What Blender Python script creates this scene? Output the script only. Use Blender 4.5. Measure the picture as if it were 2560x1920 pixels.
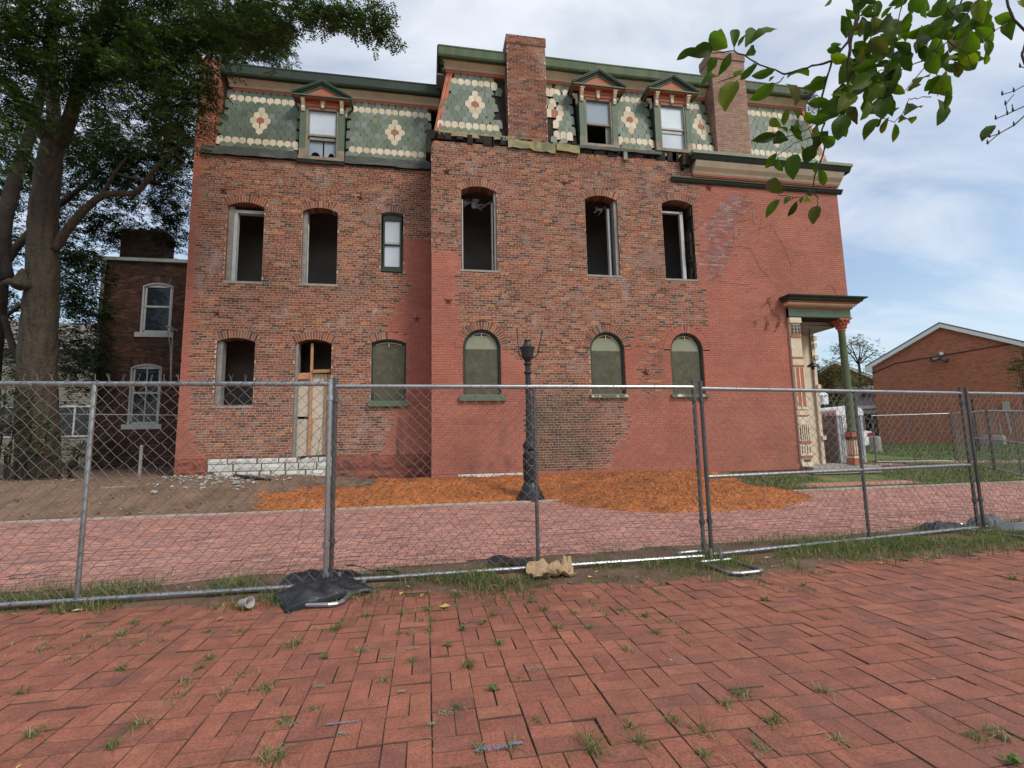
import bpy, math, random
import numpy as np
from mathutils import Vector, Matrix

for _o in list(bpy.data.objects):
    bpy.data.objects.remove(_o)
SC = bpy.context.scene
COL = SC.collection
random.seed(7)
RNG = np.random.default_rng(11)

# ------------------------------------------------------------------ camera
def set_camera():
    yaw, pitch, roll = math.radians(9.97), math.radians(6.99), math.radians(-1.128)
    f = Vector((math.sin(yaw) * math.cos(pitch), math.cos(yaw) * math.cos(pitch), math.sin(pitch)))
    r0 = Vector((math.cos(yaw), -math.sin(yaw), 0))
    u0 = r0.cross(f)
    r = r0 * math.cos(roll) + u0 * math.sin(roll)
    u = -r0 * math.sin(roll) + u0 * math.cos(roll)
    cd = bpy.data.cameras.new("camera")
    cd.sensor_width = 36.0
    cd.sensor_fit = 'HORIZONTAL'
    cd.lens = 17.318
    cd.clip_start = 0.05
    cd.clip_end = 3000
    co = bpy.data.objects.new("camera", cd)
    m = Matrix((r, u, -f)).transposed().to_4x4()
    m.translation = Vector((0, 0, 1.25))
    co.matrix_world = m
    COL.objects.link(co)
    SC.camera = co
set_camera()

# ------------------------------------------------------------------ light
SUN_DIR = Vector((0.50, -0.62, 0.86)).normalized()      # from the scene towards the sun
def set_world():
    w = bpy.data.worlds.new("World")
    SC.world = w
    w.use_nodes = True
    nt = w.node_tree
    nt.nodes.clear()
    N, L = nt.nodes.new, nt.links.new
    out = N('ShaderNodeOutputWorld')
    bg = N('ShaderNodeBackground')
    bg.inputs['Strength'].default_value = 0.092
    sky = N('ShaderNodeTexSky')
    sky.sky_type = 'NISHITA'
    sky.sun_disc = False
    sky.sun_elevation = math.asin(SUN_DIR.z)
    sky.sun_rotation = math.atan2(SUN_DIR.x, SUN_DIR.y)
    sky.air_density = 1.0
    sky.dust_density = 1.2
    # broken cloud over the sky: noise on the direction, stretched with height
    tc = N('ShaderNodeTexCoord')
    sep = N('ShaderNodeSeparateXYZ')
    L(tc.outputs['Generated'], sep.inputs[0])
    zz = N('ShaderNodeMath'); zz.operation = 'ADD'; zz.inputs[1].default_value = 0.22
    za = N('ShaderNodeMath'); za.operation = 'ABSOLUTE'
    L(sep.outputs['Z'], za.inputs[0]); L(za.outputs[0], zz.inputs[0])
    dx = N('ShaderNodeMath'); dx.operation = 'DIVIDE'
    dy = N('ShaderNodeMath'); dy.operation = 'DIVIDE'
    L(sep.outputs['X'], dx.inputs[0]); L(zz.outputs[0], dx.inputs[1])
    L(sep.outputs['Y'], dy.inputs[0]); L(zz.outputs[0], dy.inputs[1])
    cmb = N('ShaderNodeCombineXYZ')
    L(dx.outputs[0], cmb.inputs[0]); L(dy.outputs[0], cmb.inputs[1])
    mp = N('ShaderNodeMapping')
    mp.inputs['Rotation'].default_value = (0, 0, 0.5)
    mp.inputs['Scale'].default_value = (1.0, 2.1, 1.0)
    L(cmb.outputs[0], mp.inputs[0])
    n1 = N('ShaderNodeTexNoise')
    n1.inputs['Scale'].default_value = 1.7
    n1.inputs['Detail'].default_value = 9
    n1.inputs['Roughness'].default_value = 0.55
    n1.inputs['Distortion'].default_value = 0.6
    L(mp.outputs[0], n1.inputs['Vector'])
    # more gaps low down, fuller cloud higher up
    mr = N('ShaderNodeMapRange')
    mr.inputs['From Min'].default_value = 0.0
    mr.inputs['From Max'].default_value = 0.75
    mr.inputs['To Min'].default_value = -0.20
    mr.inputs['To Max'].default_value = 0.16
    L(za.outputs[0], mr.inputs['Value'])
    ad = N('ShaderNodeMath'); ad.operation = 'ADD'
    L(n1.outputs['Fac'], ad.inputs[0]); L(mr.outputs[0], ad.inputs[1])
    rp = N('ShaderNodeValToRGB')
    rp.color_ramp.elements[0].position = 0.30
    rp.color_ramp.elements[0].color = (0.10, 0.10, 0.10, 1)
    rp.color_ramp.elements[1].position = 0.70
    rp.color_ramp.elements[1].color = (0.93, 0.93, 0.93, 1)
    L(ad.outputs[0], rp.inputs[0])
    n2 = N('ShaderNodeTexNoise')
    n2.inputs['Scale'].default_value = 2.6
    n2.inputs['Detail'].default_value = 7
    L(mp.outputs[0], n2.inputs['Vector'])
    cr = N('ShaderNodeValToRGB')
    cr.color_ramp.elements[0].position = 0.32
    cr.color_ramp.elements[0].color = (4.9, 5.3, 6.0, 1)
    cr.color_ramp.elements[1].position = 0.68
    cr.color_ramp.elements[1].color = (6.5, 6.75, 7.2, 1)
    L(n2.outputs['Fac'], cr.inputs[0])
    sk = N('ShaderNodeMix'); sk.data_type = 'RGBA'; sk.blend_type = 'MULTIPLY'
    sk.inputs[0].default_value = 1.0
    sk.inputs[7].default_value = (1.30, 1.28, 1.22, 1)
    L(sky.outputs[0], sk.inputs[6])
    mx = N('ShaderNodeMix'); mx.data_type = 'RGBA'
    L(rp.outputs[0], mx.inputs[0])
    L(sk.outputs[2], mx.inputs[6])
    L(cr.outputs[0], mx.inputs[7])
    L(mx.outputs[2], bg.inputs['Color'])
    L(bg.outputs[0], out.inputs['Surface'])
set_world()

def set_sun():
    ld = bpy.data.lights.new("sun", 'SUN')
    ld.energy = 1.5
    ld.angle = math.radians(16)
    ld.color = (1.0, 0.94, 0.84)
    lo = bpy.data.objects.new("sun", ld)
    lo.rotation_euler = SUN_DIR.to_track_quat('Z', 'Y').to_euler()
    lo.location = (10, -10, 30)
    COL.objects.link(lo)
set_sun()
SC.view_settings.view_transform = 'Standard'
SC.view_settings.look = 'None'
SC.view_settings.gamma = 1.0
SC.view_settings.exposure = 0.70
SC.view_settings.use_curve_mapping = False
SC.cycles.max_bounces = 6
SC.cycles.diffuse_bounces = 3
SC.cycles.transparent_max_bounces = 6

# ------------------------------------------------------------------ materials
def mat(name, base=None, ramp=None, rough=0.8, metal=0.0, spec=0.3, rvar=0.0, noise=(3.0, 0.15),
        fine=None, stains=(), bump=None, trans=0.0, coat=0.0):
    m = bpy.data.materials.new(name)
    m.use_nodes = True
    nt = m.node_tree
    N, L = nt.nodes.new, nt.links.new
    bs = nt.nodes['Principled BSDF']
    out = nt.nodes['Material Output']
    bs.inputs['Roughness'].default_value = rough
    bs.inputs['Metallic'].default_value = metal
    bs.inputs['Specular IOR Level'].default_value = spec
    if coat:
        bs.inputs['Coat Weight'].default_value = coat
    geo = N('ShaderNodeNewGeometry')
    at = N('ShaderNodeAttribute'); at.attribute_name = 'rnd'
    oi = N('ShaderNodeObjectInfo')
    ad = N('ShaderNodeMath'); ad.operation = 'ADD'
    L(at.outputs['Fac'], ad.inputs[0]); L(oi.outputs['Random'], ad.inputs[1])
    fr = N('ShaderNodeMath'); fr.operation = 'FRACT'
    L(ad.outputs[0], fr.inputs[0])
    if ramp:
        rp = N('ShaderNodeValToRGB')
        rp.color_ramp.interpolation = 'CONSTANT'
        els = rp.color_ramp.elements
        while len(els) < len(ramp):
            els.new(0.5)
        acc = 0.0
        tot = sum(w for w, _ in ramp)
        for e, (w, c) in zip(els, ramp):
            e.position = min(acc / tot, 0.9999)
            e.color = (*c, 1)
            acc += w
        L(fr.outputs[0], rp.inputs[0])
        col = rp.outputs[0]
    else:
        rgb = N('ShaderNodeRGB')
        rgb.outputs[0].default_value = (*base, 1)
        col = rgb.outputs[0]
    def mulval(col, fac_socket, lo, hi):
        mr = N('ShaderNodeMapRange')
        mr.inputs['To Min'].default_value = lo
        mr.inputs['To Max'].default_value = hi
        L(fac_socket, mr.inputs['Value'])
        mm = N('ShaderNodeMix'); mm.data_type = 'RGBA'; mm.blend_type = 'MULTIPLY'
        mm.inputs[0].default_value = 1.0
        L(col, mm.inputs[6]); L(mr.outputs[0], mm.inputs[7])
        return mm.outputs[2]
    if rvar:
        m7 = N('ShaderNodeMath'); m7.operation = 'MULTIPLY'; m7.inputs[1].default_value = 7.31
        f7 = N('ShaderNodeMath'); f7.operation = 'FRACT'
        L(fr.outputs[0], m7.inputs[0]); L(m7.outputs[0], f7.inputs[0])
        col = mulval(col, f7.outputs[0], 1 - rvar, 1 + rvar)
    def noisetex(scale, detail=5, rough=0.6, stretch=None):
        nn = N('ShaderNodeTexNoise')
        nn.inputs['Scale'].default_value = scale
        nn.inputs['Detail'].default_value = detail
        nn.inputs['Roughness'].default_value = rough
        if stretch:
            mp = N('ShaderNodeMapping')
            mp.inputs['Scale'].default_value = stretch
            L(geo.outputs['Position'], mp.inputs[0])
            L(mp.outputs[0], nn.inputs['Vector'])
        else:
            L(geo.outputs['Position'], nn.inputs['Vector'])
        return nn
    if noise:
        nn = noisetex(noise[0])
        mr = N('ShaderNodeMapRange')
        mr.inputs['From Min'].default_value = 0.3
        mr.inputs['From Max'].default_value = 0.7
        L(nn.outputs['Fac'], mr.inputs['Value'])
        col = mulval(col, mr.outputs[0], 1 - noise[1], 1 + noise[1])
    if fine:
        nn = noisetex(fine[0], 3)
        mr = N('ShaderNodeMapRange')
        mr.inputs['From Min'].default_value = 0.3
        mr.inputs['From Max'].default_value = 0.7
        L(nn.outputs['Fac'], mr.inputs['Value'])
        col = mulval(col, mr.outputs[0], 1 - fine[1], 1 + fine[1])
    for st in stains:      # (colour, scale, low, high, strength[, stretch[, box]])
        c, sc, lo, hi, amt = st[:5]
        nn = noisetex(sc, 6, 0.65, st[5] if len(st) > 5 else None)
        mr = N('ShaderNodeMapRange')
        mr.inputs['From Min'].default_value = lo
        mr.inputs['From Max'].default_value = hi
        mr.inputs['To Max'].default_value = amt
        L(nn.outputs['Fac'], mr.inputs['Value'])
        fac = mr.outputs[0]
        if len(st) > 6 and st[6]:       # worn only within a place: centre and half-size in metres, soft edge
            cx, cy, cz, hx, hy, hz = st[6]
            mp = N('ShaderNodeVectorMath'); mp.operation = 'SUBTRACT'
            mp.inputs[1].default_value = (cx, cy, cz)
            L(geo.outputs['Position'], mp.inputs[0])
            dv = N('ShaderNodeVectorMath'); dv.operation = 'DIVIDE'
            dv.inputs[1].default_value = (hx, hy, hz)
            L(mp.outputs[0], dv.inputs[0])
            ln = N('ShaderNodeVectorMath'); ln.operation = 'LENGTH'
            L(dv.outputs[0], ln.inputs[0])
            m2 = N('ShaderNodeMapRange')
            m2.inputs['From Min'].default_value = 1.0
            m2.inputs['From Max'].default_value = 0.55
            L(ln.outputs['Value'], m2.inputs['Value'])
            pr = N('ShaderNodeMath'); pr.operation = 'MULTIPLY'
            L(fac, pr.inputs[0]); L(m2.outputs[0], pr.inputs[1])
            fac = pr.outputs[0]
        mm = N('ShaderNodeMix'); mm.data_type = 'RGBA'
        mm.inputs[7].default_value = (*c, 1)
        L(fac, mm.inputs[0]); L(col, mm.inputs[6])
        col = mm.outputs[2]
    L(col, bs.inputs['Base Color'])
    if bump:
        nn = noisetex(bump[0], 5)
        bp = N('ShaderNodeBump')
        bp.inputs['Strength'].default_value = bump[1]
        bp.inputs['Distance'].default_value = bump[2] if len(bump) > 2 else 0.02
        L(nn.outputs['Fac'], bp.inputs['Height'])
        L(bp.outputs[0], bs.inputs['Normal'])
    if trans:
        tr = N('ShaderNodeBsdfTranslucent')
        br = N('ShaderNodeMix'); br.data_type = 'RGBA'; br.blend_type = 'MULTIPLY'
        br.inputs[0].default_value = 1.0
        br.inputs[7].default_value = (1.5, 1.7, 0.7, 1)
        L(col, br.inputs[6]); L(br.outputs[2], tr.inputs['Color'])
        ms = N('ShaderNodeMixShader')
        ms.inputs[0].default_value = trans
        L(bs.outputs[0], ms.inputs[1]); L(tr.outputs[0], ms.inputs[2])
        L(ms.outputs[0], out.inputs['Surface'])
    return m

GRIME = (0.10, 0.075, 0.06)
PALE = (0.42, 0.34, 0.31)
BRICK_RAMP = [(5, (0.255, 0.093, 0.056)), (5, (0.215, 0.082, 0.051)), (4, (0.175, 0.073, 0.050)), (3, (0.125, 0.062, 0.047)),
              (2, (0.080, 0.052, 0.045)), (4, (0.29, 0.110, 0.064)), (4, (0.27, 0.135, 0.098)), (1.0, (0.36, 0.150, 0.065)), (1.4, (0.22, 0.145, 0.118))]
PATCH = (3.5, 13, 1.5, 1.7, 3, 1.6)
WALLST = [((0.38, 0.30, 0.26), 1.1, 0.56, 0.74, 0.5), (GRIME, 0.55, 0.54, 0.78, 0.4), ((0.50, 0.45, 0.41), 3.1, 0.64, 0.72, 0.55), ((0.40, 0.15, 0.05), 0.8, 0.62, 0.74, 0.35)]
MT = {}
def setup_materials():
    MT['brick'] = mat('bare_brick', ramp=BRICK_RAMP, rough=0.9, rvar=0.14, noise=(1.3, 0.13), fine=(60, 0.16), stains=WALLST + [((0.050, 0.040, 0.026), 1.5, 0.25, 0.6, 0.75, None, PATCH), ((0.42, 0.36, 0.34), 0.9, 0.60, 0.72, 0.6, (1, 1, .5))], bump=(70, 0.25, 0.01))
    MT['mortar'] = mat('pale_mortar', base=(0.62, 0.45, 0.33), rough=0.95, noise=(1.2, 0.12), fine=(40, 0.12), stains=WALLST + [((0.42, 0.35, 0.26), 1.5, 0.25, 0.6, 0.6, None, PATCH)])
    pst = [((0.45, 0.36, 0.32), 6.0, 0.70, 0.75, 0.6), ((0.13, 0.07, 0.05), 9.0, 0.68, 0.75, 0.6, (.6, 1, 1.6)), ((0.19, 0.075, 0.055), 1.0, 0.56, 0.72, 0.5, (.35, 1, 1.2)), ((0.25, 0.06, 0.04), 1.4, 0.55, 0.75, 0.40, (1, 1, .4)), ((0.42, 0.17, 0.13), 0.8, 0.52, 0.72, 0.4), ((0.09, 0.05, 0.04), 2.2, 0.45, 0.7, 0.8, (1, 1, .35), (2.06, 13, 1.35, .22, 1, 1.15)),
           ((0.09, 0.05, 0.045), 1.6, 0.42, 0.7, 0.6, (1, 1, .4), (6.3, 13, 3.6, .55, 1, 1.6)), ((0.12, 0.06, 0.05), 3, 0.45, 0.7, 0.7, (1, 1, .4), (1.75, 13, 0.7, .9, 1, .35)), ((0.07, 0.045, 0.04), 3, 0.4, 0.65, 0.85, (1, 1, .3), (-0.72, 14.1, 1.3, .12, 1, 1.2))]
    MT['paint'] = mat('red_painted_brick', base=(0.375, 0.134, 0.092), rough=0.78, rvar=0.08, noise=(0.7, 0.15), fine=(18, 0.10), stains=pst, bump=(25, 0.3, 0.012))
    MT['pmortar'] = mat('red_painted_mortar', base=(0.245, 0.085, 0.060), rough=0.85, noise=(0.8, 0.12), fine=(25, 0.15), stains=pst)  # darker than the paint, in place of shading in the joints
    MT['faded'] = mat('faded_lilac_brick', ramp=[(3, (0.30, 0.17, 0.155)), (2, (0.33, 0.21, 0.20)), (4, (0.31, 0.11, 0.085)), (2, (0.25, 0.125, 0.11))], rough=0.9, rvar=0.15, fine=(30, 0.2), bump=(60, 0.3, 0.01))
    MT['tan_brick'] = mat('sooty_tan_brick', ramp=[(3, (0.33, 0.205, 0.155)), (3, (0.36, 0.225, 0.17)), (2, (0.30, 0.185, 0.14))], rough=0.9, rvar=0.08, fine=(40, 0.12), stains=[((0.20, 0.10, 0.075), 0.9, 0.52, 0.70, 0.6)], bump=(60, 0.3, 0.01))
    MT['tan_mortar'] = mat('tan_mortar', base=(0.40, 0.26, 0.20), rough=0.95, noise=(2, 0.1))
    MT['dark_brick'] = mat('tree_shaded_brick', ramp=[(3, (0.085, 0.034, 0.026)), (3, (0.062, 0.029, 0.024)), (2, (0.12, 0.058, 0.040)), (2, (0.045, 0.025, 0.022))], rough=0.95, rvar=0.15, fine=(40, 0.15), stains=[((0.04, 0.045, 0.03), 0.8, 0.48, 0.7, 0.6)])  # brick colours darkened for the shade of the trees
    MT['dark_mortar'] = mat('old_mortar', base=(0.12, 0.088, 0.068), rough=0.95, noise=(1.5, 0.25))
    MT['stone'] = mat('white_limestone', base=(0.60, 0.59, 0.55), rough=0.9, rvar=0.08, noise=(4, 0.10), fine=(22, 0.10), stains=[((0.30, 0.27, 0.22), 3.0, 0.56, 0.78, 0.55)], bump=(14, 0.6, 0.03))
    MT['redstone'] = mat('red_painted_rubble', base=(0.27, 0.085, 0.06), rough=0.9, noise=(3, 0.15), stains=[((0.12, 0.08, 0.06), 2.2, 0.5, 0.68, 0.8), ((0.45, 0.38, 0.33), 5, 0.68, 0.76, 0.6)], bump=(9, 0.9, 0.06))
    MT['green'] = mat('green_paint', base=(0.105, 0.15, 0.098), rough=0.6, noise=(3, 0.12), fine=(30, 0.06), stains=[((0.33, 0.30, 0.25), 3.0, 0.66, 0.74, 0.8, (1, 1, .25)), ((0.05, 0.06, 0.045), 2, 0.55, 0.8, 0.5)], bump=(40, 0.15, 0.01))
    MT['dgreen'] = mat('dark_green_paint', base=(0.036, 0.050, 0.037), rough=0.6, noise=(3, 0.15), stains=[((0.075, 0.095, 0.06), 1.6, 0.54, 0.72, 0.5, (1, 1, .3)), ((0.025, 0.025, 0.02), 2, 0.55, 0.75, 0.5)], bump=(40, 0.15, 0.01))
    MT['fascia'] = mat('weathered_green_fascia', base=(0.085, 0.125, 0.068), rough=0.65, noise=(2.5, 0.18), stains=[((0.15, 0.155, 0.065), 1.3, 0.45, 0.62, 0.7, (2.2, 1, .2)), ((0.05, 0.085, 0.06), 1.9, 0.5, 0.65, 0.8, (2.2, 1, .15))], bump=(30, 0.2, 0.01))
    MT['gutter_green'] = mat('pale_green_gutter', base=(0.20, 0.235, 0.165), rough=0.6, noise=(3, 0.12), stains=[((0.30, 0.29, 0.24), 2, 0.58, 0.72, 0.5)])
    MT['cream'] = mat('cream_paint', base=(0.64, 0.54, 0.40), rough=0.65, noise=(3, 0.10), fine=(25, 0.05), stains=[((0.26, 0.22, 0.15), 2.2, 0.58, 0.75, 0.6), ((0.16, 0.13, 0.1), 7, 0.70, 0.76, 0.7)], bump=(40, 0.12, 0.01))
    MT['orange'] = mat('terracotta_paint', base=(0.42, 0.135, 0.072), rough=0.65, noise=(4, 0.12), stains=[((0.17, 0.06, 0.04), 2.6, 0.56, 0.74, 0.6)], bump=(40, 0.12, 0.01))
    MT['bare_wood'] = mat('weathered_bare_wood', base=(0.30, 0.235, 0.18), rough=0.85, rvar=0.15, noise=(6, 0.2), fine=(50, 0.2), stains=[((0.12, 0.17, 0.12), 4, 0.52, 0.62, 0.7, (1, 1, .3))], bump=(60, 0.3, 0.01))
    MT['raw_wood'] = mat('raw_orange_lumber', base=(0.42, 0.22, 0.11), rough=0.8, rvar=0.15, noise=(8, 0.2), bump=(60, 0.2, 0.01))
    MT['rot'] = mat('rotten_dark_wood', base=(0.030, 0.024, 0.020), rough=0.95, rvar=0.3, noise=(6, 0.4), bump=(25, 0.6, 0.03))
    MT['grey_board'] = mat('tarred_grey_board', base=(0.075, 0.082, 0.072), rough=0.7, noise=(3, 0.3), stains=[((0.19, 0.20, 0.18), 2.2, 0.55, 0.68, 0.6, (.5, 1, 2)), ((0.09, 0.12, 0.08), 1.5, 0.5, 0.7, 0.5)], bump=(14, 0.5, 0.03))
    MT['ochre'] = mat('ochre_gutter_board', base=(0.30, 0.25, 0.12), rough=0.75, noise=(5, 0.2), stains=[((0.12, 0.15, 0.09), 2.6, 0.48, 0.62, 0.75), ((0.5, 0.48, 0.4), 6, 0.66, 0.72, 0.7)], bump=(25, 0.4, 0.02))
    MT['slate_g'] = mat('green_slate', ramp=[(5, (0.135, 0.172, 0.118)), (4, (0.155, 0.192, 0.140)), (3, (0.172, 0.208, 0.168)), (2, (0.20, 0.23, 0.205)), (0.6, (0.19, 0.20, 0.11)), (0.8, (0.215, 0.225, 0.215))], rough=0.6, rvar=0.10, noise=(9, 0.10), fine=(45, 0.12), stains=[((0.045, 0.058, 0.045), 0.9, 0.55, 0.75, 0.75, None, (-4.3, 14.2, 10.5, 2.1, 2, 1.4)), ((0.055, 0.075, 0.05), 0.8, 0.30, 0.6, 0.6, None, (-5.0, 14.2, 10.7, 1.9, 2, 1.6))], bump=(30, 0.25, 0.01))
    MT['slate_c'] = mat('cream_slate', ramp=[(4, (0.62, 0.52, 0.38)), (3, (0.66, 0.57, 0.44)), (2, (0.55, 0.46, 0.31))], rough=0.65, rvar=0.06, noise=(9, 0.08), stains=[((0.24, 0.24, 0.22), 7, 0.62, 0.72, 0.7)], bump=(30, 0.25, 0.01))
    MT['slate_r'] = mat('terracotta_slate', base=(0.36, 0.115, 0.075), rough=0.65, noise=(9, 0.12))
    MT['plaster'] = mat('dingy_plaster', base=(0.17, 0.165, 0.16), rough=0.95, noise=(1.0, 0.2))
    MT['plaster_d'] = mat('sooty_room_plaster', base=(0.30, 0.285, 0.275), rough=0.95, noise=(0.6, 0.3))
    MT['floor_d'] = mat('sooty_floorboards', base=(0.04, 0.032, 0.027), rough=0.95, noise=(0.6, 0.3))
    MT['grey_wood'] = mat('grey_weathered_frame', base=(0.26, 0.25, 0.225), rough=0.8, noise=(8, 0.2), stains=[((0.12, 0.11, 0.095), 5, 0.5, 0.7, 0.6, (1, 1, .2))], bump=(50, 0.3, 0.01))
    MT['white_wood'] = mat('white_window_paint', base=(0.46, 0.47, 0.47), rough=0.6, noise=(5, 0.1), stains=[((0.32, 0.31, 0.29), 4, 0.6, 0.75, 0.6)])
    MT['osb'] = mat('green_painted_flakeboard', base=(0.092, 0.092, 0.062), rough=0.85, noise=(5, 0.22), fine=(40, 0.25), stains=[((0.30, 0.28, 0.21), 22, 0.63, 0.69, 0.7, (1, 1, .4)), ((0.28, 0.26, 0.20), 18, 0.64, 0.70, 0.6, (.4, 1, 1)), ((0.17, 0.13, 0.09), 3, 0.55, 0.7, 0.5)], bump=(45, 0.5, 0.012))
    MT['osb_lt'] = mat('pale_green_board', base=(0.25, 0.27, 0.19), rough=0.8, noise=(2.5, 0.12), stains=[((0.30, 0.22, 0.16), 2.0, 0.56, 0.7, 0.5), ((0.10, 0.10, 0.08), 6, 0.68, 0.74, 0.6)])
    MT['beigeboard'] = mat('beige_wallboard', base=(0.52, 0.45, 0.35), rough=0.85, noise=(1.2, 0.08), stains=[((0.36, 0.34, 0.30), 1.0, 0.5, 0.7, 0.6)])
    MT['glass'] = mat('glass_with_sky_and_blind', base=(0.30, 0.36, 0.42), rough=0.06, spec=0.6, noise=(0.8, 0.10))  # sky reflection and blind both put into the base colour
    MT['rim'] = mat('shaded_slate_edge', base=(0.06, 0.066, 0.05), rough=0.9)  # dark colour painted in for the shadow gaps between slates
    MT['joint_dirt'] = mat('dirt_in_paving_joint', base=(0.125, 0.070, 0.050), rough=1.0, noise=(9, 0.3))
    MT['glass_d'] = mat('dark_window_glass', base=(0.02, 0.024, 0.03), rough=0.04, spec=0.3, noise=None)
    MT['glass_l'] = mat('glass_with_sky_and_curtain', base=(0.56, 0.62, 0.67), rough=0.08, spec=0.6, noise=(1.3, 0.10))  # pale base holds the bright sky reflection as well as the curtain
    MT['blind'] = mat('pale_blue_blind', base=(0.60, 0.69, 0.74), rough=0.5, noise=(1.2, 0.06))
    MT['iron'] = mat('black_cast_iron', base=(0.014, 0.016, 0.020), rough=0.45, spec=0.5, noise=(6, 0.25), bump=(40, 0.15, 0.006))
    MT['rust'] = mat('rusty_red_iron', base=(0.15, 0.045, 0.03), rough=0.85, noise=(10, 0.3))
    MT['galv'] = mat('galvanised_tube', base=(0.36, 0.375, 0.39), rough=0.36, metal=0.85, noise=(4, 0.15), stains=[((0.16, 0.145, 0.14), 2.5, 0.56, 0.74, 0.6), ((0.24, 0.13, 0.08), 5, 0.70, 0.78, 0.6)], bump=(30, 0.08, 0.005))
    MT['galv_d'] = mat('dull_weathered_tube', base=(0.115, 0.115, 0.12), rough=0.5, metal=0.6, noise=(4, 0.25), stains=[((0.10, 0.07, 0.055), 3, 0.5, 0.7, 0.6)])
    MT['wire'] = mat('weathered_chain_wire', base=(0.20, 0.185, 0.17), rough=0.5, metal=0.55, noise=(3, 0.2))
    MT['black_plastic'] = mat('black_bag_plastic', base=(0.014, 0.016, 0.020), rough=0.38, spec=0.5, noise=(6, 0.2), stains=[((0.13, 0.12, 0.11), 5, 0.58, 0.78, 0.4)], bump=(28, 0.5, 0.012))
    MT['grey_plastic'] = mat('faded_grey_bag', base=(0.11, 0.12, 0.125), rough=0.6, noise=(6, 0.25), stains=[((0.03, 0.03, 0.03), 5, 0.5, 0.7, 0.6)], bump=(25, 0.6, 0.015))
    MT['kraft'] = mat('brown_kraft_paper', base=(0.37, 0.255, 0.15), rough=0.85, noise=(8, 0.15), bump=(18, 0.4, 0.02))
    MT['clear_cup'] = mat('cloudy_clear_plastic', base=(0.46, 0.44, 0.42), rough=0.2, spec=0.6, noise=(9, 0.2))
    MT['paver'] = mat('red_clay_paver', ramp=[(4, (0.285, 0.106, 0.070)), (3, (0.265, 0.100, 0.067)), (3, (0.250, 0.094, 0.065)), (2, (0.225, 0.089, 0.065)), (1, (0.30, 0.118, 0.076))], rough=0.88, spec=0.2, rvar=0.07, noise=(7.0, 0.16), fine=(85, 0.30), stains=[((0.075, 0.05, 0.045), 3.2, 0.50, 0.76, 0.55), ((0.14, 0.082, 0.070), 0.9, 0.40, 0.75, 0.55, None, (4.0, 1.5, 0, 4.6, 3.2, 1)), ((0.33, 0.22, 0.175), 5, 0.62, 0.80, 0.4), ((0.055, 0.04, 0.035), 120, 0.62, 0.72, 0.6)], bump=(120, 0.45, 0.004))
    MT['street_paver'] = mat('dusty_street_paver', ramp=[(4, (0.44, 0.205, 0.16)), (3, (0.41, 0.195, 0.155)), (3, (0.37, 0.175, 0.145)), (2, (0.33, 0.165, 0.145)), (2, (0.47, 0.245, 0.195)), (1, (0.27, 0.145, 0.14))], rough=0.88, rvar=0.10, noise=(0.8, 0.12), fine=(40, 0.15), stains=[((0.42, 0.27, 0.22), 0.55, 0.5, 0.7, 0.4), ((0.20, 0.115, 0.11), 0.6, 0.55, 0.75, 0.4, (.5, 2, 1))], bump=(60, 0.3, 0.006))
    MT['joint'] = mat('sandy_joint_soil', base=(0.085, 0.055, 0.038), rough=1.0, noise=(5, 0.3), fine=(50, 0.2), stains=[((0.06, 0.075, 0.03), 2.5, 0.5, 0.7, 0.5)], bump=(50, 0.5, 0.01))
    MT['kerb'] = mat('pale_worn_kerb', base=(0.45, 0.39, 0.34), rough=0.9, noise=(5, 0.15), stains=[((0.22, 0.16, 0.12), 3, 0.5, 0.7, 0.6)], bump=(30, 0.4, 0.01))
    MT['ground'] = ground_material()
    MT['soil'] = mat('trodden_soil', base=(0.12, 0.075, 0.05), rough=1.0, noise=(3, 0.3), fine=(35, 0.25), stains=[((0.20, 0.14, 0.095), 2.2, 0.5, 0.7, 0.6)], bump=(30, 0.8, 0.02))
    MT['dirt'] = mat('leafy_brown_dirt', base=(0.185, 0.115, 0.078), rough=1.0, noise=(2, 0.25), fine=(25, 0.25), stains=[((0.075, 0.05, 0.037), 1.8, 0.5, 0.7, 0.6), ((0.27, 0.21, 0.165), 7, 0.6, 0.75, 0.6)], bump=(20, 0.9, 0.03))
    MT['mulch'] = mat('orange_wood_mulch', ramp=[(4, (0.50, 0.165, 0.042)), (3, (0.42, 0.125, 0.032)), (2, (0.27, 0.078, 0.024)), (2, (0.62, 0.27, 0.10)), (1.5, (0.11, 0.048, 0.030))], rough=0.95, rvar=0.2, noise=(2.0, 0.22), fine=(45, 0.25), stains=[((0.14, 0.055, 0.028), 1.6, 0.52, 0.72, 0.6)], bump=(40, 0.8, 0.02))
    MT['mulch_bed'] = mat('matted_orange_mulch', base=(0.46, 0.155, 0.045), rough=0.95, noise=(2.0, 0.22), fine=(38, 0.40), stains=[((0.10, 0.038, 0.02), 26, 0.52, 0.66, 0.85), ((0.52, 0.20, 0.07), 34, 0.60, 0.68, 0.7), ((0.16, 0.06, 0.03), 1.6, 0.52, 0.72, 0.5)], bump=(32, 1.0, 0.03))
    MT['rubble'] = mat('grey_rubble', ramp=[(3, (0.26, 0.25, 0.235)), (2, (0.36, 0.34, 0.31)), (2, (0.17, 0.155, 0.14)), (1, (0.42, 0.36, 0.31))], rough=0.95, rvar=0.2, noise=(9, 0.2), bump=(40, 0.6, 0.01))
    MT['concrete'] = mat('worn_concrete', base=(0.32, 0.295, 0.265), rough=0.95, noise=(3, 0.15), fine=(40, 0.12), stains=[((0.17, 0.145, 0.12), 2, 0.5, 0.7, 0.6)], bump=(40, 0.4, 0.01))
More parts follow.
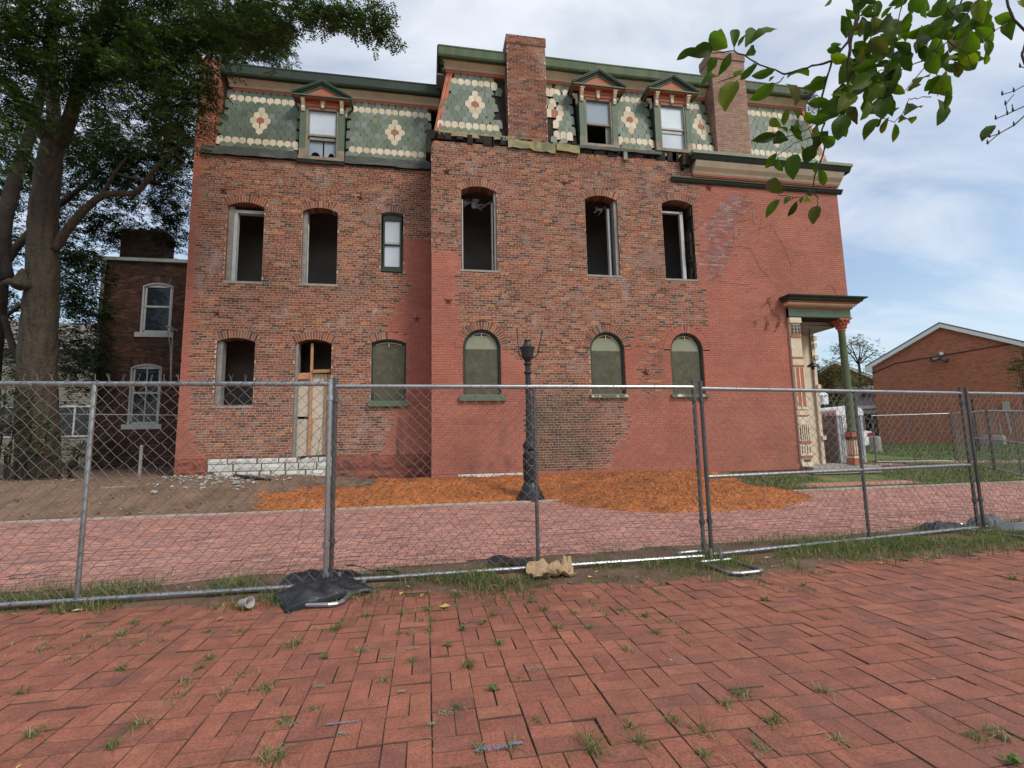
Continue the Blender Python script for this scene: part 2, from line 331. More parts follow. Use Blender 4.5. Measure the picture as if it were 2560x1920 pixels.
    MT['grass'] = mat('short_grass', ramp=[(4, (0.085, 0.125, 0.035)), (3, (0.065, 0.105, 0.028)), (3, (0.12, 0.155, 0.05)), (2, (0.22, 0.20, 0.085)), (2, (0.30, 0.25, 0.13))], rough=0.7, rvar=0.15, noise=(1.2, 0.2), trans=0.25)
    MT['weed'] = mat('pale_weed_grass', ramp=[(4, (0.10, 0.14, 0.05)), (3, (0.14, 0.17, 0.07)), (3, (0.33, 0.29, 0.16)), (1, (0.06, 0.11, 0.04))], rough=0.7, rvar=0.15, noise=None, trans=0.25)
    MT['lawn'] = mat('mown_lawn', ramp=[(4, (0.085, 0.145, 0.035)), (3, (0.065, 0.12, 0.03)), (2, (0.12, 0.17, 0.05))], rough=0.75, rvar=0.15, noise=(0.5, 0.2), trans=0.2)
    MT['bark'] = mat('furrowed_bark', base=(0.085, 0.066, 0.048), rough=0.95, noise=(2.5, 0.25), stains=[((0.045, 0.034, 0.027), 9, 0.47, 0.6, 0.8, (1, 1, .16)), ((0.07, 0.085, 0.04), 1.2, 0.55, 0.75, 0.5)], bump=(11, 1.0, 0.06))
    MT['bark_d'] = mat('dark_bark', base=(0.045, 0.036, 0.03), rough=0.95, noise=(2.5, 0.3), bump=(11, 0.9, 0.04))
    MT['twig'] = mat('brown_twig_bark', base=(0.075, 0.058, 0.050), rough=0.85, noise=(14, 0.3), bump=(60, 0.4, 0.004))
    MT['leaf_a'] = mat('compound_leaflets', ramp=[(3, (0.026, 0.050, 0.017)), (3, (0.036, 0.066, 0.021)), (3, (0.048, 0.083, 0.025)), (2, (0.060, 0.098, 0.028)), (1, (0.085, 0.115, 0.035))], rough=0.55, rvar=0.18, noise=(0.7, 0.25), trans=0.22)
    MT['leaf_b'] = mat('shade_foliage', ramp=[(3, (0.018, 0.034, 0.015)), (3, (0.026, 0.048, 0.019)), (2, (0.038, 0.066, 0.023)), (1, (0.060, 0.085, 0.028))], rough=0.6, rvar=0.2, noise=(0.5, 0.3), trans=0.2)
    MT['leaf_r'] = mat('rusty_dry_leaves', ramp=[(2, (0.035, 0.055, 0.022)), (2, (0.20, 0.10, 0.045)), (2, (0.13, 0.065, 0.035)), (1, (0.27, 0.16, 0.07))], rough=0.8, rvar=0.2, noise=None, trans=0.15)
    MT['leaf_o'] = mat('olive_shrub_leaves', ramp=[(3, (0.065, 0.095, 0.028)), (2, (0.095, 0.115, 0.035)), (2, (0.14, 0.135, 0.05)), (2, (0.04, 0.07, 0.025))], rough=0.7, rvar=0.2, noise=(0.5, 0.25), trans=0.2)
    MT['mag'] = mat('broad_glossy_leaf', ramp=[(4, (0.052, 0.105, 0.010)), (4, (0.072, 0.130, 0.010)), (3, (0.036, 0.076, 0.010)), (2, (0.12, 0.165, 0.012)), (1, (0.085, 0.085, 0.018)), (2, (0.028, 0.052, 0.010))], rough=0.55, spec=0.16, rvar=0.18, noise=(20, 0.16), fine=(90, 0.12), stains=[((0.085, 0.055, 0.02), 16, 0.60, 0.70, 0.7), ((0.10, 0.11, 0.02), 7, 0.56, 0.7, 0.4)], bump=(60, .5, .004), trans=0.5)
    MT['litter'] = mat('fallen_leaf', ramp=[(3, (0.42, 0.30, 0.10)), (3, (0.30, 0.19, 0.09)), (2, (0.50, 0.42, 0.26)), (2, (0.20, 0.11, 0.06)), (1, (0.55, 0.42, 0.06))], rough=0.85, rvar=0.2, noise=None)
    MT['mod_brick'] = modular_brick()
    MT['white_trim'] = mat('white_trim_paint', base=(0.72, 0.73, 0.74), rough=0.5, noise=(2, 0.06))
    MT['shingle'] = mat('grey_roof_shingle', base=(0.19, 0.165, 0.155), rough=0.9, noise=(6, 0.15), fine=(30, 0.15))
    MT['toilet'] = mat('grey_moulded_plastic', base=(0.33, 0.355, 0.38), rough=0.5, noise=(2, 0.05))
    MT['toilet_d'] = mat('shaded_grey_moulded_panel', base=(0.21, 0.235, 0.245), rough=0.55, noise=(2, 0.06))  # cabin grey darkened in colour for the shaded side; handle shares it
    MT['toilet_roof'] = mat('translucent_white_roof', base=(0.68, 0.70, 0.72), rough=0.5, noise=(3, 0.05))
    MT['sticker'] = mat('white_sticker', base=(0.72, 0.73, 0.73), rough=0.5, noise=None)
    MT['ink'] = mat('black_ink', base=(0.012, 0.012, 0.014), rough=0.6, noise=None)
    MT['car'] = mat('white_car_paint', base=(0.74, 0.75, 0.77), rough=0.25, spec=0.5, noise=None, coat=0.6)
    MT['tyre'] = mat('black_tyre', base=(0.012, 0.012, 0.013), rough=0.8, noise=None)
    MT['lamp_red'] = mat('red_lamp_lens', base=(0.30, 0.012, 0.03), rough=0.2, noise=None)
    MT['siding'] = mat('dimmed_beige_siding', base=(0.21, 0.195, 0.155), rough=0.8, rvar=0.05, noise=(1, 0.12))  # beige darkened so the house behind the foliage looks dim
    MT['vine'] = mat('dead_vine_stem', base=(0.35, 0.19, 0.13), rough=0.9, noise=(20, 0.2))
    MT['blue_paint'] = mat('blue_survey_paint', base=(0.20, 0.23, 0.33), rough=0.7, noise=(25, 0.25))
    MT['pipe'] = mat('grey_drain_pipe', base=(0.36, 0.38, 0.35), rough=0.6, noise=(2, 0.15))
    MT['mint'] = mat('chalky_green_spot', base=(0.24, 0.24, 0.165), rough=0.8, noise=(30, 0.2))

def ground_material():
    m = bpy.data.materials.new('yard_ground')
    m.use_nodes = True
    nt = m.node_tree
    N, L = nt.nodes.new, nt.links.new
    bs = nt.nodes['Principled BSDF']
    bs.inputs['Roughness'].default_value = 1.0
    bs.inputs['Specular IOR Level'].default_value = 0.1
    geo = N('ShaderNodeNewGeometry')
    sep = N('ShaderNodeSeparateXYZ'); L(geo.outputs['Position'], sep.inputs[0])
    def noise(s, d=6):
        n = N('ShaderNodeTexNoise'); n.inputs['Scale'].default_value = s; n.inputs['Detail'].default_value = d
        L(geo.outputs['Position'], n.inputs['Vector']); return n.outputs['Fac']
    def ramp(f, stops):
        r = N('ShaderNodeValToRGB')
        while len(r.color_ramp.elements) < len(stops):
            r.color_ramp.elements.new(0.5)
        for e, (p, c) in zip(r.color_ramp.elements, stops):
            e.position = p; e.color = (*c, 1)
        L(f, r.inputs[0]); return r.outputs[0]
    dirt = ramp(noise(6), [(0.3, (0.085, 0.058, 0.042)), (0.55, (0.155, 0.11, 0.08)), (0.75, (0.24, 0.185, 0.14))])
    gr = ramp(noise(1.6), [(0.32, (0.20, 0.165, 0.085)), (0.46, (0.125, 0.145, 0.05)), (0.62, (0.085, 0.125, 0.038)), (0.8, (0.19, 0.19, 0.06))])
    mr = N('ShaderNodeMapRange')
    mr.inputs['From Min'].default_value = 7.2; mr.inputs['From Max'].default_value = 9.0
    L(sep.outputs['X'], mr.inputs['Value'])
    mx = N('ShaderNodeMix'); mx.data_type = 'RGBA'
    L(mr.outputs[0], mx.inputs[0]); L(dirt, mx.inputs[6]); L(gr, mx.inputs[7])
    L(mx.outputs[2], bs.inputs['Base Color'])
    bp = N('ShaderNodeBump'); bp.inputs['Strength'].default_value = 0.8; bp.inputs['Distance'].default_value = 0.03
    L(noise(18), bp.inputs['Height']); L(bp.outputs[0], bs.inputs['Normal'])
    return m

def modular_brick():
    m = bpy.data.materials.new('distant_modular_brick')
    m.use_nodes = True
    nt = m.node_tree
    N, L = nt.nodes.new, nt.links.new
    bs = nt.nodes['Principled BSDF']
    bs.inputs['Roughness'].default_value = 0.9
    uv = N('ShaderNodeUVMap')
    b = N('ShaderNodeTexBrick')
    b.inputs['Scale'].default_value = 1.0
    b.inputs['Brick Width'].default_value = 0.21
    b.inputs['Row Height'].default_value = 0.068
    b.inputs['Mortar Size'].default_value = 0.006
    b.inputs['Bias'].default_value = -0.45
    b.inputs['Color1'].default_value = (0.42, 0.130, 0.064, 1)
    b.inputs['Color2'].default_value = (0.075, 0.040, 0.036, 1)
    b.inputs['Mortar'].default_value = (0.30, 0.17, 0.12, 1)
    L(uv.outputs[0], b.inputs['Vector'])
    L(b.outputs['Color'], bs.inputs['Base Color'])
    return m
setup_materials()

# ------------------------------------------------------------------ building helpers
ORG = {}
class MB:
    """collects shapes in world coordinates and links them as one mesh object"""
    def __init__(s):
        s.v, s.f, s.m, s.r = [], [], [], []
    def add(s, verts, faces, mi=0, r=None):
        b = len(s.v)
        r = random.random() if r is None else r
        s.v.extend([tuple(p) for p in verts])
        for f in faces:
            s.f.append(tuple(i + b for i in f)); s.m.append(mi); s.r.append(r)
        return s
    def box(s, x0, y0, z0, x1, y1, z1, mi=0, r=None):
        v = [(x0, y0, z0), (x1, y0, z0), (x1, y1, z0), (x0, y1, z0), (x0, y0, z1), (x1, y0, z1), (x1, y1, z1), (x0, y1, z1)]
        return s.add(v, [(0, 3, 2, 1), (4, 5, 6, 7), (0, 1, 5, 4), (1, 2, 6, 5), (2, 3, 7, 6), (3, 0, 4, 7)], mi, r)
    def bar(s, a, b, w, h, mi=0, up=(0, 0, 1), r=None):
        a, b = Vector(a), Vector(b)
        d = (b - a).normalized()
        sd = d.cross(Vector(up))
        if sd.length < 1e-4:
            sd = d.cross(Vector((0, 1, 0)))
        sd.normalize()
        u = sd.cross(d)
        v = []
        for p in (a, b):
            for i, j in ((-1, -1), (1, -1), (1, 1), (-1, 1)):
                v.append(p + sd * (i * w / 2) + u * (j * h / 2))
        return s.add(v, [(0, 1, 2, 3), (7, 6, 5, 4), (0, 4, 5, 1), (1, 5, 6, 2), (2, 6, 7, 3), (3, 7, 4, 0)], mi, r)
    def tube(s, pts, rad, n=8, mi=0, r=None, cap=True, jit=0.0):
        pts = [Vector(p) for p in pts]
        if not hasattr(rad, '__len__'):
            rad = [rad] * len(pts)
        v, f = [], []
        ref = Vector((0.13, 0.21, 0.97))
        for i, p in enumerate(pts):
            d = (pts[min(i + 1, len(pts) - 1)] - pts[max(i - 1, 0)])
            d = d.normalized() if d.length > 1e-9 else Vector((0, 0, 1))
            a = d.cross(ref)
            if a.length < 0.05:
                a = d.cross(Vector((1, 0, 0)))
            a.normalize(); b = d.cross(a)
            for k in range(n):
                t = 2 * math.pi * k / n
                q = rad[i] * (1 + (random.uniform(-jit, jit) if jit else 0))
                v.append(p + a * (q * math.cos(t)) + b * (q * math.sin(t)))
        for i in range(len(pts) - 1):
            for k in range(n):
                k2 = (k + 1) % n
                f.append((i * n + k, (i + 1) * n + k, (i + 1) * n + k2, i * n + k2))
        if cap:
            f.append(tuple(range(n))); f.append(tuple((len(pts) - 1) * n + k for k in reversed(range(n))))
        return s.add(v, f, mi, r)
    def lathe(s, prof, cx, cy, n=16, mi=0, r=None, flute=0.0):
        v, f = [], []
        for (q, z) in prof:
            for k in range(n):
                t = 2 * math.pi * k / n
                qq = q * (1 - flute * (k % 2))
                v.append((cx + qq * math.cos(t), cy + qq * math.sin(t), z))
        for i in range(len(prof) - 1):
            for k in range(n):
                k2 = (k + 1) % n
                f.append((i * n + k, i * n + k2, (i + 1) * n + k2, (i + 1) * n + k))
        f.append(tuple(reversed(range(n)))); f.append(tuple((len(prof) - 1) * n + k for k in range(n)))
        return s.add(v, f, mi, r)
    def prism(s, poly, a, b, mi=0, r=None):
        """poly: list of 3D points of one end (plane), a/b: offsets of the two ends"""
        a, b = Vector(a), Vector(b)
        n = len(poly)
        v = [Vector(p) + a for p in poly] + [Vector(p) + b for p in poly]
        f = [tuple(range(n)), tuple(reversed(range(n, 2 * n)))]
        for i in range(n):
            j = (i + 1) % n
            f.append((i, i + n, j + n, j))
        return s.add(v, f, mi, r)
    def build(s, name, mats, parent=None, label=None, kind=None, smooth=False, loc=None, cat=None, group=None):
        o0 = ORG[parent.name] if parent is not None else Vector(loc if loc is not None else (0, 0, 0))
        me = bpy.data.meshes.new(name)
        me.from_pydata([(p[0] - o0.x, p[1] - o0.y, p[2] - o0.z) for p in s.v], [], s.f)
        for m_ in (mats if isinstance(mats, (list, tuple)) else [mats]):
            me.materials.append(MT[m_])
        if isinstance(mats, (list, tuple)):
            me.polygons.foreach_set('material_index', s.m)
        at = me.attributes.new('rnd', 'FLOAT', 'FACE')
        at.data.foreach_set('value', s.r)
        if smooth:
            me.polygons.foreach_set('use_smooth', [True] * len(me.polygons))
        me.update()
        return link(name, me, parent, o0, label, kind, cat, group)

def link(name, me, parent, o0, label=None, kind=None, cat=None, group=None):
    o = bpy.data.objects.new(name, me)
    COL.objects.link(o)
    ORG[o.name] = Vector(o0)
    if parent is not None:
        o.parent = parent
    else:
        o.location = o0
    tag(o, label, cat, group, kind)
    return o
def tag(o, label=None, cat=None, group=None, kind=None):
    if label: o['label'] = label
    if cat: o['category'] = cat
    if group: o['group'] = group
    if kind: o['kind'] = kind
    return o
def thing(name, loc, label, cat, group=None):
    o = bpy.data.objects.new(name, None)
    o.empty_display_size = 0.1
    COL.objects.link(o)
    o.location = loc
    ORG[o.name] = Vector(loc)
    return tag(o, label, cat, group)
def piece(name, me, parent, mw):
    """one of many alike pieces: shares mesh data; mw is its placement in the world"""
    o = bpy.data.objects.new(name, me)
    COL.objects.link(o)
    o.parent = parent
    m = mw.copy()
    m.translation = m.translation - ORG[parent.name]
    o.matrix_local = m
    return o
def np_mesh(name, verts, faces, rnd, matname, parent=None, kind=None, label=None, cat=None, loc=(0, 0, 0), group=None):
    """verts (n,3); faces (m,k) one k for all"""
    o0 = ORG[parent.name] if parent is not None else Vector(loc)
    verts = np.asarray(verts, np.float32) - np.array(o0, np.float32)
    faces = np.asarray(faces, np.int32)
    me = bpy.data.meshes.new(name)
    me.vertices.add(len(verts)); me.vertices.foreach_set('co', verts.ravel())
    k = faces.shape[1]
    me.loops.add(faces.size); me.loops.foreach_set('vertex_index', faces.ravel())
    me.polygons.add(len(faces))
    me.polygons.foreach_set('loop_start', np.arange(0, faces.size, k, dtype=np.int32))
    me.polygons.foreach_set('loop_total', np.full(len(faces), k, np.int32))
    at = me.attributes.new('rnd', 'FLOAT', 'FACE')
    at.data.foreach_set('value', np.asarray(rnd, np.float32))
    me.materials.append(MT[matname])
    me.update(); me.validate()
    return link(name, me, parent, o0, label, kind, cat, group)
def mesh_only(mb, name, mats):
    me = bpy.data.meshes.new(name)
    me.from_pydata(mb.v, [], mb.f)
    for m_ in mats:
        me.materials.append(MT[m_])
    me.polygons.foreach_set('material_index', mb.m)
    me.update()
    return me
def inpoly(x, z, poly):
    c = False
    j = len(poly) - 1
    for i in range(len(poly)):
        xi, zi = poly[i]; xj, zj = poly[j]
        if (zi > z) != (zj > z) and x < (xj - xi) * (z - zi) / (zj - zi) + xi:
            c = not c
        j = i
    return c
def smooth01(t):
    t = max(0.0, min(1.0, t)); return t * t * (3 - 2 * t)
def vnoise(x, y, s=1.0, seed=0):
    """cheap smooth value noise in 2D, -1..1"""
    x, y = x * s, y * s
    xi, yi = math.floor(x), math.floor(y)
    def h(a, b):
        n = (a * 374761393 + b * 668265263 + seed * 974711) & 0xffffffff
        n = ((n ^ (n >> 13)) * 1274126177) & 0xffffffff
        return ((n ^ (n >> 16)) & 0xffff) / 32767.5 - 1
    fx, fy = x - xi, y - yi
    fx, fy = fx * fx * (3 - 2 * fx), fy * fy * (3 - 2 * fy)
    a = h(xi, yi) * (1 - fx) + h(xi + 1, yi) * fx
    b = h(xi, yi + 1) * (1 - fx) + h(xi + 1, yi + 1) * fx
    return a * (1 - fy) + b * fy

# ------------------------------------------------------------------ measured shapes (metres)
EXP_R = [[0.13,9.85],[8.24,9.83],[8.05,7.75],[7.97,6.03],[8.17,5.76],[8.2,5.15],[8.19,4.6],[7.73,4.56],[7.57,4.5],[6.05,4.53],[5.86,4.47],[5.76,4.14],[5.53,3.83],[5.54,2.53],[5.64,1.75],[5.4,1.26],[5.04,0.99],[4.89,0.34],[2.67,0.39],[2.67,2.43],[2.65,3.47],[2.24,3.47],[2.25,3.75],[1.47,4.17],[1.0,4.08],[0.89,4.16],[0.82,4.6],[0.78,5.83],[0.91,5.94],[0.86,6.49],[0.09,6.45]]
EXP_R2 = [[6.01,4.49],[6.73,4.51],[6.54,2.42],[5.94,2.42]]
FADE = [[9.45,8.9],[9.97,8.58],[9.29,7.82],[9.08,6.79],[8.68,6.02],[8.3,6.13],[8.33,7.26],[8.5,7.97],[8.87,8.44]]
EXP_L = [[-6.13,9.51],[0.16,9.42],[0.17,7.32],[-0.67,7.28],[-0.64,6.15],[-0.4,5.96],[-0.6,5.6],[-0.92,5.17],[-0.98,4.91],[-1.06,4.74],[-1.07,4.26],[-0.73,3.68],[-0.61,2.34],[-0.83,2.3],[-0.89,1.88],[-1.08,1.46],[-1.21,0.94],[-5.59,1.04],[-5.77,1.11],[-5.89,1.52],[-6.01,2.04],[-6.04,2.99],[-6.14,3.95],[-6.12,4.93],[-6.1,5.82],[-6.08,6.95],[-6.18,7.86],[-6.16,8.44],[-6.15,9.27]]
STARS = [[0.56,13,8.83],[3.93,13,8.74],[8.53,13,8.94],[0.59,13,5.13],[6.15,13,3.22],[-5.54,14.1,8.43],[-1.87,14.1,8.47],[-5.53,14.1,4.92],[-0.27,14.1,4.88]]
VINE_LEAVES = [[[9.986,5.199],[10.237,5.431],[10.462,5.651]],[[10.218,5.518],[10.29,5.27],[10.362,5.022],[10.533,4.965],[10.589,4.842],[10.503,4.653],[10.39,4.465]],[[9.71,4.82],[9.724,4.673]],[[10.152,4.955],[10.111,4.805],[10.141,4.682],[10.064,4.582],[10.095,4.484]],[[10.515,4.778],[10.429,4.59]]]
VINE_STEMS = [[[9.078,7.147],[9.618,7.65],[10.065,8.066]],[[9.08,7.173],[9.398,7.445],[9.487,7.707]],[[9.031,7.069],[9.439,7.128],[9.773,7.081],[9.888,6.832],[10.058,6.458],[10.372,6.154]],[[10.273,8.079],[10.174,7.748],[10.11,7.485]],[[9.226,7.82],[9.644,7.949],[9.996,8.062],[10.14,8.136]],[[9.243,7.693],[9.262,7.438],[9.226,7.155]],[[10.656,7.711],[10.835,7.395],[10.978,7.143],[11.08,6.76],[11.145,6.57]],[[9.244,6.071],[9.499,6.244],[9.683,6.353]],[[9.379,5.615],[9.658,5.749],[9.936,5.847]],[[8.552,6.019],[9.073,5.939],[9.578,5.909],[9.676,5.962]],[[12.304,5.908],[12.387,6.014],[12.551,5.942],[12.698,5.599],[12.712,5.342]],[[9.52,8.097],[9.955,8.385],[9.979,7.866]],[[9.602,7.456],[10.03,7.674],[10.604,7.903]]]
TRUNK_A = [[[-10.116,15.155,0.615,0.4862],[-10.096,15.067,1.296,0.4587],[-10.12,14.902,2.658,0.4305],[-10.09,14.74,3.915,0.4032],[-10.03,14.599,4.961,0.3762],[-9.969,14.471,5.902,0.3491],[-9.971,14.339,6.971,0.321],[-9.91,14.21,7.923,0.2937],[-9.797,14.073,8.864,0.2668],[-9.673,13.979,9.437,0.2398]],[[-9.724,14.001,9.337,0.193],[-9.98,13.643,9.832,0.1572],[-10.254,13.282,10.38,0.124],[-10.498,12.97,10.494,0.0935]],[[-9.536,13.968,9.333,0.1788],[-9.141,13.655,9.977,0.1568],[-8.845,13.361,10.603,0.1344],[-8.464,13.032,11.392,0.1126],[-7.866,12.624,12.514,0.0916],[-7.589,12.347,13.031,0.0695]],[[-9.927,14.409,9.633,0.1757],[-10.026,14.25,11.05,0.1551],[-10.053,14.072,12.515,0.1351],[-9.982,13.938,13.49,0.1156],[-9.934,13.833,14.27,0.0958]],[[-9.673,14.334,6.589,0.116],[-9.262,14.143,7.127,0.1065],[-8.76,13.944,7.612,0.0971],[-8.355,13.788,7.885,0.0872],[-7.952,13.661,7.921,0.0769],[-7.368,13.506,7.931,0.067],[-6.881,13.299,8.497,0.0564],[-6.397,13.11,8.92,0.0455],[-5.985,12.965,9.089,0.0342]],[[-8.388,13.841,7.911,0.0483],[-7.922,13.538,8.453,0.0343],[-7.556,13.286,8.73,0.0201]],[[-8.015,13.704,8.491,0.0326],[-7.25,13.562,8.27,0.0265],[-6.628,13.428,8.193,0.0199],[-6.101,13.334,7.931,0.013]],[[-8.835,13.308,10.362,0.046],[-8.291,13.038,10.665,0.036],[-7.667,12.8,10.599,0.026],[-7.232,12.579,10.668,0.0157]],[[-8.291,12.718,11.045,0.045],[-7.182,12.245,11.362,0.0357],[-6.193,11.843,11.276,0.0259],[-5.321,11.504,10.852,0.0157]],[[-9.805,12.746,11.311,0.031],[-8.415,12.388,11.202,0.027],[-7.646,12.145,11.041,0.022],[-6.892,11.886,11.029,0.0168],[-6.486,11.664,11.211,0.0112]],[[-7.637,12.256,12.186,0.0528],[-6.23,11.787,12.322,0.0461],[-4.866,11.38,12.025,0.0388],[-3.544,11.011,11.482,0.0308],[-2.267,10.642,10.993,0.0221],[-1.231,10.315,10.519,0.0129]]]
TRUNK_B = [[[-12.873,17.114,1.099,0.2565],[-12.611,16.705,4.015,0.2346],[-12.383,16.375,6.348,0.2121],[-12.224,16.129,8.097,0.1887],[-11.901,15.913,9.376,0.1659],[-11.555,15.722,10.421,0.1428],[-11.094,15.424,12.164,0.1195],[-10.634,15.083,14.258,0.0954]],[[-12.128,16.331,6.342,0.1646],[-12.479,16.188,7.985,0.122],[-13.062,16.056,9.866,0.0797]],[[-11.418,16.248,3.539,0.0901],[-11.761,16.2,4.404,0.0809],[-11.989,16.14,5.209,0.0722]]]
CROWN_A = [[-9.44,12.18,11.22,0.87,1.03],[-8.37,12.25,11.64,1.1,1.05],[-6.78,11.72,11.16,1.14,1.12],[-5.39,11.29,11.06,1.01,0.92],[-4.27,10.99,11.04,0.87,0.73],[-3.53,11.07,11.01,0.55,0.65],[-9.37,12.79,10.38,1.0,1.07],[-8.13,12.86,10.48,0.92,1.0],[-6.17,11.66,9.96,0.83,1.02],[-5.48,11.43,9.17,0.5,0.82],[-6.18,11.99,8.99,0.51,0.75],[-3.17,10.4,10.93,0.7,0.26],[-2.48,10.29,10.85,0.72,0.3],[-1.79,10.18,10.73,0.64,0.3],[-1.22,10.11,10.54,0.42,0.3],[-0.94,10.09,10.28,0.17,0.23],[-2.13,10.26,10.61,0.36,0.23],[-9.21,12.01,8.13,0.41,0.71],[-9.44,12.43,9.27,0.58,0.56],[-7.67,12.87,11.43,0.87,0.81],[-4.94,11.1,9.46,0.25,0.71],[-4.9,11.17,10.46,0.43,0.55],[-5.6,11.12,10.18,0.57,0.63]]
CROWN_C = [[-5.89,16.25,14.6,1.04,0.94],[-5.12,16.61,14.71,0.75,0.76],[-6.62,16.74,15.84,1.19,0.97],[-5.67,16.57,15.82,0.95,0.83],[-7.16,16.92,15.16,0.78,0.83],[-3.96,15.55,13.37,0.18,0.13],[-11.1,17.97,12.23,1.05,0.97],[-9.74,17.86,11.24,0.97,1.1],[-8.65,17.7,10.95,0.75,1.1],[-12.12,18.78,11.29,0.71,0.99],[-11.03,19.21,10.39,1.13,0.88],[-9.3,18.95,10.07,0.79,0.88],[-11.7,18.95,9.31,0.71,0.71],[-10.74,19.81,9.29,1.05,0.6],[-9.41,19.6,9.12,0.54,0.6],[-11.77,18.65,7.72,0.68,0.69],[-11.56,18.29,6.2,0.61,0.8],[-11.09,18.46,6.69,0.46,0.68],[-11.69,18.46,5.01,0.6,0.67],[-10.89,18.29,5.26,0.45,0.67],[-11.55,18.57,3.94,0.55,0.67],[-10.83,18.43,4.06,0.34,0.54],[-10.89,19.1,11.12,0.63,0.58],[-8.24,17.51,11.9,0.51,0.83],[-10.98,17.11,6.65,0.52,0.76],[-10.54,17.18,5.52,0.47,0.63],[-10.96,17.22,4.12,0.46,0.75],[-10.42,17.3,4.39,0.37,0.63],[-10.66,17.49,3.15,0.52,0.44],[-11.23,17.03,7.66,0.41,0.63],[-10.82,17.48,7.59,0.43,0.65],[-9.81,16.89,10.92,0.78,0.65],[-10.57,17.12,10.17,0.66,0.65],[-11.47,17.14,11.21,0.53,0.65],[-8.53,17.11,11.46,0.6,0.67]]
CROWN_D = [[-14.22,18.77,10.23,0.53,1.24],[-13.94,19.1,11.33,0.78,1.14],[-14.09,18.99,8.31,0.53,0.97],[-14.22,19.25,6.4,0.53,0.97],[-13.94,19.41,4.75,0.54,0.83],[-13.19,19.59,10.44,0.47,0.88],[-12.9,19.68,9.27,0.48,0.73],[-13.0,18.3,12.26,0.88,0.83]]
SHRUB_L = [[-9.68,13.68,1.97,0.52,0.57],[-9.19,13.73,1.67,0.46,0.48],[-9.42,13.53,1.21,0.51,0.38],[-8.88,13.83,1.28,0.31,0.39],[-10.08,13.87,2.66,0.3,0.49],[-9.71,14.02,2.58,0.31,0.4],[-8.73,14.22,1.28,0.25,0.3]]
SHRUB_L2 = [[-11.07,18.29,1.41,0.43,0.52],[-10.43,18.2,1.27,0.44,0.45],[-10.4,19.2,1.39,0.48,0.55],[-9.87,19.64,1.24,0.5,0.43],[-9.17,19.5,1.36,0.38,0.5],[-10.94,19.41,2.09,0.48,0.42],[-9.14,19.9,2.23,0.26,0.73]]
IVY_L = [[-11.15,19.79,7.56,0.23,0.89],[-11.29,20.04,5.8,0.23,1.03],[-9.16,19.62,6.97,0.27,1.19],[-9.3,19.94,4.61,0.34,1.04],[-10.99,20.24,3.74,0.51,0.74],[-9.81,19.95,5.21,0.4,0.3],[-11.01,20.26,1.98,0.5,0.73],[-9.24,20.16,1.95,0.4,0.74]]
SHRUB_R = [[27.33,29.51,4.96,0.89,1.1],[28.01,29.29,5.77,0.71,0.61],[26.26,28.86,3.53,1.0,1.07],[27.06,28.69,3.78,0.74,1.07],[27.58,28.73,2.7,0.98,0.8],[29.81,30.09,5.04,0.51,0.71],[26.78,29.51,5.79,0.64,0.69]]
SHRUB_R2 = [[34.71,34.26,5.73,0.88,0.71],[35.35,34.27,4.75,0.64,0.81],[35.67,34.07,5.87,0.52,0.58],[35.03,34.1,6.53,0.44,0.39]]
BUSH_R = [[28.41,19.12,4.75,0.33,0.39],[28.74,19.14,4.17,0.36,0.51],[28.7,19.01,5.23,0.3,0.39],[28.89,19.17,3.68,0.21,0.31]]
BUSH_R2 = [[27.3,20.58,2.83,0.2,0.45],[27.26,20.52,3.33,0.13,0.32]]
BARE_R = [[[39.923,39.788,3.248,0.122],[39.917,39.328,6.954,0.1068],[39.731,39.176,8.441,0.0917]],[[39.731,39.222,8.07,0.0611],[38.809,39.243,9.2,0.0401],[37.889,39.38,9.404,0.0187]],[[39.731,39.199,8.255,0.0611],[39.177,39.133,9.564,0.04],[38.808,39.151,9.942,0.0185]],[[39.804,39.163,8.439,0.0611],[39.913,39.006,9.549,0.0397],[39.544,38.987,10.224,0.0184]],[[39.841,39.18,8.253,0.0611],[40.465,38.956,9.168,0.0394],[40.649,38.869,9.609,0.0182]],[[39.842,39.203,8.068,0.0611],[41.018,38.883,8.971,0.0392],[41.312,38.809,9.151,0.018]],[[39.915,39.144,8.437,0.0458],[40.207,38.955,9.543,0.0304],[40.28,38.887,9.987,0.0152]],[[39.177,39.179,9.193,0.0461],[38.369,39.366,8.838,0.031],[37.523,39.581,8.299,0.0156]],[[40.282,39.034,8.801,0.0456],[40.834,38.961,8.604,0.0302],[41.313,38.925,8.224,0.015]],[[39.546,39.162,8.815,0.0383],[38.625,39.206,9.76,0.0271],[38.257,39.293,9.582,0.0155]],[[40.465,38.956,9.168,0.0303],[40.943,38.836,9.455,0.0226],[41.164,38.826,9.228,0.0151]],[[39.103,39.146,9.565,0.0308],[39.102,39.054,10.307,0.0231],[38.881,39.083,10.385,0.0154]],[[42.306,38.683,8.76,0.0446],[41.681,38.861,8.217,0.0299],[41.314,38.971,7.853,0.015]]]
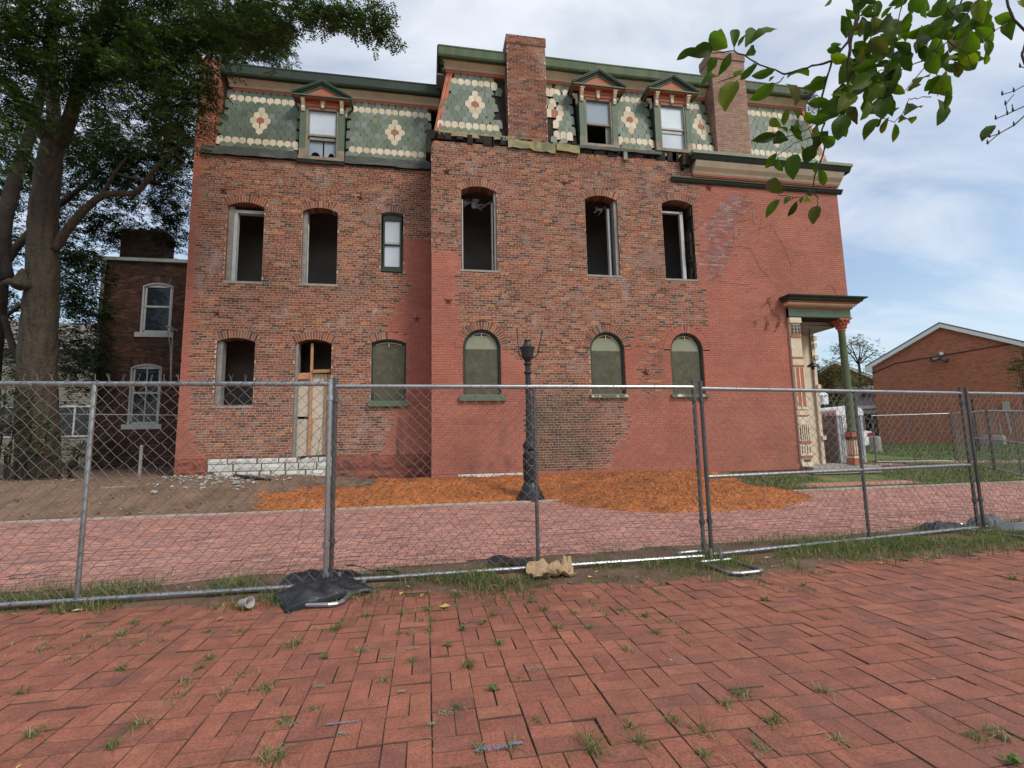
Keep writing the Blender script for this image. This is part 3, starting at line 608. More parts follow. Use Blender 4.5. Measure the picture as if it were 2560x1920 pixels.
TWIGS = [[[2.27,1.969,3.593,0.0086],[2.276,1.994,3.561,0.0079],[2.278,2.026,3.476,0.0073],[2.244,2.066,3.381,0.0066],[2.18,2.111,3.286,0.006],[2.166,2.144,3.214,0.0053],[2.144,2.187,3.078,0.0046],[2.143,2.22,2.985,0.0038]],[[2.241,1.987,3.491,0.0078],[2.227,2.012,3.379,0.0074],[2.213,2.032,3.3,0.007],[2.207,2.055,3.195,0.0066],[2.223,2.069,3.132,0.0062],[2.166,2.098,3.044,0.0058],[2.112,2.127,2.955,0.0054],[2.102,2.148,2.874,0.005],[2.122,2.16,2.818,0.0046],[2.107,2.181,2.735,0.0041],[2.083,2.202,2.67,0.0037],[2.081,2.221,2.586,0.0033],[2.113,2.227,2.559,0.0028]],[[2.197,2.101,3.29,0.0055],[2.111,2.142,3.284,0.0052],[2.05,2.178,3.286,0.005],[1.97,2.218,3.275,0.0047],[1.934,2.244,3.316,0.0044],[1.868,2.275,3.364,0.0041],[1.802,2.302,3.439,0.0037],[1.752,2.33,3.483,0.0034],[1.674,2.367,3.499,0.003],[1.65,2.395,3.514,0.0026]],[[1.968,2.217,3.259,0.0034],[1.943,2.24,3.234,0.0027],[1.908,2.261,3.237,0.002]],[[1.767,2.296,3.318,0.0031],[1.694,2.312,3.292,0.0025],[1.63,2.327,3.266,0.0019]],[[1.84,2.276,3.381,0.0031],[1.785,2.292,3.327,0.0025],[1.73,2.304,3.305,0.0019]],[[1.752,2.327,3.505,0.0021],[1.752,2.33,3.477,0.0021]],[[2.087,2.228,2.59,0.0028],[2.03,2.241,2.565,0.0025],[1.986,2.25,2.561,0.0023],[1.916,2.26,2.576,0.002],[1.889,2.262,2.594,0.0017]],[[2.03,2.241,2.565,0.0019],[1.999,2.251,2.535,0.0014]],[[2.113,2.227,2.559,0.0019],[2.109,2.234,2.515,0.0015]],[[2.709,1.711,3.4,0.0042],[2.665,1.74,3.369,0.0038],[2.596,1.782,3.266,0.0035],[2.558,1.814,3.2,0.0031],[2.455,1.859,3.119,0.0028],[2.351,1.899,3.085,0.0024],[2.269,1.928,3.099,0.002]],[[2.638,1.771,3.432,0.0037],[2.601,1.802,3.32,0.0033],[2.563,1.827,3.249,0.0029],[2.517,1.857,3.16,0.0025],[2.471,1.883,3.096,0.0021],[2.391,1.92,2.99,0.0017]],[[2.518,1.796,3.402,0.003],[2.59,1.794,3.312,0.0022]],[[2.522,1.901,2.963,0.0023],[2.456,1.914,2.952,0.0021],[2.408,1.923,2.949,0.0018],[2.383,1.935,2.884,0.0016]],[[2.383,1.935,2.884,0.002],[2.343,1.948,2.835,0.0016],[2.269,1.958,2.862,0.0013]],[[2.135,2.181,2.899,0.0028],[2.042,2.205,2.878,0.0026],[1.993,2.221,2.864,0.0023],[1.944,2.24,2.824,0.002],[1.894,2.256,2.801,0.0018]],[[2.108,2.176,2.98,0.0028],[2.061,2.197,2.932,0.0025],[1.995,2.218,2.91,0.0021],[1.912,2.24,2.907,0.0017]],[[2.143,2.168,2.997,0.0022],[2.073,2.182,2.98,0.0017]],[[2.269,1.928,3.099,0.0024],[2.219,1.957,3.08,0.0022],[2.176,1.989,3.018,0.002],[2.132,2.016,2.998,0.0017]],[[2.489,1.884,3.144,0.0023],[2.562,1.883,3.052,0.0019],[2.554,1.895,2.962,0.0015]],[[2.558,1.814,3.2,0.0022],[2.638,1.808,3.134,0.0018],[2.678,1.81,3.061,0.0013]],[[2.228,1.888,3.477,0.0033],[2.259,1.914,3.368,0.0027],[2.241,1.951,3.233,0.0022],[2.19,1.987,3.147,0.0017]],[[2.39,1.859,3.482,0.0032],[2.358,1.884,3.327,0.0027],[2.326,1.908,3.18,0.0021],[2.269,1.935,3.042,0.0016]]]
TWIGS2 = [[[2.663,1.63,3.294,0.0053],[2.675,1.636,3.234,0.0053],[2.701,1.639,3.173,0.0052],[2.761,1.636,3.111,0.0052]],[[2.761,1.639,3.089,0.0052],[2.739,1.653,3.006,0.0052],[2.761,1.657,2.938,0.0052]],[[2.769,1.663,2.877,0.0026],[2.702,1.68,2.841,0.002],[2.649,1.691,2.827,0.0013]],[[2.769,1.676,2.779,0.0032],[2.672,1.698,2.736,0.0024],[2.619,1.71,2.715,0.0016]],[[2.672,1.698,2.736,0.002],[2.664,1.694,2.782,0.0016],[2.702,1.682,2.826,0.0013]],[[2.694,1.689,2.781,0.0013],[2.698,1.692,2.751,0.0013]],[[2.769,1.68,2.742,0.0039],[2.702,1.699,2.683,0.0031],[2.634,1.716,2.646,0.0024],[2.582,1.731,2.602,0.0016]],[[2.634,1.716,2.646,0.0027],[2.59,1.725,2.632,0.002],[2.556,1.732,2.629,0.0014]],[[2.761,1.656,2.945,0.0019],[2.731,1.661,2.954,0.0013]],[[2.671,1.646,3.158,0.002],[2.611,1.661,3.122,0.0015],[2.559,1.676,3.07,0.0011]]]
LEAVES = [[1.468,2.256,3.402,1.378,2.31,3.37,0.42],[1.557,2.242,3.396,1.413,2.227,3.335,0.5],[1.636,2.227,3.402,1.55,2.258,3.504,0.75],[1.672,2.221,3.401,1.687,2.22,3.533,0.42],[1.694,2.216,3.407,1.696,2.159,3.425,0.4],[1.734,2.21,3.401,1.836,2.215,3.55,0.5],[1.76,2.203,3.419,1.898,2.15,3.51,0.45],[1.734,2.215,3.357,1.796,2.205,3.405,0.7],[1.574,2.244,3.351,1.539,2.276,3.275,0.55],[1.654,2.227,3.372,1.605,2.27,3.268,0.4],[1.597,2.254,3.244,1.483,2.269,3.202,0.5],[1.678,2.243,3.215,1.576,2.209,3.034,0.5],[1.716,2.228,3.277,1.692,2.28,3.281,0.5],[1.8,2.209,3.311,1.744,2.285,3.266,0.45],[1.893,2.198,3.273,1.777,2.221,3.239,0.4],[1.893,2.207,3.202,1.782,2.249,3.122,0.5],[1.951,2.197,3.196,1.994,2.167,3.067,0.7],[1.964,2.191,3.227,2.124,2.218,3.316,0.4],[1.893,2.202,3.238,1.879,2.236,3.234,0.5],[1.943,2.227,2.969,1.927,2.176,3.023,0.5],[1.929,2.23,2.961,1.894,2.28,3.035,0.5],[1.974,2.225,2.942,2.093,2.266,3.091,0.45],[1.903,2.241,2.912,1.769,2.243,2.877,0.35],[1.969,2.232,2.888,1.932,2.312,2.962,0.6],[1.982,2.22,2.968,2.034,2.215,2.912,0.5],[2.124,2.192,2.992,2.022,2.156,2.993,0.6],[1.912,2.234,2.952,1.99,2.255,2.964,0.4],[2.044,2.219,2.887,1.981,2.201,2.907,0.4],[1.903,2.253,2.818,1.871,2.304,2.758,0.5],[1.912,2.254,2.791,1.939,2.272,2.722,0.6],[2.0,2.237,2.808,1.945,2.2,2.656,0.5],[2.106,2.212,2.859,2.066,2.235,2.764,0.7],[2.04,2.224,2.851,2.088,2.277,2.83,0.4],[2.124,2.22,2.769,2.108,2.227,2.707,0.5],[2.133,2.224,2.725,2.174,2.234,2.64,0.5],[1.939,2.274,2.599,1.89,2.33,2.703,0.6],[1.921,2.281,2.564,1.843,2.297,2.472,0.45],[2.014,2.267,2.549,1.972,2.282,2.473,0.4],[2.036,2.264,2.539,2.055,2.269,2.581,0.5],[2.072,2.253,2.579,2.13,2.299,2.563,0.6],[2.125,2.25,2.524,2.065,2.225,2.417,0.5],[1.992,2.269,2.562,1.904,2.221,2.523,0.4],[2.08,2.246,2.619,2.122,2.284,2.604,0.5],[2.257,2.164,3.034,2.282,2.184,2.907,0.6],[2.451,2.134,2.995,2.354,2.133,2.88,0.4],[2.478,2.129,3.003,2.5,2.193,2.981,0.4],[2.513,2.122,3.002,2.526,2.191,2.948,0.4],[2.549,2.121,2.966,2.551,2.139,2.874,0.45],[2.567,2.117,2.97,2.728,2.161,3.046,0.35],[2.598,2.107,3.01,2.754,2.122,3.118,0.4],[2.531,2.117,3.02,2.596,2.138,3.091,0.4],[2.779,2.064,3.095,2.766,2.05,2.944,0.6],[2.283,2.109,3.44,2.202,2.034,3.492,0.5],[2.256,2.12,3.382,2.2,2.158,3.398,0.6],[2.256,2.117,3.409,2.225,2.159,3.432,0.5],[2.601,2.056,3.411,2.499,2.044,3.455,0.9],[2.619,2.047,3.455,2.651,2.042,3.425,0.7],[2.964,1.971,3.582,3.102,1.956,3.598,0.55],[2.902,2.0,3.441,2.953,1.941,3.503,0.7],[2.849,2.018,3.37,3.008,2.015,3.429,0.8],[2.885,2.015,3.343,3.011,2.012,3.268,0.7],[3.185,1.938,3.531,3.08,1.939,3.519,0.6],[3.168,1.942,3.525,3.098,1.908,3.38,0.4],[3.026,1.982,3.403,3.08,1.973,3.476,0.35],[3.048,1.976,3.42,3.029,1.963,3.317,0.4],[3.04,1.987,3.349,3.09,2.021,3.305,0.4],[2.938,2.006,3.342,2.967,1.955,3.264,0.5],[3.089,2.028,2.946,3.004,2.036,2.866,0.5],[3.221,1.92,3.626,3.19,1.883,3.56,0.5],[2.163,2.108,3.616,2.199,2.082,3.646,0.4],[2.3,2.077,3.667,2.355,2.085,3.632,0.5],[2.752,2.054,3.212,2.782,2.0,3.077,0.7],[2.708,2.071,3.141,2.722,1.991,3.167,0.7],[2.487,2.114,3.11,2.396,2.133,3.056,0.5],[2.434,2.127,3.075,2.451,2.074,3.077,0.5],[2.088,2.173,3.198,2.177,2.155,3.224,0.5],[2.177,2.154,3.223,2.029,2.136,3.129,0.45],[2.275,2.108,3.236,2.264,2.058,3.119,0.40329199788871856],[2.853,2.011,3.288,2.89,2.02,3.209,0.5587151645712971],[2.695,1.995,3.627,2.681,2.054,3.742,0.4077529378674375],[2.486,2.077,3.081,2.511,2.112,3.249,0.498740851000186],[2.68,1.821,3.424,2.618,1.843,3.358,0.556662072716701],[2.552,2.065,3.378,2.459,2.056,3.445,0.5460629482425498],[2.642,1.966,3.501,2.691,1.891,3.467,0.5422768758685809],[2.031,1.933,2.832,1.975,1.925,2.705,0.6474515037303954],[2.82,2.011,3.344,2.735,2.008,3.244,0.5921979718193362],[2.455,2.103,3.194,2.426,2.171,3.278,0.6396648566021138],[2.32,2.001,3.227,2.195,1.978,3.105,0.5489125596004927],[2.435,1.975,3.245,2.452,2.051,3.179,0.5302818233203015],[2.527,1.944,3.59,2.432,1.965,3.529,0.41502012765693075],[2.439,2.04,3.083,2.431,2.042,2.997,0.4151442009114493],[2.779,1.839,3.324,2.821,1.806,3.232,0.4800063464370017],[2.264,2.005,3.303,2.317,2.078,3.241,0.40673030125233256],[2.514,1.833,3.234,2.371,1.822,3.146,0.45967379422446053],[2.468,2.096,3.112,2.477,2.12,2.995,0.5096076831403468],[2.467,2.032,3.482,2.38,2.056,3.426,0.44770095146287403],[2.582,1.791,3.309,2.463,1.782,3.192,0.48632070122189963],[2.331,2.105,3.419,2.361,2.067,3.308,0.5023805291122649],[2.115,1.993,2.955,2.123,2.05,3.094,0.47226045903537617],[2.636,2.047,3.463,2.807,2.066,3.462,0.5734264018243137],[2.452,1.888,3.528,2.421,1.937,3.474,0.5312410338539563],[2.175,1.89,3.286,2.116,1.957,3.321,0.48796040754914877],[2.152,2.085,2.988,2.14,2.015,3.055,0.40187618003692727],[2.711,1.85,3.498,2.673,1.892,3.473,0.5318165446066708],[1.972,2.031,2.778,2.087,2.053,2.748,0.47897406100675777],[2.295,2.023,3.081,2.258,2.001,2.959,0.43093875595854614],[2.645,1.952,3.296,2.581,1.965,3.228,0.4933186439067458],[2.667,1.913,3.265,2.671,1.971,3.394,0.4931050360713979],[2.445,1.818,3.121,2.443,1.807,3.008,0.5737922869434618],[2.437,2.053,3.316,2.567,2.064,3.386,0.6244635495526254],[2.313,2.109,3.314,2.212,2.09,3.166,0.5655724008563753],[2.548,1.846,2.956,2.575,1.877,2.872,0.401225319641731],[2.544,1.801,3.428,2.495,1.788,3.323,0.6201169792111232],[1.94,1.932,2.813,1.845,1.953,2.794,0.5996868124022804],[2.811,2.043,3.278,2.873,2.015,3.243,0.5872412303461012],[2.142,1.979,3.055,2.116,2.043,3.038,0.4991599148861408],[2.399,1.993,3.562,2.327,2.047,3.549,0.44015512283010605],[2.295,1.858,3.084,2.274,1.876,2.972,0.43733184963945926],[2.367,1.912,3.173,2.348,1.951,3.124,0.5464043287851257],[2.275,2.128,3.121,2.232,2.138,3.001,0.5033001702189912],[2.449,1.903,3.324,2.433,1.954,3.316,0.5198724038975253],[2.466,2.042,3.158,2.337,2.035,3.082,0.5203248295798701],[2.635,1.834,3.176,2.739,1.831,3.109,0.5168488020280243],[2.101,1.966,2.956,2.03,1.987,2.99,0.4474057919826375],[2.076,1.987,2.98,2.131,1.955,3.018,0.6162747346703377],[2.277,1.947,2.952,2.221,1.903,2.83,0.6084822858008576],[2.193,1.921,3.045,2.07,1.903,2.965,0.521475132327464],[2.192,1.886,3.046,2.181,1.918,2.982,0.5663582631061994],[2.091,2.119,2.876,2.01,2.1,2.77,0.568971798699287],[2.548,1.799,3.244,2.689,1.806,3.299,0.534041826288552],[2.303,1.872,3.205,2.392,1.864,3.147,0.5415978553560812],[2.421,1.864,2.985,2.411,1.931,3.007,0.632961020543764],[2.247,2.006,3.0,2.337,2.053,2.939,0.561871701827092],[2.199,1.93,3.391,2.225,1.97,3.318,0.5849096778628495],[2.281,2.068,3.347,2.364,2.039,3.302,0.46179907302455236],[2.235,1.937,3.27,2.255,1.877,3.158,0.5929275953569044],[2.609,1.798,3.378,2.552,1.826,3.298,0.581822331831032],[2.648,1.947,3.11,2.635,1.995,3.055,0.44840961200132945],[2.625,2.048,3.541,2.646,2.123,3.481,0.6228000283375889],[2.365,2.044,3.188,2.309,2.023,3.046,0.6442441685666859],[2.406,1.989,3.106,2.251,1.964,3.084,0.5229681357240451],[2.424,1.985,3.46,2.466,2.057,3.448,0.5251117604338527],[2.402,2.018,3.16,2.502,2.029,3.24,0.5980939155234681],[2.673,1.966,3.531,2.569,1.973,3.606,0.5789880303292956],[2.463,1.987,3.543,2.436,2.034,3.516,0.5242850096398581],[2.532,2.025,3.308,2.428,2.001,3.188,0.5161013272732153],[2.332,1.962,3.437,2.32,1.959,3.537,0.49274329701018593],[2.396,1.848,3.303,2.37,1.883,3.262,0.514996937166567],[2.322,1.95,3.435,2.255,1.975,3.459,0.4420582302710797],[2.515,2.094,3.378,2.375,2.072,3.291,0.4066657958719012],[2.244,1.823,3.306,2.148,1.801,3.191,0.4309863977030192],[2.529,1.847,3.278,2.432,1.885,3.269,0.47513703869389334],[2.368,1.811,3.166,2.474,1.855,3.122,0.4009140634998454],[2.888,1.987,3.601,2.92,1.927,3.55,0.5700119409306643],[2.094,2.02,2.978,1.944,1.985,2.851,0.49070636295097103],[2.233,2.1,3.018,2.223,2.049,2.896,0.44243578669996986],[2.366,2.034,3.237,2.377,2.087,3.172,0.5896128611487508],[2.786,2.036,3.431,2.754,2.035,3.334,0.49983325709938803],[2.454,1.851,3.299,2.363,1.868,3.24,0.40291442333182115],[2.875,1.896,3.418,2.864,1.973,3.454,0.5952870449185377],[2.501,1.803,3.023,2.468,1.836,2.937,0.42813303209496767],[2.961,1.951,3.5,3.007,1.915,3.414,0.455688157352545],[2.499,1.951,3.053,2.593,1.955,3.141,0.5507766557132359],[2.072,2.074,2.934,1.944,2.035,2.792,0.4514968784841101],[2.457,2.061,3.058,2.44,2.042,2.955,0.5381756154566006],[2.501,2.131,3.187,2.448,2.176,3.168,0.487636526372222],[2.379,2.09,3.336,2.28,2.072,3.181,0.5815907344571024],[2.715,1.831,3.274,2.669,1.783,3.147,0.5805896985357359],[2.408,1.962,3.053,2.33,1.988,2.978,0.4689958268622947],[2.142,1.902,2.893,2.1,1.896,2.794,0.502770130045427],[2.206,2.154,3.069,2.183,2.243,3.018,0.6449127096794802],[2.407,2.051,3.549,2.411,2.002,3.407,0.48992857105383864],[2.31,2.083,3.293,2.386,2.104,3.42,0.46065081419447473],[2.53,2.041,3.22,2.471,2.043,3.139,0.45098482032059606],[2.24,1.93,3.505,2.212,1.985,3.492,0.6005317518461667],[2.268,1.925,3.018,2.185,1.943,2.925,0.6021413046191222],[2.021,1.99,2.932,1.926,2.03,2.958,0.5379644295828852],[2.787,1.908,3.201,2.654,1.905,3.192,0.5036068934408104],[2.439,1.941,3.236,2.428,1.915,3.111,0.6007365510902813],[2.994,1.974,3.566,3.044,1.972,3.447,0.6069002342576604],[2.438,1.85,3.473,2.461,1.899,3.413,0.5218968036123085],[2.427,2.105,3.279,2.514,2.063,3.287,0.4487717656630581],[2.629,1.844,3.254,2.514,1.821,3.272,0.498133758744555],[2.857,1.861,3.505,2.865,1.858,3.41,0.4198830043863321],[2.728,1.789,3.424,2.69,1.753,3.277,0.4117842763190269],[2.883,1.901,3.491,2.906,1.885,3.35,0.5686493687287102],[2.485,1.782,3.292,2.453,1.809,3.199,0.6187046914300793],[2.189,1.852,3.372,2.13,1.873,3.336,0.4363132176828225],[2.925,1.922,3.426,2.908,1.954,3.316,0.5212690400030582],[2.255,1.963,3.566,2.194,1.956,3.438,0.5160170427299557],[2.472,2.076,3.243,2.435,2.024,3.083,0.6331979679868323],[2.897,2.007,3.572,2.892,1.942,3.462,0.4132660150594763],[2.313,1.908,3.412,2.3,1.899,3.299,0.479532050697235],[2.801,1.957,3.404,2.74,1.933,3.282,0.5252017099807125],[2.262,2.003,3.063,2.157,2.037,3.025,0.5132257545923291],[2.473,2.086,3.177,2.542,2.046,3.089,0.4148381893269265],[2.406,2.061,3.51,2.334,2.121,3.481,0.5077735530812881],[2.736,2.021,3.386,2.799,2.037,3.309,0.5629299347947373],[2.367,1.828,3.344,2.363,1.862,3.278,0.5536702308807768],[2.934,2.0,3.321,2.875,2.047,3.348,0.5188381223732925],[2.174,1.934,3.379,2.113,1.941,3.429,0.40701243764903156],[2.292,1.971,3.155,2.177,1.982,3.137,0.5649606550073595],[2.578,1.895,3.492,2.519,1.887,3.395,0.4023730533651598],[2.598,1.825,3.22,2.612,1.757,3.221,0.6210411752065601],[2.184,1.837,3.373,2.142,1.877,3.468,0.5434758190606273],[2.218,2.053,3.251,2.129,2.066,3.275,0.6455187802314233],[2.448,1.945,3.418,2.319,1.922,3.272,0.43322385918707906],[2.419,1.859,3.207,2.579,1.882,3.318,0.5844991622972581],[2.126,1.868,3.308,2.16,1.887,3.208,0.6344103184655364],[2.92,1.986,3.347,2.899,2.02,3.265,0.4960815136880944],[2.621,1.811,3.44,2.565,1.823,3.353,0.4444080816301796],[2.123,1.956,2.97,2.011,1.931,2.866,0.5412095002239509]]
TUFTS = [[-2.401,3.793,1],[-2.128,3.587,0.8],[-2.087,3.159,1],[-1.723,2.7,1.2],[-1.731,3.368,1],[-1.293,2.689,1.2],[-1.317,2.543,1],[-1.705,3.759,0.8],[-1.277,3.409,1],[-1.29,3.292,1],[-1.273,3.092,0.9],[-1.263,3.842,1],[-0.839,3.523,1.3],[-0.833,2.952,1.1],[-0.634,2.59,1],[-0.636,2.313,1.4],[-0.623,3.754,1.4],[-2.052,3.964,1.2],[-2.27,3.985,1],[-0.523,2.665,0.7],[-0.401,3.33,1],[-0.436,3.973,1.4],[-0.173,3.982,1.3],[0.023,4.01,1.2],[0.266,4.323,1.5],[0.24,2.984,1.2],[0.461,3.261,1],[0.475,3.759,1.1],[0.838,4.012,1.2],[0.892,3.804,1.1],[0.884,3.407,1.1],[1.083,3.361,1.1],[1.093,3.683,1],[0.673,2.107,1.7],[0.347,2.175,0.9],[-0.078,3.12,0.9],[0.216,2.187,0.8],[-0.582,2.305,1],[1.442,3.673,1.2],[1.497,3.193,1.1],[1.517,2.355,1.3],[1.52,2.116,1.4],[1.177,2.114,1.4],[1.093,2.223,1.1],[0.892,2.22,0.9],[0.878,2.095,1.2],[1.33,1.959,1.2],[1.097,1.968,1],[1.947,2.322,1],[2.358,1.844,1.3],[2.236,1.841,1.1],[1.686,1.951,0.9],[1.207,2.98,0.9],[1.411,2.305,0.9],[0.495,2.36,0.7],[0.495,2.752,0.7],[-0.221,2.908,0.7],[0.144,2.54,0.7],[-1.844,4.14,1],[-2.11,4.202,1.1],[-1.482,3.9,0.9]]
LEAFY = [[0.25,3.553,1.2],[0.348,2.661,1.1],[-0.595,3.268,0.9],[0.14,3.282,0.9],[2.592,3.6,1.2],[1.557,3.496,1.1],[5.0,3.638,1.3],[2.2,1.694,1.2],[3.176,3.891,1.2],[0.389,3.621,0.9]]
RH = {"flood":[4.05,6.43],"box0":[6.72,3.29],"box1":[7.09,2.72],"p1":[6.82,2.16],"p1b":[6.91,1.28],"p2":[6.44,1.88],"p2b":[6.5,1.05],"cab0":[1.5,6.61],"cab1":[8.02,6.96],"gb":[6.0,1.18]}

# ------------------------------------------------------------------ ground
KERB_Y = 10.75
def gz(x, y):
    """height of the bare ground"""
    if y < KERB_Y:
        return -0.03
    if x < 0:
        hb = 0.36 + 0.24 * smooth01(-x / 5.0)
        if x < -6:
            hb = 0.60 + 0.04 * smooth01((-x - 6) / 6)
    elif x < 9:
        hb = 0.36
    else:
        hb = 0.36 - 0.10 * smooth01((x - 9) / 8)
    t = smooth01((y - KERB_Y) / (2.4 if x < 9 else 3.5))
    h = -0.03 + (hb + 0.03) * t
    if x > 8 and y > 16:
        h += 0.38 * smooth01((y - 16) / 10)
    if x < -2:
        h += 0.3 * smooth01((y - 15) / 8) * 0.6
    return h + 0.012 * vnoise(x, y, 1.7) * t
def build_ground():
    xs = sorted(set([-400, -200, -110, -70, -50, -40, -33] + [round(-28 + 0.5 * i, 3) for i in range(0, 57)] + [round(0.5 * i, 3) for i in range(0, 91)] + [50, 60, 80, 120, 200, 400]))
    ys = sorted(set([-300, -100, -40, -15, -6, -2, 0, 1, 2, 3, 4, 5, 6, 7, 8, 9, 10, 10.5, 10.74, 10.76] + [round(11 + 0.25 * i, 3) for i in range(0, 45)] + [round(22.5 + i, 3) for i in range(0, 25)] + [50, 60, 80, 120, 200, 400, 800]))
    v = [(x, y, gz(x, y)) for y in ys for x in xs]
    nx = len(xs)
    f = [(j * nx + i, j * nx + i + 1, (j + 1) * nx + i + 1, (j + 1) * nx + i) for j in range(len(ys) - 1) for i in range(nx - 1)]
    np_mesh('ground', v, f, np.zeros(len(f)), 'ground', kind='structure')
build_ground()

BOX_MESHES = {}
def paver_mesh(w, d, name, m):
    mb = MB()
    b = 0.0022
    v = [(-w / 2, -d / 2, -0.03), (w / 2, -d / 2, -0.03), (w / 2, d / 2, -0.03), (-w / 2, d / 2, -0.03),
         (-w / 2, -d / 2, -b), (w / 2, -d / 2, -b), (w / 2, d / 2, -b), (-w / 2, d / 2, -b),
         (-w / 2 + b, -d / 2 + b, 0), (w / 2 - b, -d / 2 + b, 0), (w / 2 - b, d / 2 - b, 0), (-w / 2 + b, d / 2 - b, 0)]
    f = [(0, 1, 5, 4), (1, 2, 6, 5), (2, 3, 7, 6), (3, 0, 4, 7), (4, 5, 9, 8), (5, 6, 10, 9), (6, 7, 11, 10), (7, 4, 8, 11), (8, 9, 10, 11)]
    mb.add(v, f[:8], 1); mb.f.append(f[8]); mb.m.append(0); mb.r.append(0)
    return mesh_only(mb, name, [m, 'joint_dirt'])
def addp(mb, me, m):
    b, r = len(mb.v), random.random()
    mb.v += [tuple(m @ q.co) for q in me.vertices]
    for p in me.polygons:
        mb.f.append(tuple(i + b for i in p.vertices)); mb.m.append(p.material_index); mb.r.append(r)
def edge_y(x):           # where the front pavement gives way to the weedy strip at the fence
    return 4.42 - 0.06 * x + (0.12 * x - 0.25 if x > 3 else 0) + 0.10 * vnoise(x, 3.3, 1.3)
def in_view(x, y, m=0.5):
    if y < 1.2: return False
    a = math.degrees(math.atan2(x, y)) - 9.97
    return -47.5 - 60 * m / (y + 2) < a < 47.5 + 60 * m / (y + 2)
def pavement():
    mb = MB()
    xs = [-14 + 0.5 * i for i in range(0, 73)]
    ys = [-3 + 0.25 * i for i in range(0, 34)]
    v = [(x, y, -0.009 + 0.002 * vnoise(x, y, 2.2)) for y in ys for x in xs]
    nx = len(xs)
    f = [(j * nx + i, j * nx + i + 1, (j + 1) * nx + i + 1, (j + 1) * nx + i) for j in range(len(ys) - 1) for i in range(nx - 1)]
    pav = np_mesh('pavement', v, f, np.zeros(len(f)), 'joint', kind='structure')
    S = 0.2085
    long_m = paver_mesh(0.2055, 0.1012, 'paver', 'paver')
    cells = []
    for i in range(-70, 100):
        for j in range(-4, 22):
            cx, cy = 0.028 + (i + 0.5) * S, 2.523 + (j - 6 + 0.5) * S
            if not in_view(cx, cy, 0.8) and not (cy < 2.2 and abs(cx) < 4):
                continue
            if cy > edge_y(cx) + 0.30: continue
            for k in (-1, 1):
                hor = ((i + j) % 2 == 0)
                px, py = (cx, cy + k * S / 4) if hor else (cx + k * S / 4, cy)
                if py > edge_y(px) and random.random() < 0.35 + 2.2 * (py - edge_y(px)): continue
                cells.append((px, py, hor))
    cells.sort(key=lambda c: (0 if in_view(c[0], c[1], 0.0) and c[1] > 1.42 else 1, c[0] ** 2 + c[1] ** 2))
    rest = MB()
    for n, (px, py, hor) in enumerate(cells):
        ang = (0 if hor else math.pi / 2) + random.gauss(0, 0.008)
        z = 0.004 + random.gauss(0, 0.0022) + 0.006 * vnoise(px, py, 0.9)
        m = Matrix.Translation((px + random.gauss(0, 0.0015), py + random.gauss(0, 0.0015), z)) @ Matrix.Rotation(ang, 4, 'Z') @ Matrix.Rotation(random.gauss(0, 0.013), 4, 'X') @ Matrix.Rotation(random.gauss(0, 0.009), 4, 'Y')
        if n < 300:
            piece('paver', long_m, pav, m)
        else:
            addp(rest, long_m, m)
    rest.build('paver', ['paver', 'joint_dirt'], pav, kind='stuff')
    # sprayed survey marks and chalky spots, a skin of paint on the pavers
    def blot(x0, y0, x1, y1, m, n, name):
        b = MB()
        for _ in range(n * 5):
            x, y = x0 + (x1 - x0) * random.random() ** 1.4, min(y1, max(y0, random.gauss((y0 + y1) / 2, (y1 - y0) / 4)))
            r = random.uniform(0.0012, 0.0042)
            k = random.randint(5, 8)
            z = 0.0135 + 0.008 * vnoise(x, y, 0.9) + random.uniform(0, 0.0015)
            b.add([(x + r * random.uniform(.6, 1.3) * math.cos(t * 6.283 / k), y + r * random.uniform(.5, 1.0) * math.sin(t * 6.283 / k), z) for t in range(k)], [tuple(range(k))])
        b.build(name, [m], pav)
    blot(0.205, 2.165, 0.335, 2.20, 'blue_paint', 45, 'paint_mark'); blot(0.345, 2.185, 0.40, 2.20, 'blue_paint', 24, 'paint_mark')
    blot(-0.62, 1.99, -0.50, 2.03, 'blue_paint', 40, 'paint_mark'); blot(-0.50, 2.0, -0.40, 2.04, 'blue_paint', 26, 'paint_mark')
    blot(-0.44, 2.50, -0.30, 2.515, 'blue_paint', 24, 'paint_mark')
    for x, y, r in [(-0.33, 3.35, .07), (-0.2, 3.2, .06), (-0.08, 3.3, .04), (-0.55, 2.9, .03), (-0.6, 2.55, .04), (-0.35, 2.42, .03), (0.1, 2.5, .04), (0.6, 2.85, .05), (-0.12, 2.75, .02), (0.03, 2.42, .02)]:
        blot(x - r, y - r * .7, x + r, y + r * .7, 'mint', int(6 + r * 300), 'paint_mark')
    return pav
pavement()

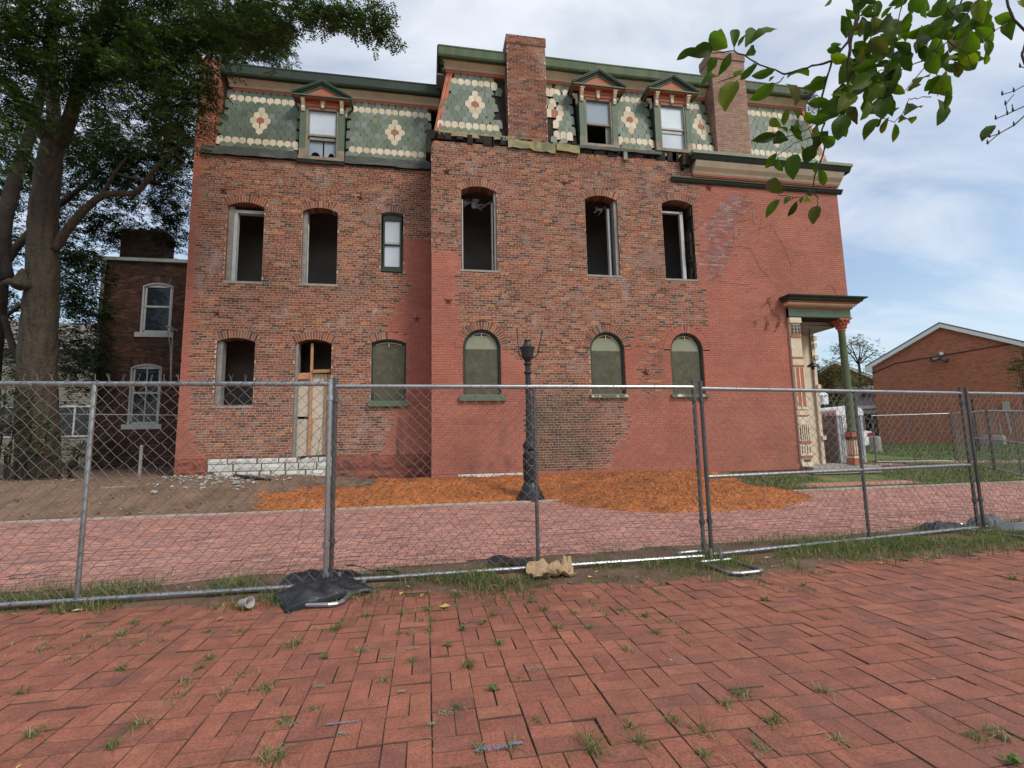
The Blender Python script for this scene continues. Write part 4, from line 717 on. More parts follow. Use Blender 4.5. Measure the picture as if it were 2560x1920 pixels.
def street():
    xs = [-30 + 1.0 * i for i in range(0, 76)]
    ys = [4.95, 5.5, 6.5, 7.5, 8.5, 9.5, 10.3, 10.72]
    v = [(x, y, -0.020 + 0.004 * vnoise(x, y, 0.8)) for y in ys for x in xs]
    nx = len(xs)
    f = [(j * nx + i, j * nx + i + 1, (j + 1) * nx + i + 1, (j + 1) * nx + i) for j in range(len(ys) - 1) for i in range(nx - 1)]
    st = np_mesh('street', v, f, np.zeros(len(f)), 'joint', kind='structure')
    me = paver_mesh(0.2115, 0.0985, 'street_paver', 'street_paver')
    cells = []
    row = 0
    y = 5.05
    while y < 10.68:
        off = 0.108 * (row % 2) + random.uniform(-0.02, 0.02)
        for i in range(-80, 150):
            x = i * 0.2165 + off
            if in_view(x, y, 0.9):
                if y < 5.5 + 0.15 * vnoise(x, y, 1.1) + 0.05 * x and random.random() < 0.6: continue
                cells.append((x, y))
        y += 0.1035; row += 1
    cells.sort(key=lambda c: (0 if in_view(c[0], c[1], -0.1) and c[1] > 5.6 else 1, c[1] * c[1] + 0.6 * c[0] ** 2))
    rest = MB()
    for n, (px, py) in enumerate(cells):
        z = 0.002 + random.gauss(0, 0.002) + 0.012 * vnoise(px, py, 0.35, 5)
        m = Matrix.Translation((px, py, z)) @ Matrix.Rotation(random.gauss(0, 0.010), 4, 'Z') @ Matrix.Rotation(random.gauss(0, 0.008), 4, 'X')
        if n < 300:
            piece('paver', me, st, m)
        else:
            addp(rest, me, m)
    rest.build('paver', ['street_paver', 'joint_dirt'], st, kind='stuff')
    kb = MB()
    x = -14.0
    while x < 26:
        l = random.uniform(1.1, 1.9)
        dz = random.uniform(-0.006, 0.006)
        kb.box(x, KERB_Y, -0.05, x + l - 0.012, KERB_Y + 0.075, 0.022 + dz)
        x += l
    kb.build('kerb', ['kerb'], kind='structure')
street()

# ------------------------------------------------------------------ the house
COURSE, BW = 0.0667, 0.2135
class Opening:
    """xc, w: centre and width; zb: bottom; zs: springing; rise: crown height above the springing; ring: depth of the brick arch"""
    def __init__(s, xc, w, zb, zs, rise, ring=0.21):
        s.xc, s.w, s.zb, s.zs, s.rise, s.ring = xc, w, zb, zs, rise, ring
        h = w / 2
        s.R = (h * h + rise * rise) / (2 * rise)
        s.zc = zs + rise - s.R
        s.a = math.asin(min(1.0, h / s.R))
        s.Ro = s.R + ring
    def half(s, z):
        """half-width taken out of the coursing at height z"""
        if z < s.zb: return 0
        if z < s.zs: return s.w / 2
        zo = z - s.zc
        if zo >= s.Ro: return 0
        lim = math.sqrt(max(0, s.Ro ** 2 - zo ** 2))
        if s.a < 1.5 and zo < s.Ro * math.cos(s.a):
            lim = zo * math.tan(s.a)
        return lim
    def arc(s, n=14, R=None):
        R = R or s.R
        return [(s.xc + R * math.sin(-s.a + 2 * s.a * i / n), s.zc + R * math.cos(-s.a + 2 * s.a * i / n)) for i in range(n + 1)]
    def outline(s, n=14):
        return [(s.xc - s.w / 2, s.zb)] + s.arc(n) + [(s.xc + s.w / 2, s.zb)]

def brick_wall(root, Yf, x0, x1, z0, z1, ops, kind_of, mats, proud, picked=None, seed=1, extra_clip=None, tf=None):
    """coursed brickwork: a face of mortar with each brick standing proud of it. mats: list of (brick, mortar) names; kind_of(x, z) -> index"""
    rnd = random.Random(seed)
    bm, mm = MB(), MB()
    names, mnames = [a for a, _ in mats], [b for _, b in mats]
    nrow = int(round((z1 - z0) / COURSE))
    for r in range(nrow):
        za = z0 + r * COURSE
        zb = za + COURSE
        zm = za + COURSE / 2
        cuts = []
        for o in ops:
            h = o.half(zm)
            if h > 0: cuts.append((o.xc - h, o.xc + h))
        if extra_clip:
            cuts += extra_clip(zm)
        cuts.sort()
        ivs, cur = [], x0
        for a, b in cuts:
            if a > cur: ivs.append((cur, min(a, x1)))
            cur = max(cur, b)
        if cur < x1: ivs.append((cur, x1))
        hdr = (r % 7 == 3)
        bw = BW / 2 if hdr else BW
        off = (BW / 2 if r % 2 else 0) + (0.05 if hdr else 0) + rnd.uniform(-.012, .012)
        for a, b in ivs:
            k = math.floor((a - off) / bw)
            while off + k * bw < b:
                xa, xb = max(a, off + k * bw), min(b, off + (k + 1) * bw)
                k += 1
                if xb - xa < 0.012: continue
                ki = kind_of((xa + xb) / 2, zm)
                if ki < 0: continue
                mm.add([(xa, Yf, za), (xb, Yf, za), (xb, Yf, zb), (xa, Yf, zb)], [(0, 1, 2, 3)], ki, 0)
                if xb - xa < 0.035: continue
                j = 0.0052
                p = proud[ki] + rnd.uniform(-.0018, .0018)
                X0, X1, Z0, Z1 = xa + j, xb - j, za + j + rnd.uniform(-.0015, .0015), zb - j + rnd.uniform(-.0015, .0015)
                full = xb - xa > BW * 0.96
                if picked is not None and full and ki == 0 and picked['n'] < picked['max'] and picked['want'](xa, zm):
                    picked['n'] += 1
                    piece('brick', picked['mesh'], root, Matrix.Translation(((X0 + X1) / 2, Yf - p, zm)))
                    continue
                y = Yf - p
                bm.add([(X0, y, Z0), (X1, y, Z0), (X1, y, Z1), (X0, y, Z1), (X0, Yf, Z0), (X1, Yf, Z0), (X1, Yf, Z1), (X0, Yf, Z1)],
                       [(0, 1, 2, 3), (0, 4, 5, 1), (1, 5, 6, 2), (2, 6, 7, 3), (3, 7, 4, 0)], ki, rnd.random())
    if tf:
        bm.v = [tf(p) for p in bm.v]; mm.v = [tf(p) for p in mm.v]
    w = mm.build('wall', mnames, root)
    bm.build('brick', names, root, kind='stuff')
    return w

def unit_brick(name, m):
    mb = MB()
    w, h, d = BW / 2 - 0.0052, COURSE / 2 - 0.0052, 0.012
    v = [(-w, 0, -h), (w, 0, -h), (w, 0, h), (-w, 0, h), (-w, d, -h), (w, d, -h), (w, d, h), (-w, d, h)]
    mb.add(v, [(0, 1, 2, 3), (0, 4, 5, 1), (1, 5, 6, 2), (2, 6, 7, 3), (3, 7, 4, 0)])
    return mesh_only(mb, name, [m])

def arch(root, o, Yf, kind_of, mats, meshes):
    """the ring of bricks over an opening: mortar backing as the part, each brick a sub-part"""
    mb = MB()
    n = 24
    inn, outr = o.arc(n), o.arc(n, o.Ro)
    for i in range(n):
        mx, mz = (inn[i][0] + outr[i + 1][0]) / 2, (inn[i][1] + outr[i + 1][1]) / 2
        mb.add([(inn[i][0], Yf - .001, inn[i][1]), (inn[i + 1][0], Yf - .001, inn[i + 1][1]), (outr[i + 1][0], Yf - .001, outr[i + 1][1]), (outr[i][0], Yf - .001, outr[i][1])], [(0, 1, 2, 3)], max(0, kind_of(mx, mz)), 0)
    part = mb.build('arch', [b for _, b in mats], root)
    nb = max(6, int(round((o.R + o.ring * .5) * 2 * o.a / 0.074)))
    da = 2 * o.a / nb
    key = (round(o.R, 3), round(da, 4), o.ring)
    for i in range(nb):
        t = -o.a + (i + 0.5) * da
        mx, mz = o.xc + (o.R + o.ring / 2) * math.sin(t), o.zc + (o.R + o.ring / 2) * math.cos(t)
        ki = max(0, kind_of(mx, mz))
        kk = key + (mats[ki][0],)
        if kk not in meshes:
            g = 0.0058
            ri, ro = o.R + 0.002, o.Ro - 0.004
            hi, ho = ri * math.tan(da / 2) - g, ro * math.tan(da / 2) - g
            d = 0.010
            mbv = MB()
            mbv.add([(-hi, 0, ri), (hi, 0, ri), (ho, 0, ro), (-ho, 0, ro), (-hi, d, ri), (hi, d, ri), (ho, d, ro), (-ho, d, ro)],
                    [(0, 1, 2, 3), (0, 4, 5, 1), (1, 5, 6, 2), (2, 6, 7, 3), (3, 7, 4, 0)])
            meshes[kk] = mesh_only(mbv, 'brick', [mats[ki][0]])
        m = Matrix.Translation((o.xc, Yf - 0.005 + random.uniform(-.001, .001), o.zc)) @ Matrix.Rotation(t, 4, 'Y')
        piece('brick', meshes[kk], part, m)
    return part

def reveal(root, o, Yf, depth, kind_of, mats, n=14):
    """the sides, head and bottom of a window hole"""
    mb = MB()
    pts = o.outline(n)
    for i in range(len(pts)):
        a, b = pts[i], pts[(i + 1) % len(pts)]
        ki = max(0, kind_of((a[0] + b[0]) / 2 + (0.05 if a[0] > o.xc else -0.05), (a[1] + b[1]) / 2))
        mb.add([(a[0], Yf, a[1]), (b[0], Yf, b[1]), (b[0], Yf + depth, b[1]), (a[0], Yf + depth, a[1])], [(0, 1, 2, 3)], ki)
    return mb.build('reveal', [a for a, _ in mats], root)

HOUSE = thing('row_house', (3.5, 13.0, 0.4), 'derelict three-storey red brick house with a patterned green slate mansard', 'house')
def ek_right(x, z):
    e = 0.06 * vnoise(x, z, 2.0, 3)
    if inpoly(x + e, z + e, EXP_R): return 0
    if inpoly(x + e, z + e, EXP_R2) and random.random() < .55: return 0
    if inpoly(x + e, z + e, FADE): return 2
    if inpoly(x + 3 * e, z + 2 * e, [(a + (.25 if a > 8.7 else -.25), b) for a, b in FADE]) and random.random() < .25: return 2
    return 1
def ek_left(x, z):
    e = 0.06 * vnoise(x, z, 2.0, 9)
    return 0 if inpoly(x + e, z + e, EXP_L) else 1
HM = [('brick', 'mortar'), ('paint', 'pmortar'), ('faded', 'pmortar')]
YR, YL = 13.0, 14.1
UR = [Opening(1.45, 1.0, 6.02, 8.32, 0.14), Opening(5.04, 1.0, 6.02, 8.30, 0.14), Opening(7.44, 1.0, 6.00, 8.33, 0.14)]
LR = [Opening(1.48, 1.02, 2.56, 3.86, 0.50), Opening(5.03, 1.02, 2.57, 3.86, 0.50), Opening(7.46, 1.02, 2.59, 3.88, 0.50)]
UL = [Opening(-4.95, 0.96, 5.82, 7.98, 0.13), Opening(-2.98, 0.96, 5.82, 7.95, 0.13), Opening(-0.98, 0.64, 6.23, 8.02, 0.055)]
LL = [Opening(-5.04, 0.96, 2.40, 4.14, 0.11), Opening(-3.06, 0.96, 0.96, 4.12, 0.12), Opening(-1.04, 0.96, 2.53, 4.17, 0.11)]
UB = unit_brick('brick', 'brick')
def house_walls():
    vm = {}
    for o in UR + LR: arch(HOUSE, o, YR, ek_right, HM, vm)
    for o in UL + LL: arch(HOUSE, o, YL, ek_left, HM, vm)
    n_arch = sum(1 for q in bpy.data.objects if q.name.startswith('brick'))
    pick = {'n': n_arch, 'max': 299, 'mesh': UB, 'want': lambda x, z: 2.7 < x < 4.3 and 0.6 < z < 4.2}
    def clip_r(z):
        return [(10.95, 13.2)] if z < 4.93 else []
    brick_wall(HOUSE, YR, 0.14, 13.06, 0.52, 9.72, UR + LR, ek_right, HM, (0.0035, 0.0025, 0.0025), pick, 5, clip_r)
    brick_wall(HOUSE, YL, -6.36, 0.14, 1.03, 9.50, UL + LL, ek_left, HM, (0.0035, 0.0025, 0.0025), None, 8)
    for o in UR + LR: reveal(HOUSE, o, YR, 0.34, ek_right, HM)
    for o in UL + LL: reveal(HOUSE, o, YL, 0.34, ek_left, HM)
    # the walls out of the picture and the returns
    w = MB()
    w.box(0.14, YR + .02, 0.2, 0.40, 22, 9.72)                # left return of the front block
    w.box(12.80, 14.55, 0.2, 13.06, 22, 9.72)                 # far end
    w.box(12.80, YR + .02, 4.93, 13.06, 14.55, 9.72)
    w.box(-6.36, YL + .02, 0.3, -6.08, 22, 9.50)
    w.box(-6.36, 22, 0.2, 13.06, 22.3, 9.72)
    w.build('side_wall', ['paint'], HOUSE)
    # firewall at the left end, carried up past the roof as a stack
    p = MB()
    p.box(-6.362, 14.092, 9.50, -5.85, 15.0, 12.36)
    fw = p.build('firewall', ['pmortar'], HOUSE)
    brick_wall(fw, 14.092, -6.362, -5.85, 9.50, 12.36, [], lambda x, z: 0, [('paint', 'pmortar')], (.003,), None, 77)
    brick_wall(fw, 14.092, 14.092, 15.0, 9.50, 12.36, [], lambda x, z: 0, [('paint', 'pmortar')], (.003,), None, 78, tf=lambda q: (-5.85 - (q[1] - 14.092), q[0], q[2]))
    # rooms behind the empty windows
    q = MB()
    for (x0, x1, y0, yb) in ((0.40, 12.80, YR + .34, 15.4), (-6.08, 0.14, YL + .34, 16.4)):
        for z0, z1 in ((0.9, 4.75), (5.0, 9.2)):
            xe = 10.88 if (x1 > 5 and z0 < 2) else x1
            q.box(x0, y0 - .002, z0 - .22, xe, yb, z0, 1)
            q.box(x0, y0 - .002, z1, x1, yb, z1 + .2, 0)
            q.box(x0, yb, z0, xe, yb + .15, z1 + .2, 0)
    for x in (3.3, 6.2, 9.2): q.box(x, YR + .36, 0.9, x + .14, 15.4, 9.2, 0)
    for x in (-3.95, -1.9): q.box(x, YL + .36, 0.9, x + .14, 16.4, 9.2, 0)
    q.build('room_walls', ['plaster_d', 'floor_d'], HOUSE)
    inn = MB()   # inner face of the street walls, in strips round the windows
    for ops, yy, xa, xb in ((UR, YR, .40, 12.8), (LR, YR, .40, 10.95), (UL, YL, -6.08, .14), (LL, YL, -6.08, .14)):
        zlo, zhi = (4.8, 9.7) if ops in (UR, UL) else (0.7, 4.8)
        cur = xa
        for o in ops:
            inn.box(cur, yy + .325, zlo, o.xc - o.w / 2, yy + .345, zhi)
            inn.box(o.xc - o.w / 2, yy + .325, o.zs + o.rise, o.xc + o.w / 2, yy + .345, zhi)
            inn.box(o.xc - o.w / 2, yy + .325, zlo, o.xc + o.w / 2, yy + .345, o.zb)
            cur = o.xc + o.w / 2
        inn.box(cur, yy + .325, zlo, xb, yy + .345, zhi)
    inn.build('inner_wall', ['plaster_d'], HOUSE)
house_walls()

def stones():
    """the base courses"""
    def block(x0, x1, z0, z1, y, d, bulge):
        mb = MB()
        nx, nz = max(2, int((x1 - x0) / .09)), max(2, int((z1 - z0) / .07))
        vv, ff = [], []
        for j in range(nz + 1):
            for i in range(nx + 1):
                e = min(i, nx - i, j, nz - j)
                vv.append((x0 + (x1 - x0) * i / nx, y - (d + (random.uniform(.2, 1) * bulge if e > 0 else 0)), z0 + (z1 - z0) * j / nz))
        for j in range(nz):
            for i in range(nx):
                ff.append((j * (nx + 1) + i, j * (nx + 1) + i + 1, (j + 1) * (nx + 1) + i + 1, (j + 1) * (nx + 1) + i))
        b = len(vv)
        vv += [(x0, y + .02, z0), (x1, y + .02, z0), (x1, y + .02, z1), (x0, y + .02, z1)]
        c = [0, nx, (nz + 1) * (nx + 1) - 1, nz * (nx + 1)]
        ff += [(c[0], b, b + 1, c[1]), (c[1], b + 1, b + 2, c[2]), (c[2], b + 2, b + 3, c[3]), (c[3], b + 3, b, c[0])]
        return mb.add(vv, ff)
    back = MB(); back.box(-5.60, YL - .004, 0.40, -2.40, YL + .3, 1.025)
    st = back.build('stone_base', ['dark_mortar'], HOUSE)
    rows = [(0.885, 1.02, [(-5.58, -5.12), (-5.10, -4.40), (-4.37, -3.86), (-3.84, -3.40), (-3.38, -2.86), (-2.84, -2.42)]),
            (0.69, 0.875, [(-5.57, -4.98), (-4.95, -4.28), (-4.26, -3.70), (-3.67, -3.36), (-3.34, -2.90), (-2.88, -2.42)]),
            (0.50, 0.68, [(-5.42, -4.90), (-4.87, -4.33), (-4.30, -4.05), (-4.02, -3.68), (-3.66, -3.18), (-3.15, -2.66), (-2.64, -2.42)])]
    for z0, z1, xs in rows:
        for a, b in xs:
            block(a + .006, b - .006, z0 + random.uniform(0, .012), z1 - random.uniform(0, .008), YL, .012, .022).build('stone', ['stone'], st)
    r = MB(); r.box(-2.40, YL - .006, 0.35, 0.14, YL + .3, 1.025); r.box(-6.36, YL - .006, 0.4, -5.60, YL + .3, 1.025)
    rb = r.build('rubble_base', ['redstone'], HOUSE)
    x = -2.38
    for xa, xb, za, zb in [(-2.38, -1.72, .66, 1.0), (-1.70, -1.45, .70, 1.0), (-1.43, -0.85, .62, 1.01), (-0.55, 0.1, .66, 1.0), (-2.38, -1.9, .42, .64), (-1.88, -1.2, .40, .62), (-1.18, -.85, .4, .6), (-.55, .1, .40, .64), (-6.3, -5.95, .6, .86), (-5.93, -5.64, .62, .98), (-6.32, -5.98, .88, 1.0)]:
        block(xa, xb, za, zb, YL, .01, .05).build('stone', ['redstone'], rb)
    # water table and limestone of the front block
    wt = MB()
    wt.box(2.62, YR - .035, 0.36, 10.93, YR + .2, 0.522)
    wt.box(0.142, YR - .012, 0.2, 0.80, YR + .2, 0.50)
    wt.box(0.142, YR + .01, 0.1, 10.95, YR + .25, 0.52)
    w = wt.build('water_table', ['paint'], HOUSE)
    for a, b in [(.82, 1.28), (1.29, 1.83), (1.84, 2.60)]:
        block(a, b, .26, .505, YR, .014, .012).build('stone', ['stone'], w)
    x = 2.62
    while x < 5.6:
        l = random.uniform(.25, .6)
        block(x, x + l - .02, .22, .352, YR, .012, .03).build('stone', ['stone'], w)
        x += l
    for sx, sz, yy in []:
        pass
stones()

def anchor_stars():
    for x, y, z in STARS:
        m = MB()
        a0 = random.uniform(-.15, .15)
        for k in range(5):
            t = a0 + math.pi / 2 + k * 2 * math.pi / 5
            if random.random() < .12: continue
            d = Vector((math.cos(t), 0, math.sin(t))); s = Vector((-math.sin(t), 0, math.cos(t)))
            c = Vector((x, y - .03, z))
            m.add([c + d * .145 + Vector((0, .012, 0)), c + s * .022 + Vector((0, .012, 0)), c - s * .022 + Vector((0, .012, 0)), c + d * .02 - Vector((0, .018, 0))], [(0, 1, 3), (0, 3, 2), (1, 2, 3)])
        m.lathe([(.03, -.01), (.03, .012)], 0, 0, 8)
        nv = 16
        for i in range(len(m.v) - nv, len(m.v)):
            p = m.v[i]; m.v[i] = (x + p[0], y - .03 + p[2], z + p[1])
        m.build('anchor_star', ['rust'], HOUSE)
anchor_stars()

def plate(o, Y, th, inset=0.0, zb=None, zt=None, n=14):
    """a flat panel with the shape of an opening (optionally only between two heights)"""
    w = o.w / 2 - inset
    R = o.R - inset
    zb = o.zb if zb is None else zb
    pts = [(o.xc - w, zb)]
    top = o.zs + o.rise - inset
    arcp = [(o.xc + R * math.sin(-o.a + 2 * o.a * i / n), o.zc + R * math.cos(-o.a + 2 * o.a * i / n)) for i in range(n + 1)]
    if zt is None or zt >= top:
        arcp = [p for p in arcp if p[1] > zb]
        if zb > o.zs:
            hw = math.sqrt(max(0, R * R - (zb - o.zc) ** 2)); pts = [(o.xc - hw, zb)]; end = (o.xc + hw, zb)
        else:
            end = (o.xc + w, zb)
        pts = pts + arcp + [end]
    else:
        pts = pts + [p for p in arcp if p[1] < zt]
        lo = [p for p in pts if p[0] < o.xc]; hi = [p for p in pts[1:] if p[0] >= o.xc]
        hwt = w if zt <= o.zs else math.sqrt(max(0, R * R - (zt - o.zc) ** 2))
        pts = lo + [(o.xc - hwt, zt), (o.xc + hwt, zt)] + hi + [(o.xc + w, zb)]
    poly = [(x, Y, z) for x, z in pts]
    return MB().prism(poly, (0, 0, 0), (0, th, 0))
def arch_frame(o, Y, t, d, inset=0.0, n=18):
    """a frame following the sides and head of an opening"""
    mb = MB()
    def ring(ins):
        w = o.w / 2 - ins; R = o.R - ins
        return [(o.xc - w, o.zb)] + [(o.xc + R * math.sin(-o.a + 2 * o.a * i / n), o.zc + R * math.cos(-o.a + 2 * o.a * i / n)) for i in range(n + 1)] + [(o.xc + w, o.zb)]
    A, B = ring(inset), ring(inset + t)
    k = len(A)
    v = [(x, Y, z) for x, z in A] + [(x, Y, z) for x, z in B] + [(x, Y + d, z) for x, z in A] + [(x, Y + d, z) for x, z in B]
    f = []
    for i in range(k - 1):
        f += [(i, i + 1, k + i + 1, k + i), (k + i, k + i + 1, 3 * k + i + 1, 3 * k + i), (2 * k + i, 3 * k + i, 3 * k + i + 1, 2 * k + i + 1)]
    return mb.add(v, f)

def windows():
    # boarded arched windows of the ground floor
    for i, o in enumerate(LR + [LL[2]]):
        Y = YR if i < 3 else YL
        fr = arch_frame(o, Y + .05, .045, .10).build('window_frame', ['dgreen'], HOUSE, label=None)
        arch_frame(o, Y + .09, .03, .06, .046).build('sash', ['dgreen'], fr)
        split = o.zs - (0.04 if i < 3 else -1)
        if i < 3:
            plate(o, Y + .10, .018, .07, None, o.zs - .03).build('board', ['osb'], fr, label='dark flaky green board')
            plate(o, Y + .112, .018, .07, o.zs - .028, o.zs + o.rise - .16).build('board', ['osb_lt'], fr, label='pale green upper board')
        else:
            plate(o, Y + .10, .018, .07, None, o.zs + .02).build('board', ['osb'], fr, label='dark flaky green board')
        plate(o, Y + .128, .012, .06, o.zs - .03, None).build('glass_strip', ['glass_d'], fr)
        # pale curved bead left at the head
        b = MB()
        R = o.R - .085
        a = min(o.a * .8, .62)
        b.tube([(o.xc + R * math.sin(-a + 2 * a * k / 10), Y + .105, o.zc + R * math.cos(-a + 2 * a * k / 10)) for k in range(11)], .011, 5)
        b.box(o.xc - .01, Y + .095, o.zs + o.rise - .20, o.xc + .01, Y + .112, o.zs + o.rise - .09)
        b.build('bead', ['cream'], fr)
    sl = [(LR[0], YR, .62, .15, 'green', 2.41), (LR[1], YR, .56, .09, 'green', 2.475), (LR[2], YR, .575, .095, 'green', 2.485), (LL[2], YL, .55, .155, 'green', 2.37)]
    for o, Y, hw, h, m, z in sl:
        s = MB()
        s.box(o.xc - hw, Y - .085, z, o.xc + hw, Y + .12, z + h)
        sb = s.build('sill', [m], HOUSE)
        if o in (LR[1], LR[2]):
            for _ in range(5):
                x = o.xc + random.choice((-1, -1, 1)) * random.uniform(.2, hw - .06)
                c = MB(); q = random.uniform(.04, .08)
                c.lathe([(q * .6, z + h * .15), (q, z + h * .4), (q * .8, z + h * .8), (q * .3, z + h + .004)], 0, 0, 7)
                c.v = [(x + p[0] * 1.5, Y - .08 + p[1] * .14, p[2]) for p in c.v]
                c.build('paint_chip', ['stone'], sb)
    for o, Y in [(w_, YR) for w_ in UR] + [(w_, YL) for w_ in UL[:2]] + [(LL[0], YL)]:
        s = MB(); s.box(o.xc - o.w / 2 - .03, Y - .012, o.zb - .05, o.xc + o.w / 2 + .03, Y + .34, o.zb + .004)
        s.build('sill', ['concrete'], HOUSE)
    # what is left of the sashes in the empty windows
    def jamb(o, Y, side, w, m, y0=.16, y1=.30, zt=None, name='window_frame'):
        x = o.xc + side * (o.w / 2 - w / 2 - .004)
        b = MB(); zt = zt or o.zs + .02
        b.box(x - w / 2, Y + y0, o.zb + .006, x + w / 2, Y + y1, zt)
        return b.build(name, [m], HOUSE)
    jamb(UL[0], YL, -1, .12, 'grey_wood', .10, .33)
    b = MB(); o = UL[0]; b.box(o.xc - .36, YL + .16, o.zb + .006, o.xc - .27, YL + .33, o.zs - .12); b.box(o.xc - .36, YL + .16, o.zs - .115, o.xc + .47, YL + .33, o.zs - .03)
    b.build('window_frame', ['white_wood'], HOUSE)
    jamb(UL[1], YL, -1, .11, 'grey_wood', .10, .33)
    b = MB(); o = UL[1]; pts = [(o.xc - .36 + random.uniform(-.008, .008), YL + .2, o.zb + .02 + k * .15) for k in range(13)]
    b.tube(pts, [random.uniform(.012, .024) for _ in pts], 5); b.build('torn_bead', ['white_wood'], HOUSE)
    jamb(LL[0], YL, -1, .12, 'grey_wood', .08, .33)
    b = MB(); o = UR[0]
    b.box(o.xc - .47, YR + .15, o.zb + .01, o.xc - .44, YR + .3, o.zs - .2); b.box(o.xc + .37, YR + .15, o.zb + .01, o.xc + .40, YR + .3, o.zs - .25)
    b.build('window_frame', ['white_wood'], HOUSE)
    jamb(UR[0], YR, 1, .07, 'grey_wood', .05, .33)
    jamb(UR[1], YR, 1, .10, 'grey_wood', .05, .33)
    b = MB(); b.box(5.30, YR + .2, 6.03, 5.36, YR + .33, 8.15); b.build('window_frame', ['white_wood'], HOUSE)
    b = MB(); b.box(7.62, YR + .20, 6.02, 7.72, YR + .30, 8.16); b.box(6.94, YR + .2, 8.14, 7.72, YR + .3, 8.2); b.build('window_frame', ['white_wood'], HOUSE)
    rr = random.Random(4)
    b = MB()
    for _ in range(26):
        z = 6.05 + rr.random() * 2.2; l = rr.uniform(.15, .5)
        x = 7.80 + rr.random() * .13
        b.box(x, YR + .03 + rr.random() * .1, z, x + rr.uniform(.03, .06), YR + .3, min(z + l, 8.3))
    b.build('rotten_jamb', ['rot'], HOUSE)
    # torn ceiling stuff hanging in the first big window
    for (ox, oz, n) in ((1.25, 8.15, 5), (1.62, 8.1, 5), (1.4, 8.05, 3), (5.1, 8.16, 4)):
        b = MB()
        for _ in range(n):
            x, z = ox + rr.uniform(-.2, .2), oz + rr.uniform(-.06, .08)
            p = [(x + rr.uniform(-.16, .16), YR + .32 + rr.uniform(-.05, .12), z + rr.uniform(-.14, .1)) for _ in range(5)]
            b.add(p, [(0, 1, 2), (0, 2, 3), (0, 3, 4)])
        b.build('torn_plaster', ['plaster'], HOUSE)
    # narrow sash window
    o = UL[2]
    fr = arch_frame(o, YL + .03, .05, .12).build('window_frame', ['dgreen'], HOUSE)
    s = MB(); w = .215
    for x in (o.xc - w - .045, o.xc + w): s.box(x, YL + .06, 6.30, x + .045, YL + .13, 7.92)
    s.box(o.xc - w, YL + .06, 6.33, o.xc + w, YL + .13, 6.44); s.box(o.xc - w, YL + .055, 7.08, o.xc + w, YL + .13, 7.12); s.box(o.xc - w, YL + .06, 7.84, o.xc + w, YL + .13, 7.92)
    s.box(o.xc - .27, YL + .065, 7.92, o.xc + .27, YL + .12, 8.02)
    s.box(o.xc - .30, YL - .005, 6.27, o.xc + .30, YL + .2, 6.328)
    s.build('sash', ['dgreen'], fr)
    for z0, z1 in ((6.44, 7.08), (7.12, 7.84)):
        q = MB(); q.box(o.xc - w, YL + .10, z0, o.xc + w, YL + .11, z1); q.build('pane', ['glass_l'], fr)
    bl = MB(); bl.box(o.xc - w, YL + .098, 7.13, o.xc + w, YL + .099, 7.20); bl.build('blind_rail', ['white_wood'], fr)
    # the former back door, closed with beige board behind rough framing
    o = LL[1]
    b = MB(); b.box(o.xc - .45, YL + .20, .97, o.xc - .10, YL + .215, 2.05); b.box(o.xc - .08, YL + .20, .97, o.xc + .47, YL + .215, 2.05); b.box(o.xc - .45, YL + .205, 2.12, o.xc - .10, YL + .22, 3.28); b.box(o.xc - .09, YL + .205, 2.06, o.xc + .47, YL + .22, 3.3)
    b.build('door_board', ['beigeboard'], HOUSE)
    b = MB()
    b.box(o.xc - .10, YL + .13, .98, o.xc - .035, YL + .20, 4.15); b.box(o.xc + .30, YL + .14, .98, o.xc + .345, YL + .20, 3.3)
    b.box(o.xc - .04, YL + .15, 1.5, o.xc - .005, YL + .2, 2.05)
    b.bar((o.xc - .46, YL + .14, 3.22), (o.xc - .1, YL + .14, 3.24), .06, .17); b.bar((o.xc - .03, YL + .12, 3.36), (o.xc + .47, YL + .12, 3.38), .06, .09)
    b.build('framing_stud', ['raw_wood'], HOUSE)
    jamb(o, YL, -1, .07, 'grey_wood', .05, .33)
    b = MB()
    for k in range(6): b.bar((o.xc - .3 + random.uniform(-.1, .3), YL - .02, .98 + k * .012), (o.xc + .3 + random.uniform(-.2, .16), YL + .12, 1.0 + k * .012), .05, .02)
    b.build('rotten_sill', ['rot'], HOUSE)
windows()

# ------------------------------------------------------------------ roof
def slate_mesh(w, h, name, m):
    mb = MB()
    t, lift = 0.012, 0.030
    prof = [(-w / 2, 0), (w / 2, 0), (w / 2, h - w * .46)]
    for k in range(1, 8):
        a = math.pi * k / 8
        prof.append((w / 2 * math.cos(a), h - w * .46 + w * .46 * math.sin(a)))
    prof.append((-w / 2, h - w * .46))
    n = len(prof)
    v = [(x, -t - lift * z / h, z) for x, z in prof] + [(x, -lift * z / h, z) for x, z in prof]
    f = [tuple(range(n))] + [(i, i + n, (i + 1) % n + n, (i + 1) % n) for i in range(n)]
    cxm, czm = 0, h * .5
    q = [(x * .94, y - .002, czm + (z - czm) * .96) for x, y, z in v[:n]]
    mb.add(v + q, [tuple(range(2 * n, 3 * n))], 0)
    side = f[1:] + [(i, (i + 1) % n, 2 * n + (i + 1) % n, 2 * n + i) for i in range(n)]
    mb.f += side; mb.m += [1] * len(side); mb.r += [0] * len(side)  # edges and rim band take the painted gap shadow
    return mesh_only(mb, name, [m, 'rim'])
